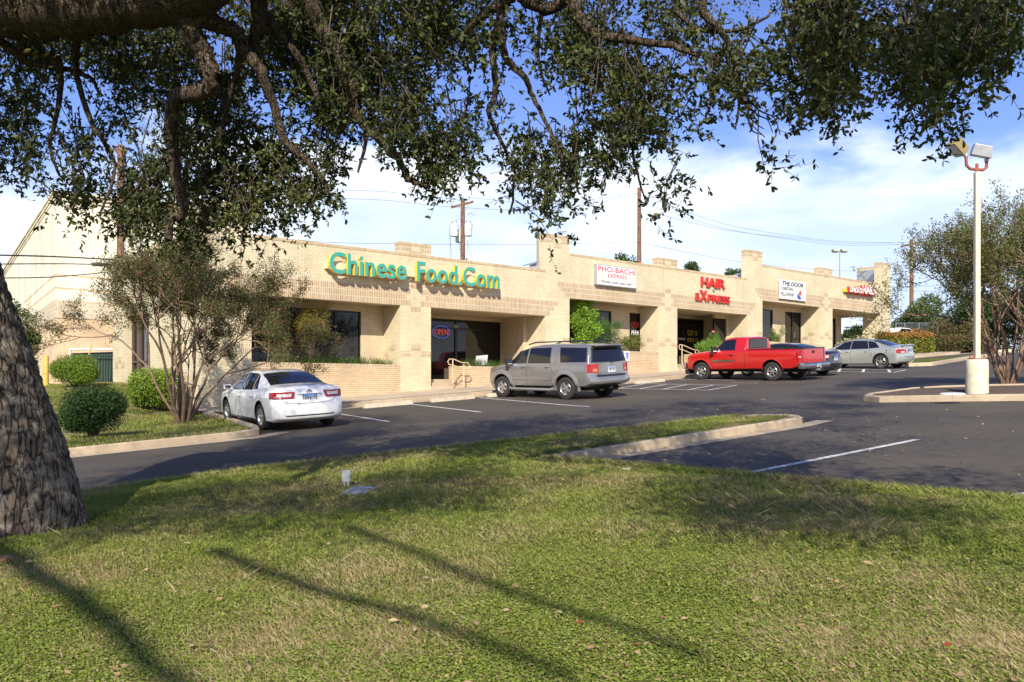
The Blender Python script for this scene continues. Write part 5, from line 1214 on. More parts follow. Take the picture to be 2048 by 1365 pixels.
for k in range(30000):
    cx = RNG.uniform(0, 2048); cy = RNG.uniform(0, 520)
    if cx < 430 and cy < 62 and RNG.uniform() < .75: continue
    d = dlin(cx, cy+26)
    if d < .7: continue
    thr = .735-.036*d+(.05 if cx > 1350 else (-.035 if cx < 1050 else 0))
    if cnoise(cx, cy) < thr: continue
    if RNG.uniform() > .068*(d/8)**.3*(1.25 if cx < 1050 else .95): continue
    NCL += 1; t = col_t(cx)+RNG.normal()*.5+(.9 if cy < 85 and cx < 460 else 0); C0 = at(cx, cy, t); tone = RNG.uniform(.1, .8)
    up = C0+Vector((RNG.normal()*.2, RNG.normal()*.2, RNG.uniform(.3, .6))); mid = (C0+up)/2+Vector(RNG.normal(size=3))*.05; tw.tube([up, mid, C0-Vector((0, 0, .08))], [.007, .005, .002], 4, False)
    for q in range(int(RNG.uniform(8, 15))):
        f = RNG.uniform(-.15, .6); c_ = C0+(up-C0)*f+Vector(RNG.normal(size=3))*.085; spray(c_, 1., 11, True, tone)
print('clusters', NCL)
# upper crown out of the frame: shades the lawn, the lane and the hanging boughs
def crown_blob(c, r, n, sc=1.6):
    n = int(n*1.45); sc = 1.3
    c = np.array(tuple(c)); m = n*9; k = max(3, n//9); sub_ = c+RNG.normal(size=(k, 3))*r*.48; P = sub_[RNG.integers(0, k, m)]+RNG.normal(size=(m, 3))*.20
    BLOB.append((P, sc))
for k in range(70):
    x = RNG.uniform(-500, 2300); t = RNG.uniform(6.2, 11.5); y = RNG.uniform(-560, -150)
    crown_blob(at(x, y, t), RNG.uniform(.7, 1.3), 85)
shade = [(300, 1000, 5, 1.2), (520, 980, 5, 1.2), (760, 1010, 4.8, 1.1), (960, 985, 4.6, .8), (180, 1060, 4.8, .9), (640, 1040, 4.6, .9), (860, 950, 5, .9), (1500, 1010, 4.4, .9), (1660, 1020, 4.4, .8), (1350, 1000, 4.4, .7), (1780, 1050, 4.2, .7), (1560, 1060, 4.2, .6), (1420, 985, 4.4, .8), (1600, 1000, 4.4, .9), (1740, 1010, 4.4, .8), (1520, 1030, 4.4, .7), (1850, 1040, 4.2, .6), (420, 1010, 5, 1.), (680, 990, 5, 1.), (900, 960, 4.8, .9), (250, 1020, 5, 1.), (580, 1020, 4.8, .9),
         (1450, 900, 5, 1.), (1600, 880, 5, 1.), (1340, 930, 5, .9), (1700, 940, 5, .7), (1250, 850, 5.6, 1.), (1050, 850, 6, 1.2), (900, 880, 6, .9), (560, 880, 6, 1.2), (300, 930, 6, 1.1), (760, 850, 6.4, 1.2), (1180, 960, 4.8, .6), (1850, 960, 4.6, .6), (1980, 940, 4.8, .7), (200, 880, 6, 1.), (430, 835, 7, 1.3), (600, 810, 7.4, 1.2), (1300, 810, 6.6, .9), (1450, 820, 6.6, .8), (90, 960, 5.6, 1.1)]
shade += [(520, 845, 7, 1.1), (640, 835, 7, 1.), (560, 790, 7.6, 1.1), (700, 900, 6, .9), (480, 905, 6, .9), (1120, 880, 6, 1.), (980, 840, 6.4, 1.1), (1500, 950, 5, .8), (820, 1030, 4.6, .7), (1420, 1050, 4.2, .6), (420, 1040, 4.6, .8), (1600, 960, 4.8, .9), (1380, 870, 5.6, .9)]
for x, y, h, r in shade: crown_blob(above(x, y, h), r, int(150*r*r), 1.7)
LP, LD, LN, LS, LC = map(np.array, (LP, LD, LN, LS, LC))
for P, sc in BLOB:
    m = len(P); LP = np.concatenate([LP, P]) if False else LP
bp = np.concatenate([b[0] for b in BLOB]); bs = np.concatenate([np.full(len(b[0]), b[1]) for b in BLOB]); m = len(bp); LP = np.concatenate([LP, bp]); LD = np.concatenate([LD, RNG.normal(size=(m, 3))]); LN = np.concatenate([LN, RNG.normal(size=(m, 3))+[0, 0, .8]]); LS = np.concatenate([LS, bs*RNG.uniform(.038, .064, m)]); LC = np.concatenate([LC, RNG.uniform(.2, .8, m)])
LC = np.clip(LC, 0, 1)
V, Fc = leaves(LP, LD, LN, LS, LS*.44)
c0 = np.array([.028, .042, .012]); c1_ = np.array([.115, .135, .036]); col = c0+(c1_-c0)*LC[:, None]; col = np.where(RNG.uniform(size=(len(col), 1)) < .03, np.array([.16, .13, .03]), col)
o = np_mesh('crown', V, Fc, M['leaf_oak'], col=np.repeat(col, 6, 0)); sub(o, oak)
o = tw.build('twigs', M['twig'], fix=False); sub(o, oak); print('oak leaves', len(LP))
# ================================================================= other plants
def hsv_mix(n, a, b, warm=None, pw=.0):
    q = np.clip(RNG.normal(.5, .25, size=(n, 1)), 0, 1); c = np.array(a)+(np.array(b)-np.array(a))*q
    if warm is not None: c = np.where(RNG.uniform(size=(n, 1)) < pw, np.array(warm), c)
    return c
def plant(name, label, cat, loc, clumps, n, ls, a, b, warm=None, pw=0., stems=None, group=None, aspect=.5, bark_=None, hollow=.0, flowers=None, lat=.2, core=None, sq=2.):
    """clumps: list of (dx,dy,dz,rx,ry,rz) about loc"""
    r = thing(name, label, cat, loc, 0, group); L = Vector(loc)
    w = np.array([c[3]*c[4]*c[5] for c in clumps])**.67; w = w/w.sum(); idx = RNG.choice(len(clumps), n, p=w); cc = np.array(clumps)[idx]
    d = rnd_dir(n); d = d/np.power(np.power(np.abs(d), sq).sum(1, keepdims=True), 1/sq); rad = (RNG.uniform(hollow, 1, size=(n, 1)))**(1/2.2)*(1+RNG.normal(size=(n, 1))*.06); tone = RNG.normal(size=len(clumps))*.10
    P = cc[:, :3]+d*cc[:, 3:6]*rad+np.array(L); 
    V, Fc = leaves(P, d*.6+RNG.normal(size=(n, 3))*.8, d+RNG.normal(size=(n, 3))*.7, ls*RNG.uniform(.6, 1.3, n), ls*aspect*RNG.uniform(.7, 1.2, n))
    col = hsv_mix(n, a, b, warm, pw)*(1+tone[idx][:, None]); o = np_mesh('foliage', V-np.array(L), Fc, M['leaf'], r, np.repeat(np.clip(col, .003, 1), 6, 0))
    if core:
        pass
    if stems:
        mb = MB()
        for q in stems: mb.tube([Vector(p[:3]) for p in q], [p[3] for p in q], 6)
        mb.build('stem', bark_ or M['twig'], r, smooth=60)
    if flowers:
        fc, fn_, fs = flowers; k = RNG.choice(n, fn_); Pf = P[k]-np.array(L)+d[k]*.03; Vf = []; Ff = []
        Vs, Fs = leaves(np.repeat(Pf, 3, 0), rnd_dir(fn_*3), rnd_dir(fn_*3), fs, fs*.9); np_mesh('flowers', Vs, Fs, M['leaf'], r, np.tile(np.array(fc), (len(Vs), 1)))
    return r
def bush(px_, py_, rx, rz, label, n, ls, a, b, off=.15, ry=None, group=None, **kw):
    P = gnd(px_, py_, off) if off is not None else None
    cl = [(0, 0, rz*1.02, rx*.86, (ry or rx)*.86, rz*.9)]
    for k in range(9): t = RNG.uniform(0, 6.28); z = RNG.uniform(.6, 1.5)*rz; cl.append((rx*.45*math.cos(t), (ry or rx)*.45*math.sin(t), z, rx*.5, (ry or rx)*.5, rz*.45))
    st = [[(0, 0, 0, .03), (math.cos(t)*rx*.3, math.sin(t)*rx*.3, rz*.6, .018), (math.cos(t)*rx*.6, math.sin(t)*rx*.6, rz*1.3, .006)] for t in np.linspace(0, 5.5, 7)]
    return plant('round_bush', label, 'bush', P, cl, n, ls, a, b, stems=st, group=group, hollow=.35, **kw)
def lawn_at(x, y):
    d = ray(x, y); t = 15.
    for k in range(400):
        P = d*t
        if lawn_h(P[0], P[1]) >= P[2]: break
        t += .1
    return Vector(d*t)
def bush2(px_, py_, w_px, h_px, label, n, ls, a, b, t=None, **kw):
    P = lawn_at(px_, py_); D = P.x*UF+P.y*US; rx = w_px/2*D/F; rz = h_px/2*D/F
    cl = [(0, 0, rz*1.08, rx*.86, rx*.86, rz*.84)]
    for k in range(9): q = RNG.uniform(0, 6.28); z = RNG.uniform(.6, 1.35)*rz; cl.append((rx*.5*math.cos(q), rx*.5*math.sin(q), z, rx*.46, rx*.46, rz*.42))
    st = [[(0, 0, -.1, .035), (math.cos(q)*rx*.3, math.sin(q)*rx*.3, rz*.6, .018), (math.cos(q)*rx*.6, math.sin(q)*rx*.6, rz*1.3, .006)] for q in np.linspace(0, 5.5, 8)]
    print('bush', label[:20], P, D); return plant('round_bush', label, 'bush', P, cl, n, ls, a, b, stems=st, hollow=.3, sq=3.2, **kw)
G1 = (.035, .085, .012); G2 = (.12, .20, .025)
bush2(186, 876, 132, 108, 'dark clipped round bush on the lawn nearest the big tree trunk', 26000, .045, (.018, .045, .010), (.05, .105, .018))
bush2(150, 775, 94, 66, 'smooth light green clipped bush beside the yellow bollard', 24000, .055, (.09, .16, .02), (.24, .33, .035))
bush2(312, 822, 112, 88, 'yellow green clipped bush behind the crepe myrtle stems', 22000, .07, (.08, .15, .015), (.26, .33, .04))
# crepe myrtles
def myrtle(loc, H, spread, label, seed, nstem=9, leafn=1.0, bias=(0, 0), a=(.05, .075, .02), b=(.12, .13, .05), warm=(.20, .08, .05), pw=.18, flw=60, twigr=.004, lsz=.045):
    rng = np.random.default_rng(seed); r = thing('crepe_myrtle', label, 'tree', loc); mb = MB(); tips = []
    def grow(p, d, L, rad, lev):
        n = 4; pts = [p]; q = p.copy(); dd = d.copy()
        for k in range(n): dd = (dd+Vector(rng.normal(size=3))*.12+Vector((0, 0, .03))).normalized(); q = q+dd*L/n; pts.append(q)
        r1 = max(twigr*.6, rad*.62); mb.tube(pts, list(np.linspace(rad, r1, n+1)), 7 if rad > .02 else (5 if rad > .008 else 3), False)
        if lev >= 3:
            for q_ in pts[1:]: tips.append((q_, dd))
        if lev >= 5: return
        for k in range(2 if lev < 2 else 3):
            nd = (dd+Vector(rng.normal(size=3))*(.42 if lev > 0 else .3)); nd = Vector((nd.x, nd.y, nd.z*.92)).normalized(); s0 = pts[-1] if k < 2 else pts[-2]
            grow(s0, nd, L*rng.uniform(.55, .85), r1, lev+1)
    for k in range(nstem):
        an = 2*math.pi*k/nstem+rng.uniform(-.3, .3); sp = rng.uniform(.25, 1.)*spread; d = Vector((math.cos(an)*sp+bias[0], math.sin(an)*sp+bias[1], 1)).normalized()
        grow(Vector((math.cos(an)*.12, math.sin(an)*.12, -.1)), d, H*.36, .05*rng.uniform(.7, 1.1), 0)
    mb.build('stems', M['myrtlebark'], r, smooth=70, fix=False)
    T = np.array([tuple(t[0]) for t in tips]); D = np.array([tuple(t[1]) for t in tips]); k = max(1, int(leafn*4)); n = len(T)*k
    P = np.repeat(T, k, 0)+RNG.normal(size=(n, 3))*.07; DD = np.repeat(D, k, 0)+RNG.normal(size=(n, 3))*.8; keep = RNG.uniform(size=n) < min(1, leafn/max(1, int(leafn*4))*4); P = P[keep]; DD = DD[keep]; n = len(P)
    V, Fc = leaves(P, DD, RNG.normal(size=(n, 3))+[0, 0, .6], lsz*RNG.uniform(.6, 1.3, n), lsz*.55)
    np_mesh('foliage', V, Fc, M['leaf'], r, np.repeat(hsv_mix(n, a, b, warm, pw), 6, 0))
    if flw:
        q = RNG.choice(len(T), flw); Vs, Fs = leaves(np.repeat(T[q], 5, 0)+RNG.normal(size=(flw*5, 3))*.04, rnd_dir(flw*5), rnd_dir(flw*5), .035, .03); np_mesh('flowers', Vs, Fs, M['leaf'], r, np.tile(np.array([.45, .05, .12]), (len(Vs), 1)))
    print('myrtle tips', len(tips), max(t[0].z for t in tips)); return r
P = lawn_at(366, 845); myrtle(P, 4.75, .52, 'many stemmed crepe myrtle with thin brown twigs on the lawn beside the white car', 5, 14, 2.75, a=(.045, .065, .018), b=(.17, .18, .055), pw=.20, lsz=.045)
P = at(2014, 790, 24); P.z = float(base(P.x))+.14; myrtle(P, 5.0, .56, 'crepe myrtle with pale curving stems behind the lamp post bed', 9, 12, 1.1, bias=(-.02, .05), a=(.040, .070, .016), b=(.20, .23, .06), pw=.15, lsz=.055, flw=40)
P = at(2105, 785, 23); P.z = float(base(P.x))+.14; myrtle(P, 4.8, .5, 'second crepe myrtle at the right edge of the picture in the bed', 12, 10, 1.4, a=(.040, .070, .016), b=(.20, .23, .06), pw=.15, lsz=.055, flw=20)
# planter plants
def pl_at(x, y, p): return on_p(x, y, p)
def willow(x, y, p, w, h, label):
    L = on_p(x, y, p); st = []; cl = []
    for k in range(9): q = 2*math.pi*k/9; R = RNG.uniform(.4, 1.); e = (math.cos(q)*w*.42*R, math.sin(q)*.30*R, h*RNG.uniform(.6, .98)); st.append([(0, 0, -.1, .028), (e[0]*.35, e[1]*.3, e[2]*.5, .014), (*e, .004)]); cl += [(e[0]*f, e[1]*f, e[2]*f2, .20, .18, .26) for f, f2 in ((.6, .55), (.85, .8), (1, 1))]
    return plant('feathery_shrub', label, 'shrub', L, cl, 5200, .075, (.16, .17, .02), (.36, .31, .05), (.30, .13, .06), .14, stems=st, aspect=.16)
willow(622, 724, 28.65, 1.9, 2.25, 'feathery yellow green shrub standing alone in the first planter')
L = on_p(535, 724, 28.6); plant('planter_shrub', 'dark reddish shrub behind the crepe myrtle at the left end of the first planter', 'shrub', L, [(0, 0, 1.5, .8, .5, .7), (.3, 0, .8, .6, .5, .6), (-.3, 0, 2.1, .6, .4, .5), (.5, 0, 1.7, .5, .4, .5)], 4500, .06, (.03, .06, .015), (.10, .14, .03), (.28, .07, .05), .25, stems=[[(0, 0, -.1, .03), (.1, 0, 1.2, .02), (.2, 0, 2.2, .006)]])
def tuft(x, y, p, w, n, label, h=.55, c=((.05, .10, .02), (.15, .24, .05))):
    L = on_p(x, y, p); r = thing('grass_tuft', label, 'plant', L, 0, 'strap leaved plants in the planters'); k = n
    bx = RNG.uniform(-w/2, w/2, k); by = RNG.normal(size=k)*.10; an = RNG.uniform(0, 6.28, k); V = []; Fc = []
    for i in range(k):
        d = np.array([math.cos(an[i]), math.sin(an[i]), 0]); s_ = np.array([-d[1], d[0], 0])*.008; b0 = np.array([bx[i], by[i], -.1]); L_ = h*RNG.uniform(.6, 1.2); o = len(V)
        for t in (0, .35, .7, 1.): q = b0+d*L_*.75*t*t+np.array([0, 0, L_*(1.15*t-.62*t*t)+.1*t]); V += [q-s_*(1-t*.8), q+s_*(1-t*.8)]
        Fc += [(o, o+1, o+3, o+2), (o+2, o+3, o+5, o+4), (o+4, o+5, o+7, o+6)]
    np_mesh('leaves', V, Fc, M['grassblade'], r, np.repeat(hsv_mix(k, *c), 8, 0)); return r
for x, y, w in ((575, 727, 1.), (612, 728, .7), (655, 729, .9), (700, 730, 1.), (735, 731, .9), (765, 732, .7)): tuft(x, y, 28.55, w, 150, 'green strap leaved grass clump in the first planter, %s' % {575: 'at its left beside the reddish shrub', 612: 'under the feathery shrub', 655: 'just right of the feathery shrub', 700: 'between the feathery shrub and the pier', 735: 'second from the pier', 765: 'against the pier'}[x])
tuft(944, 731, 28.5, .9, 200, 'larger strap leaved clump in the second planter left of the white card', .5); tuft(984, 731, 28.5, .8, 150, 'strap leaved clump in the second planter right of the white card', .4)
m = MB(); q = on_p(963, 730, 28.55); m.obox(q+Vector((0, 0, .18)), (1, 0, .1), (0, 1, .3), (-.1, -.3, 1), .30, .02, .20); tag(m.build('card', M['white']), 'small leaning white card among the grass clumps', 'card')
def shrub(x, y, p, parts, n, ls, a, b, label, name='leafy_shrub', **kw):
    L = on_p(x, y, p); D = L.x*UF+L.y*US; cl = []
    for (px0, py0, rpx, rpy) in parts: q = on_p(px0, py0, p); rx = rpx*D/F; rz = rpy*D/F; cl.append((q.x-L.x, 0, q.z-L.z, rx, min(rx, .5), rz))
    st = [[(0, 0, -.2, .03), (c[0]*.4, 0, c[2]*.5, .02), (c[0], 0, c[2], .008)] for c in cl]
    return plant(name, label, 'shrub', L, cl, n, ls, a, b, stems=st, **kw)
shrub(1168, 705, 28.6, [(1162, 590, 10, 14), (1178, 602, 14, 12), (1158, 615, 17, 14), (1175, 630, 24, 18), (1165, 655, 24, 20), (1185, 660, 22, 18), (1165, 685, 22, 16), (1150, 640, 12, 16)], 6500, .085, (.13, .26, .02), (.34, .50, .05), 'bright lime green shrub standing tall behind the silver wagon', aspect=.6)
shrub(1215, 705, 28.5, [(1205, 650, 18, 16), (1222, 665, 24, 18), (1205, 690, 24, 16), (1235, 650, 12, 8)], 5000, .05, (.045, .11, .02), (.12, .22, .05), 'darker fine leaved shrub right of the lime green one')
shrub(1262, 706, 28.5, [(1262, 690, 26, 13), (1250, 683, 14, 12), (1272, 680, 12, 12)], 2600, .06, (.07, .12, .02), (.20, .24, .05), 'low yellowish bush by the pier above the wheelchair plate', warm=(.30, .10, .06), pw=.10)
shrub(1420, 706, 28.5, [(1420, 692, 26, 14), (1428, 676, 12, 14), (1402, 695, 14, 10), (1438, 690, 12, 10)], 3200, .07, (.07, .16, .02), (.22, .34, .05), 'rose bush with a single pink bloom in front of the dark window', name='rose_bush')
m = MB(); q = on_p(1427, 663, 28.4); 
V_, F_ = leaves(np.array([tuple(q)]*14), rnd_dir(14), rnd_dir(14), .10, .08); f_ = np_mesh('flower', V_, F_, M['leaf'], None, np.tile(np.array([.7, .22, .34]), (84, 1))); f_.parent = bpy.data.objects['rose_bush']; f_.matrix_parent_inverse = Matrix.Translation(-bpy.data.objects['rose_bush'].location)
shrub(1552, 690, 28.5, [(1552, 678, 12, 10), (1545, 668, 6, 12), (1565, 662, 5, 12)], 1100, .07, (.06, .13, .02), (.18, .28, .05), 'thin climbing rose with one red bloom in the third planter', name='rose_bush', flowers=((.6, .03, .08), 2, .10))
shrub(1705, 702, 28.4, [(1700, 688, 28, 11), (1720, 684, 18, 12), (1684, 690, 14, 8)], 3000, .06, (.06, .12, .02), (.17, .24, .05), 'rose bush covered in pale pink and white blooms before the last opening', name='rose_bush', flowers=((.75, .62, .55), 150, .09))
# ================================================================= grass
def blades(name, n, sf, hf, colf, w=.006, hh=.05, label=None):
    """sf(n)->s,p arrays ; hf ground height"""
    s, p = sf(n); n = len(s); z = hf(s, p); an = RNG.uniform(0, 2*math.pi, n); lean = RNG.uniform(.2, 1.8, n); H = hh*RNG.uniform(.45, 1.25, n)
    W = (w if np.isscalar(w) else w)*RNG.uniform(.6, 1.3, n); sx_ = -np.sin(an)*W/2; sy_ = np.cos(an)*W/2; dx = np.cos(an)*H*lean; dy = np.sin(an)*H*lean
    V = np.empty((n, 4, 3), dtype=np.float32); b = np.stack([s, p, z-.005], -1)
    V[:, 0] = b+np.stack([sx_, sy_, 0*z], -1); V[:, 1] = b-np.stack([sx_, sy_, 0*z], -1)
    mid = b+np.stack([dx*.48, dy*.48, H*.54], -1); V[:, 2] = mid-np.stack([sx_, sy_, 0*z], -1)*.8; V[:, 3] = b+np.stack([dx, dy, H*.95], -1)
    Fc = np.arange(n)[:, None]*4+np.array([0, 1, 2, 3]); col = colf(s, p, n); o = np_mesh(name, V.reshape(-1, 3), Fc, M['grassblade'], None, np.repeat(col, 4, 0)); o['kind'] = 'stuff'; return o
def patch(s, p, k=0):
    v = np.sin(s*1.3+2*np.sin(p*.9+k))+np.sin(p*1.7+1.5*np.sin(s*1.1+k*2))+.8*np.sin(s*3.7+p*2.9+k)+.7*np.sin(p*5.1-s*4.3)+.5*np.sin(s*9.1+3*np.sin(p*7.7)); return v
def gcol(s, p, n):
    dry = 1/(1+np.exp(-(patch(s, p)*1.1-.75+RNG.normal(size=n)*1.35))); g = hsv_mix(n, (.155, .215, .030), (.34, .38, .07)); d = hsv_mix(n, (.32, .24, .115), (.52, .41, .23)); return g+(d-g)*dry[:, None]
def fore(n):
    # denser towards the eye
    x = RNG.uniform(-60, 2110, n); t = 1/np.sqrt(RNG.uniform(1/13.5**2*.6, 1/3.2**2, n)); t = np.minimum(t, 14.5); r = (x-1024)/F; s = t*(r*US+UF); p = t*(US-r*UF)
    ok = (p < edge_far(s)-.02)&((s < 8.47) | ((p > 9.25)&(s < 15.1))); return s[ok], p[ok]
def fore_far(n):
    s = RNG.uniform(-6, 15.1, n); p = RNG.uniform(2, 12.2, n); ok = (p < edge_far(s)-.02)&((s < 8.47) | ((p > 9.3)&(s < 15.1)))&(np.hypot(s, p) > 6); return s[ok], p[ok]
blades('grass', 330000, fore, turf_h, gcol, .0042, .030)
blades('grass', 420000, fore_far, turf_h, gcol, .007, .034)
def wider(n):
    s = RNG.uniform(-5, 8.4, n); p = RNG.uniform(-5, 11.9, n); k = np.hypot(s, p) > 1.; return s[k], p[k]
blades('grass', 220000, wider, turf_h, gcol, .007, .034)
# broad low clover-like leaves among the grass
def clover(n):
    s, p = fore(n//4); k = patch(s, p)*.8+RNG.normal(size=len(s))*1.0 < 1.4; s, p = s[k], p[k]; s = np.repeat(s, 4)+RNG.normal(size=len(s)*4)*.014; p = np.repeat(p, 4)+RNG.normal(size=len(p)*4)*.014; n = len(s); z = turf_h(s, p)+RNG.uniform(.008, .035, n); P = np.stack([s, p, z], -1); D = RNG.normal(size=(n, 3)); D[:, 2] *= .25; N = RNG.normal(size=(n, 3))*.32+[0, 0, 1]
    V, Fc = leaves(P, D, N, RNG.uniform(.009, .019, n), .012); c = hsv_mix(n, (.15, .205, .030), (.27, .325, .06), (.34, .27, .13), .16); o = np_mesh('clover', V, Fc, M['grassblade'], None, np.repeat(c, 6, 0)); o['kind'] = 'stuff'
clover(330000)
def straw(n):
    s, p = fore(n); k = patch(s, p)+RNG.normal(size=len(s))*.8 > .3; return s[k], p[k]
blades('grass', 70000, straw, lambda s, p: turf_h(s, p)+.012, lambda s, p, n: hsv_mix(n, (.30, .22, .11), (.56, .45, .26)), .0032, .038)
def edge(n):                                                     # grass that leans over the kerb edge
    s = RNG.uniform(-6, 15, n); p = edge_far(s)-np.abs(RNG.normal(size=n))*.12; q = RNG.uniform(size=n) < .35; s = np.where(q, 8.5-np.abs(RNG.normal(size=n))*.1, s); p = np.where(q, RNG.uniform(-2, 9.0, n), p); return s, p
blades('grass', 26000, edge, turf_h, gcol, .006, .08)
def tall(n):
    s, p = fore_far(n); k = patch(s, p, 7) > 1.; return s[k], p[k]
blades('grass', 7000, tall, turf_h, lambda s, p, n: hsv_mix(n, (.30, .25, .13), (.48, .40, .24)), .003, .11)
def lawnp(n):
    p = RNG.uniform(18.8, 42, n); s = RNG.uniform(-4, 11, n); ok = s < np.interp(p, [18.7, 19.4, 25, 26.5, 28, 75], [8.2, 8.8, 9.95, 10.45, 10.95, 10.95])-.03; return s[ok], p[ok]
blades('grass', 130000, lawnp, lawn_h, gcol, .012, .06)
# fallen leaves and litter
def litter():
    n = 420; s, p = fore(n); k = RNG.uniform(size=len(s)) < .5; s, p = s[k], p[k]; s2 = RNG.uniform(9.2, 22, 500); p2 = RNG.uniform(1, 17, 500); h = np.concatenate([turf_h(s, p)+.04, asph(s2, p2)+.012]); s = np.concatenate([s, s2]); p = np.concatenate([p, p2]); n = len(s)
    D = RNG.normal(size=(n, 3)); D[:, 2] *= .2; V, Fc = leaves(np.stack([s, p, h], -1), D, RNG.normal(size=(n, 3))*.4+[0, 0, 1], RNG.uniform(.03, .07, n), .025); o = np_mesh('fallen_leaves', V, Fc, M['grassblade'], None, np.repeat(hsv_mix(n, (.30, .17, .08), (.50, .38, .22), (.30, .07, .04), .06), 6, 0)); o['kind'] = 'stuff'
litter()
def stones():
    rk = plain('red_stone', (.36, .17, .10), .9, var=.3, bump=.5); gk = plain('grey_stone', (.30, .28, .26), .9, var=.3, bump=.5)
    for (x, y, r, m_, lab) in ((136, 1077, .050, rk, 'rounded reddish stone at the foot of the oak'), (160, 1079, .035, rk, 'flat broken reddish stone beside the round one'), (192, 1069, .042, gk, 'small grey stone right of the oak foot'), (17, 1120, .055, rk, 'brown stone at the lower left of the oak')):
        q = gnd(x, y, .16); bm = bmesh.new(); bmesh.ops.create_icosphere(bm, subdivisions=3, radius=r)
        for v in bm.verts: k = 1+.16*math.sin(v.co.x*90+r*900)*math.sin(v.co.y*80)+.1*math.sin(v.co.z*120); v.co = Vector((v.co.x*1.25*k, v.co.y*k, v.co.z*.75*k))
        me = bpy.data.meshes.new('stone'); bm.to_mesh(me); bm.free(); me.materials.append(m_); me.shade_smooth(); o = bpy.data.objects.new('stone', me); C.objects.link(o); o.location = q; tag(o, lab, 'stone')
stones()
# small electrical box on two pipes, valve cover
q = gnd(692, 978, .13); b = thing('electrical_box', 'small grey electrical box on two short pipes in the grass', 'electrical box', q, -math.atan2(UF, US)+.25); D = q.x*UF+q.y*US; k = D/F
m = MB(); m.box(-8.5*k, 8.5*k, -.03, .03, 14*k, 37*k); o = m.build('box', M['galv'], b); bevel(o, .006)
m = MB(); m.box(-8.8*k, 8.8*k, -.034, -.030, 36*k, 38*k); m.build('lid', M['galv'], b)
for dx in (-3.0, 4.): m = MB(); m.tube([(dx*k, 0, -.1), (dx*k, 0, 14*k)], .015, 10); m.lathe([(.015, 11*k), (.021, 11*k), (.021, 14*k), (.0, 14*k)], 10, Matrix.Translation((dx*k, 0, 0))); m.build('pipe', M['galv'], b, smooth=50)
q = gnd(720, 988, .15); m = MB(); m.obox(q+Vector((0, 0, .035)), (.8, .6, .06), (-.6, .8, .02), (0, 0, 1), .19, .13, .018); cv = bevel(m.build('valve_cover', plain('faded_plastic_lid', (.26, .30, .33), .7, var=.35, scale=14)), .008); tag(cv, 'cracked grey blue plastic valve lid lying in the grass', 'valve lid')
q = gnd(1905, 790, .2); m = MB(); m.lathe([(0, .05), (.22, .045), (.27, .02), (.27, 0)], 24, Matrix.Translation(q)); tag(m.build('meter_lid', M['white'], smooth=40), 'round pale lid on the mulch beside the lamp base', 'lid')
q = gnd(1253, 938, .02); m = MB(); m.lathe([(0, .03), (.05, .03), (.06, 0)], 14, Matrix.Translation(gnd(1253, 942, .1))); tag(m.build('cup_lid', M['white'], smooth=40), 'small white plastic lid at the grass edge', 'litter')
# ================================================================= lamp post on the right
q = gnd(1954, 790, .10); D = q.x*UF+q.y*US; k = D/F; lp = thing('lamp_post', 'cream square lamp post with two tilted flood lamps on a round concrete base', 'street lamp', q, -math.atan2(UF, US))
r = 21*k; m = MB(); m.lathe([(0, -.3), (r, -.3), (r, .62), (r*.98, .80), (r*.9, .84), (0, .84)], 36); 
o = m.build('concrete_base', plain('painted_concrete', (.66, .59, .42), .8, var=.2, scale=5, bump=.3), lp, smooth=40)
m = MB(); m.box(-4.8*k, 4.8*k, -4.8*k, 4.8*k, .80, 445*k); o = m.build('pole', M['beigepole'], lp); bevel(o, .01)
m = MB(); m.box(-.14, .14, -.14, .14, .84, .87)
for a in (-1, 1):
    for b_ in (-1, 1): m.lathe([(.0, .94), (.016, .94), (.016, .87)], 8, Matrix.Translation((a*.11, b_*.11, 0)))
m.build('base_plate', M['rust'], lp)
zt = 445*k; m = MB(); m.tube([(0, 0, zt), (0, 0, zt+17*k)], .036, 12); m.tube([(-22*k, 0, zt+30*k), (-21*k, 0, zt+14*k), (-14*k, 0, zt+7*k), (0, 0, zt+5*k), (13*k, 0, zt+5*k), (19*k, 0, zt+10*k), (19*k, 0, zt+22*k)], .036, 12); m.build('bracket_arm', M['rust'], lp, smooth=60)
for (x, z, ang, mat, yw) in ((-38, 50, -40, M['bronzebox'], .5), (10, 42, -16, M['greybox'], -.5)):
    m = MB(); m.lathe([(0, -.06), (.05, -.06), (.05, .06), (0, .06)], 12, Matrix.Translation(((-22 if x < 0 else 19)*k, 0, zt+(36 if x < 0 else 27)*k))); m.build('knuckle', M['galv'], lp)
    m = MB(); hx, hy, hz = (17*k, .17, 10*k) if x < 0 else (19*k, .17, 11*k); m.add([(-hx, -hy, -hz), (hx, -hy, -hz), (hx, hy, -hz), (-hx, hy, -hz), (-hx*.95, -hy*.95, hz), (hx*.8, -hy*.9, hz), (hx*.8, hy*.9, hz), (-hx*.95, hy*.95, hz)], [(0,3,2,1),(4,5,6,7),(0,1,5,4),(1,2,6,5),(2,3,7,6),(3,0,4,7)])
    o = m.build('flood_lamp', mat, lp); bevel(o, .012); o.location = (x*k, 0, zt+z*k); o.rotation_euler = (.15, math.radians(-ang), yw*.6)
    g = MB(); g.box(-hx*.85, hx*.85, -hy*.85, hy*.85, -hz-.006, -hz-.001); g.build('lens', M['lens'], o)
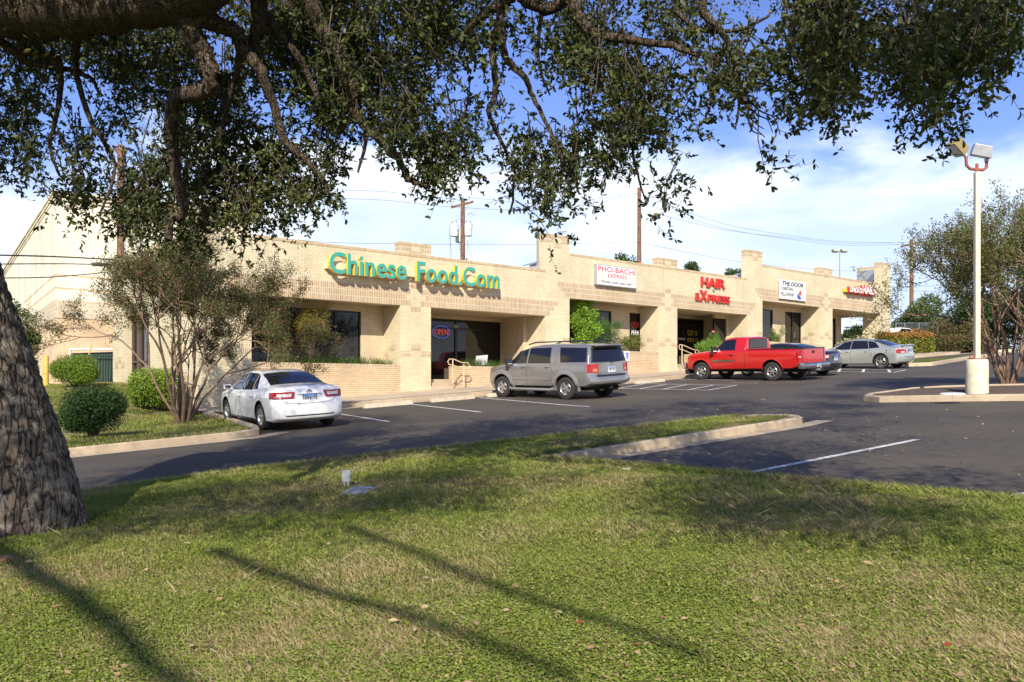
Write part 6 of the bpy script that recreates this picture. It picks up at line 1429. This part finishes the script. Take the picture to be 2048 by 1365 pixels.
# bollard
q = lawn_at(92, 772); D = q.x*UF+q.y*US; k = D/F; m = MB(); m.lathe([(0, 61*k), (4.*k, 60*k), (5.2*k, 57*k), (5.2*k, -.3)], 20); o = m.build('bollard', M['bollard'], smooth=40); o.location = q; tag(o, 'faded yellow bollard on the lawn near the warehouse corner', 'bollard')
m = MB(); a = at(178, 710, 35); m.tube([a, at(184, 690, 35)], .03, 6); tag(m.build('guard_post', M['bollard'], smooth=40), 'short leaning yellow pipe over the green gate', 'pipe')
# ================================================================= warehouse on the left
stucco = concrete('peach_stucco', (.78, .57, .36), .5); stucco2 = concrete('cream_stucco', (.88, .80, .62), .5); blockm = brick('split_block', (.62, .50, .33), (.70, .58, .40), (.74, .68, .56), .41, .205, .5, .016)
wh = thing('warehouse', 'tall pale warehouse with banded walls rising behind the lawn on the left', 'building')
D0 = 40.; K = at(110, 775, D0); fa = Vector((1, 0, 0)); 
ve = ray(-140, 775); sd_ = Vector((ve[0], ve[1], 0)).normalized()
top = (775-388)/F*D0
def wbox(z0, z1, mat, name, out=0.):
    m = MB(); o_ = Vector((-out*.6, -out, 0)); A = K+o_; Bv = K+fa*9+Vector((0, -out, 0)); Cv = K+sd_*60+Vector((-out, 0, 0)); Dv = Cv+fa*40
    pts = [A, Bv, Bv+Vector((0, 30, 0)), Cv+fa*9, Cv]
    n = len(pts); v = [(p.x, p.y, z0) for p in pts]+[(p.x, p.y, z1) for p in pts]; m.add(v, [tuple(range(n))[::-1], tuple(range(n, 2*n))]+[(i, (i+1) % n, (i+1) % n+n, i+n) for i in range(n)]); return m.build(name, mat, wh)
z = lambda y: (775-y)/F*D0
wbox(-1.6, z(636), stucco, 'lower_wall'); wbox(z(636), z(600), blockm, 'block_band', .03); wbox(z(600), z(579), stucco2, 'wall_band', .0); wbox(z(579), z(575), stucco, 'reveal_strip', -.02); wbox(z(575), z(553), stucco2, 'wall_band', 0); wbox(z(553), z(549), stucco, 'reveal_strip', -.02); wbox(z(549), z(400), stucco2, 'upper_wall', 0)
for i, (a, b, o_) in enumerate(((400, 396, .06), (396, 392.5, .02), (392.5, 388.5, .12), (388.5, 385, .05), (385, 381, .2))): wbox(z(a), z(b), stucco if i % 2 else stucco2, 'cornice', o_)
m = MB(); m.box(K.x+1.9, K.x+6, K.y-2.6, K.y-.1, -.2, 1.75) if False else None
gt = thing('dumpster_enclosure', 'dark green barred gate with a white frame between warehouse and shops', 'gate', (11.1, 37.6, 0)); 
m = MB()
a = at(142, 697, 38.2); b = at(227, 767, 36.6)
def seg(x, y, t): return at(x, y, t)-Vector((11.1, 37.6, 0))
for i in range(15): x = 146+i*5.4; t = 38.2-i*.11; m.tube([seg(x, 768, t), seg(x, 710, t)], .022, 4)
m.tube([seg(146, 712, 38.2), seg(225, 712, 36.7)], .04, 5); m.tube([seg(146, 764, 38.2), seg(225, 764, 36.7)], .04, 5); m.build('bars', M['bronze'], gt)
m = MB(); A = seg(144, 768, 38.6); Bq = seg(226, 768, 37.0); m.add([A, Bq, Bq+Vector((0, .1, 0)), A+Vector((0, .1, 0)), A+Vector((0, 0, 1.35)), Bq+Vector((0, 0, 1.35)), Bq+Vector((0, .1, 1.35)), A+Vector((0, .1, 1.35))], [(0,3,2,1),(4,5,6,7),(0,1,5,4),(1,2,6,5),(2,3,7,6),(3,0,4,7)]); m.build('screen', plain('green_mesh', (.05, .085, .06), .7), gt)
m = MB(); m.tube([seg(141, 768, 38.3), seg(141, 699, 38.3), seg(227, 699, 36.7)], .05, 6); m.build('frame', M['white'], gt)
# ================================================================= poles and wires
def pole(name, x, ytop, t, label, r=.15, zb=None, cross=None, extra=None, lean=0):
    T_ = at(x, ytop, t); zb = float(base(T_.x))-.6 if zb is None else zb; p = thing(name, label, 'utility pole', (T_.x, T_.y, zb)); H = T_.z-zb
    m = MB(); m.tube([(0, 0, 0), (lean*.5, 0, H*.5), (0, 0, H)], [r*1.2, r*1.05, r*.85], 12); m.build('pole', M['wood'], p, smooth=50)
    return p, T_, H
k_ = lambda t: t/F
pA, TA, HA = pole('utility_pole', 925.5, 401.5, 55, 'wooden utility pole carrying three transformers behind the green sign', .16)
rt = Vector((US, -UF, 0)); fw = Vector((UF, US, 0))
def L3(p, dx, dy, zz, d=0): return rt*(dx*k_(55))+fw*d+Vector((0, 0, zz))
m = MB(); za_ = HA-8*k_(55); m.obox(rt*(-.03)+Vector((0, 0, za_)), (rt*.97+Vector((0, 0, .25))).normalized(), fw, Vector((0, 0, 1)), .72, .06, .065); m.build('crossarm', M['wood'], pA)
m = MB(); m.tube([rt*-.42+Vector((0, -.12, za_-.05)), Vector((0, -.15, za_-.5))], .015, 5); m.tube([rt*.40+Vector((0, -.12, za_+.1)), Vector((0, -.15, za_-.5))], .015, 5); m.build('brace', M['galv'], pA)
for dx, zz in ((-22, -12), (0, 2), (13, 0)): m = MB(); m.lathe([(0, 0), (.03, 0), (.05, .05), (.03, .1), (.05, .14), (0, .17)], 10, Matrix.Translation(rt*dx*k_(55)+Vector((0, 0, HA+zz*k_(55)+.05)))); m.build('insulator', M['greybox'], pA)
tr_ = plain('pale_transformer_paint', (.66, .69, .66), .4)
for dx, zc, dd, rr in ((-16, -61, -.1, .24), (11.5, -61, -.25, .24), (-8, -70, .45, .24)):
    m = MB(); c_ = rt*dx*k_(55)+fw*dd+Vector((0, 0, HA+zc*k_(55))); h = .36; m.lathe([(0, -h), (rr*.9, -h), (rr, -h+.06), (rr, h-.05), (rr*1.05, h-.04), (rr*1.05, h), (rr*.6, h+.09), (0, h+.10)], 20, Matrix.Translation(c_)); o = m.build('transformer', tr_, pA, smooth=40)
    for s_ in (-1, 1): m = MB(); m.lathe([(0, 0), (.03, 0), (.05, .04), (.03, .09), (.045, .13), (.02, .2), (0, .2)], 8, Matrix.Translation(c_+rt*.12*s_+Vector((0, 0, h+.07)))); m.build('bushing', M['greybox'], o)
    if dd < 0: m = MB(); m.obox(c_+Vector((-.02, -rr*.98, .06))*1+fw*0, rt, fw, (0, 0, 1), .07, .02, .025); m.build('warning_label', M['orange'], o)
m = MB()
for pts in ([(-24, -70), (-25, -100), (-23, -120), (-15, -128), (-9, -126)], [(-18, -45), (-26, -50), (-25, -80), (-21, -110)], [(17, -45), (20, -52), (18, -60)], [(9, -80), (11, -100), (8, -118)], [(14, -104), (19, -115), (17, -125), (8, -132)], [(-8, -78), (-6, -95), (-2, -110)], [(-12, -130), (-8, -140), (-3, -142)], [(4, -128), (13, -132), (15, -142), (8, -150)], [(-16, -42), (-8, -38), (0, -40)], [(10, -30), (16, -26), (22, -30)], [(5, -126), (10, -138), (5, -148)]):
    m.tube(catmull([rt*a_*k_(55)-fw*.2+Vector((0, 0, HA+b_*k_(55))) for a_, b_ in pts], 4), .010, 4)
m.build('jumper_wires', M['wire'], pA)
for dx, zz in ((-10, -29), (12, -24), (18, -30), (24, -27), (8, -119), (-9, -121), (2, -118)): 
    m = MB(); m.obox(rt*dx*k_(55)-fw*.15+Vector((0, 0, HA+zz*k_(55))), (rt*.8+Vector((0, 0, .4))), fw, (0, 0, 1), .05, .04, .10); m.build('fuse_cutout', M['greybox'] if zz > -100 else M['wire'], pA)
pB, TB, HB = pole('utility_pole', 1278.5, 376, 62, 'tall bare wooden pole rising behind the second white panel sign', .15)
pC, TC, HC = pole('utility_pole', 1823, 479, 92, 'distant wooden pole with one crossarm right of the last tower', .20)
kc = 92/F; m = MB(); m.obox(Vector((0, 0, HC-10*kc)), (rt*.97+Vector((0, 0, .2))).normalized(), fw, (0, 0, 1), 22*kc, .08, .09); m.build('crossarm', M['wood'], pC); m = MB(); m.tube([rt*(-12*kc)+Vector((0, -.2, HC-13*kc)), Vector((0, -.2, HC-26*kc))], .03, 4); m.tube([rt*(12*kc)+Vector((0, -.2, HC-8*kc)), Vector((0, -.2, HC-26*kc))], .03, 4); m.build('brace', M['galv'], pC)
m = MB(); m.tube([rt*(-5*kc)+Vector((0, -.3, HC-45*kc)), rt*(-6*kc)+Vector((0, -.3, HC-60*kc))], .12, 8); m.build('transformer', tr_, pC)
pD, TD, HD = pole('utility_pole', 242, 291, 36, 'wooden utility pole seen through the oak leaves before the warehouse', .16, zb=-1.2)
kd = 36/F; m = MB()
for s_ in (-1, 1): m.tube([Vector((0, 0, HD-24*kd)), rt*s_*10*kd+Vector((0, 0, HD-10*kd)), rt*s_*15*kd+Vector((0, 0, HD-4*kd))], .05, 6)
m.build('bracket', M['wood'], pD); m = MB(); m.tube([rt*5*kd+Vector((0, -.2, .5)), rt*5*kd+Vector((0, -.2, HD*.8))], .03, 6); m.build('conduit', M['galv'], pD)
def wire(pts, label, r=.012, grp=None, n=10):
    P = [at(*p) for p in pts]; m = MB(); m.tube(catmull(P, 12), r, 4, False); return tag(m.build('power_line', M['wire'], smooth=60, fix=False), label, 'cable', grp)
wire([(-150, 508, 30), (90, 513, 34), (232, 520, 36)], 'thick black cable at the left, highest of the low three', .03)
wire([(-150, 530, 30), (90, 528, 34), (182, 529, 35.4)], 'black cable carrying the splice case at the left', .022)
wire([(-150, 556, 30), (60, 556, 33), (150, 551, 35), (234, 543, 36)], 'lowest black cable at the left', .02)
wire([(222, 528, 35.8), (230, 533, 36), (236, 530, 36)], 'short cable tail between splice case and pole', .015)
m = MB(); a = at(183, 529, 35.4); b = at(222, 530.5, 35.8); m.tube([a, a+(b-a)*.06, a+(b-a)*.94, b], [.05, .075, .075, .05], 12); tag(m.build('splice_case', M['wire'], smooth=50), 'black cylindrical splice case hanging on the left cable', 'splice case')
wire([(240, 300, 36), (560, 372, 45), (770, 384, 51), (925, 401, 55)], 'upper power line from the left pole to the transformer pole', .010)
wire([(935, 395, 55), (1100, 408, 58), (1278, 386, 62)], 'upper power line between transformer pole and bare pole', .010)
wire([(620, 396, 47), (770, 401, 51), (900, 414, 55), (1100, 420, 58), (1278, 388, 62)], 'lower power line passing the transformer pole', .010)
for k, (y0, y1, l) in enumerate(((389, 485, 'highest'), (403, 491, 'middle'), (418, 486, 'lowest'))): wire([(1278, y0, 62), (1450, y0+(y1-y0)*.62, 72), (1620, y1-8+k, 80), (1700, y1-1+k, 85), (1808+k*8, y1+(1, 2, 7)[k]-k*4, 92)], '%s of three thin lines sweeping down to the distant pole' % l, .012)
wire([(240, 430, 36), (602, 481, 46), (790, 488, 51), (925, 489, 55), (1083, 489, 58), (1275, 484, 62)], 'long straight line crossing low behind the roof towers', .010)
wire([(1282, 486, 62), (1480, 524, 74), (1660, 541, 82), (1820, 544, 92)], 'line dropping from the bare pole behind the third tower', .012)
wire([(1790, 576, 90), (1822, 573, 92), (1900, 572, 96)], 'short dark cable below the distant pole', .015); wire([(1785, 583, 90), (1822, 582, 92), (1900, 584, 96)], 'second short cable below the distant pole', .015)
def lot_light(x, ytop, t, two, label):
    T_ = at(x, ytop, t); zb = float(base(T_.x))-.5; p = thing('lot_light', label, 'street lamp', (T_.x, T_.y, zb)); H = T_.z-zb; kk = t/F; m = MB(); m.tube([(0, 0, 0), (0, 0, H-8*kk)], [.11, .07], 8); m.build('pole', M['bronzebox'] if not two else M['galv'], p)
    for s_ in ((-1, 1) if two else (1,)):
        m = MB(); c_ = rt*((8.5 if two else 5)*kk*s_)+Vector((0, 0, H-5*kk)); m.obox(c_, rt, fw, (0, 0, 1), (6.5 if two else 10.)*kk, .28, 2.6*kk); m.obox(c_-Vector((0, 0, 3.2*kk)), rt, fw, (0, 0, 1), (4.5 if two else 7)*kk, .2, .8*kk); o = m.build('lamp_head', plain('pale_fixture', (.42, .42, .36), .5), p); bevel(o, .03)
    return p
lot_light(1075.5, 436, 52, False, 'single head grey lot light behind the first roof between pole and tower'); lot_light(1680, 496.5, 76, True, 'twin head lot light behind the roof of the last unit')
# ================================================================= trees behind
def far_tree(x0, x1, y0, y1, t, label, n, a, b, ls=.16, trunk_=True, zb=None, lumps=14, warm=None, pw=0., hollow=.2, name='leafy_tree'):
    A = at((x0+x1)/2, (y0+y1)/2, t); kk = t/F; rx = (x1-x0)/2*kk; rz = (y1-y0)/2*kk; gz_ = float(base(A.x))-.3 if zb is None else zb; L = Vector((A.x, A.y, gz_)); cl = []
    for k in range(lumps):
        d = rnd_dir(1)[0]; q = RNG.uniform(.35, .72); cl.append((rt.x*d[0]*rx*q+fw.x*d[1]*rx*q, rt.y*d[0]*rx*q+fw.y*d[1]*rx*q, A.z-gz_+d[2]*rz*q, rx*RNG.uniform(.28, .45), rx*RNG.uniform(.28, .45), rz*RNG.uniform(.25, .42)))
    st = [[(0, 0, 0, .22), (.1, 0, (A.z-gz_)*.5, .16), (0, .1, A.z-gz_, .06)]]+[[(0, 0, (A.z-gz_)*.55, .09), (c[0], c[1], c[2], .02)] for c in cl[:8]]
    return plant(name, label, 'tree', L, cl, n, ls, a, b, warm, pw, stems=st if trunk_ else None, hollow=hollow)
dk = (.030, .060, .016); lt = (.10, .15, .040)
far_tree(1785, 1935, 568, 720, 74, 'full pale green tree right of the last tower under the distant pole', 20000, (.05, .085, .025), (.16, .20, .07), .20)
far_tree(1890, 2060, 560, 725, 70, 'dark tree behind the lamp post and hedge', 16000, dk, lt, .2)
far_tree(1990, 2160, 540, 730, 66, 'dark tree at the far right behind the crepe myrtle', 14000, dk, lt, .2)
far_tree(1680, 1742, 646, 712, 76, 'small dark tree seen through the last porch opening', 5000, dk, lt, .22, zb=.5)
far_tree(1840, 1990, 620, 730, 64, 'brownish autumn tree over the long hedge', 12000, (.06, .07, .02), (.16, .14, .05), .16, warm=(.22, .10, .05), pw=.2)
far_tree(1225, 1280, 503, 560, 80, 'top of a pine over the roof beside the bare pole', 1800, dk, lt, .22, False); far_tree(1352, 1404, 518, 570, 80, 'small tree top over the roof between cap and third tower', 1600, dk, lt, .22, False); far_tree(1450, 1490, 534, 580, 80, 'bushy tree top just left of the third tower', 1500, dk, lt, .22, False)
far_tree(-60, 45, 572, 690, 33, 'pine at the left edge before the warehouse wall', 5500, (.03, .07, .015), (.10, .17, .04), .13, zb=-1.); far_tree(20, 78, 640, 720, 34, 'lower pine bough bush left of the bollard', 4200, (.03, .07, .015), (.10, .17, .04), .13, zb=-.8)
far_tree(10, 75, 690, 775, 36, 'dark scrub at the foot of the pines', 3000, (.015, .02, .01), (.05, .05, .025), .12, zb=-.8, name='scrub_bush')
# hedges
def hedge(px0, px1, ytop, ybot, t, depth, label, n, a, b, tips, tipp, t1=None, name='clipped_hedge', trunkx=None):
    t1 = t1 or t; A = at(px0, ytop, t); B_ = at(px1, ytop, t1); zb = at(px0, ybot, t).z; r = thing(name, label, 'hedge', (A.x, A.y, zb)); L = Vector((A.x, A.y, zb)); d = (B_-A); H = A.z-zb
    u = RNG.uniform(size=n); v = RNG.uniform(size=n); w = RNG.uniform(size=n); face = RNG.uniform(size=n); v = np.where(face < .45, 1-np.abs(RNG.normal(size=n))*.06, v); w = np.where((face >= .45)&(face < .95), np.abs(RNG.normal(size=n))*.07, w)
    nn = np.array([fw.x, fw.y, 0.]); dv = np.array([d.x, d.y, 0.]); wob = .05*np.sin(u*23)+.04*np.sin(u*57)
    P = u[:, None]*dv+nn*(w*depth)[:, None]+np.array([0, 0, 1.])*(v*H*(1+wob)+u*d.z)[:, None]; P += RNG.normal(size=(n, 3))*.05
    Dr = RNG.normal(size=(n, 3)); V, Fc = leaves(P, Dr, rnd_dir(n)+[0, 0, .4], RNG.uniform(.08, .16, n), .07); col = hsv_mix(n, a, b); tp = (v > .8)&(RNG.uniform(size=n) < tipp); col[tp] = hsv_mix(int(tp.sum()), tips, tuple(x*1.5 for x in tips))
    np_mesh('foliage', V, Fc, M['leaf'], r, np.repeat(col, 6, 0)); m = MB()
    for k in range(max(2, int(d.length/1.3))): q = (k+.5)/max(2, int(d.length/1.3)); e = Vector((d.x*q, d.y*q, d.z*q))+fw*depth*.5; m.tube([e+Vector((0, 0, -1.0)), e+Vector((.1, 0, H*.4)), e+Vector((-.15, 0, H*.9))], [.05, .035, .02], 5)
    m.build('stems', M['myrtlebark'], r); return r
hedge(1768, 1868, 668, 704, 57, 1.5, 'low square hedge with orange brown leaves right of the silver car', 9000, (.10, .13, .02), (.30, .28, .05), (.32, .16, .05), .7)
hedge(1800, 2080, 660, 704, 68, 2.0, 'long tall hedge with reddish tips above the retaining wall', 15000, (.05, .10, .015), (.20, .26, .04), (.40, .08, .06), .45, 72)
q = at(1848, 733, 56); m = MB(); m.tube([at(1846, 722, 57), at(1848, 700, 57.3), at(1843, 685, 57.5)], [.10, .07, .05], 6); m.tube([at(1847, 712, 57.2), at(1856, 692, 57.5)], [.06, .04], 6); m.tube([at(1841, 722, 57), at(1839, 700, 57.3)], [.05, .03], 6); tag(m.build('hedge_trunk', M['myrtlebark'], smooth=60), 'short bare trunk at the right end of the orange hedge', 'trunk')
# chain link fence
fn = thing('chain_link_fence', 'chain link fence before the trees right of the shops', 'fence', at(1790, 668, 71)); L = Vector(fn.location)
for x in (1792, 1810, 1838, 1866, 1900): m = MB(); m.tube([at(x, 672, 71)-L, at(x, 646, 71)-L], .03, 6); m.build('post', M['galv'], fn)
m = MB(); m.tube([at(1790, 647, 71)-L, at(1905, 646, 71)-L], .025, 5); m.build('top_rail', M['galv'], fn)
m = MB()
for k in range(64):
    x = 1790+k*1.8
    m.tube([at(x, 671, 71)-L, at(x+12, 648, 71)-L], .006, 3, False); m.tube([at(x+12, 671, 71)-L, at(x, 648, 71)-L], .006, 3, False)
m.build('wire_mesh', M['galv'], fn, fix=False)
# black gate seen through the porch
gt2 = thing('iron_gate', 'black barred iron gate seen through the last porch opening', 'gate', at(1706, 690, 64)); L = Vector(gt2.location); m = MB()
for x in np.linspace(1690, 1726, 12): m.tube([at(x, 692, 64)-L, at(x, 655, 64)-L], .02, 4)
m.tube([at(1689, 655, 64)-L, at(1727, 654, 64)-L], .04, 4); m.tube([at(1689, 690, 64)-L, at(1727, 690, 64)-L], .04, 4); m.build('bars', M['black'], gt2)
# pale parked car behind the fence
m = MB()
pc = thing('parked_car', 'barely visible white car roof between the shops and the hedge', 'car', at(1793, 695, 66)); L = Vector(pc.location)
prof = [(-2.2, .3), (-2.2, .8), (-1.7, .95), (-1.1, 1.4), (.4, 1.42), (1.1, 1.0), (2.1, .85), (2.2, .3)]; m.prism(prof, -.85, .85); o = m.build('body', white, pc); bevel(o, .06, 2); m = MB(); m.prism([(-1.5, .98), (-1.05, 1.32), (.35, 1.34), (.9, 1.0)], -.86, .86); m.build('window', M['carglass'], pc)
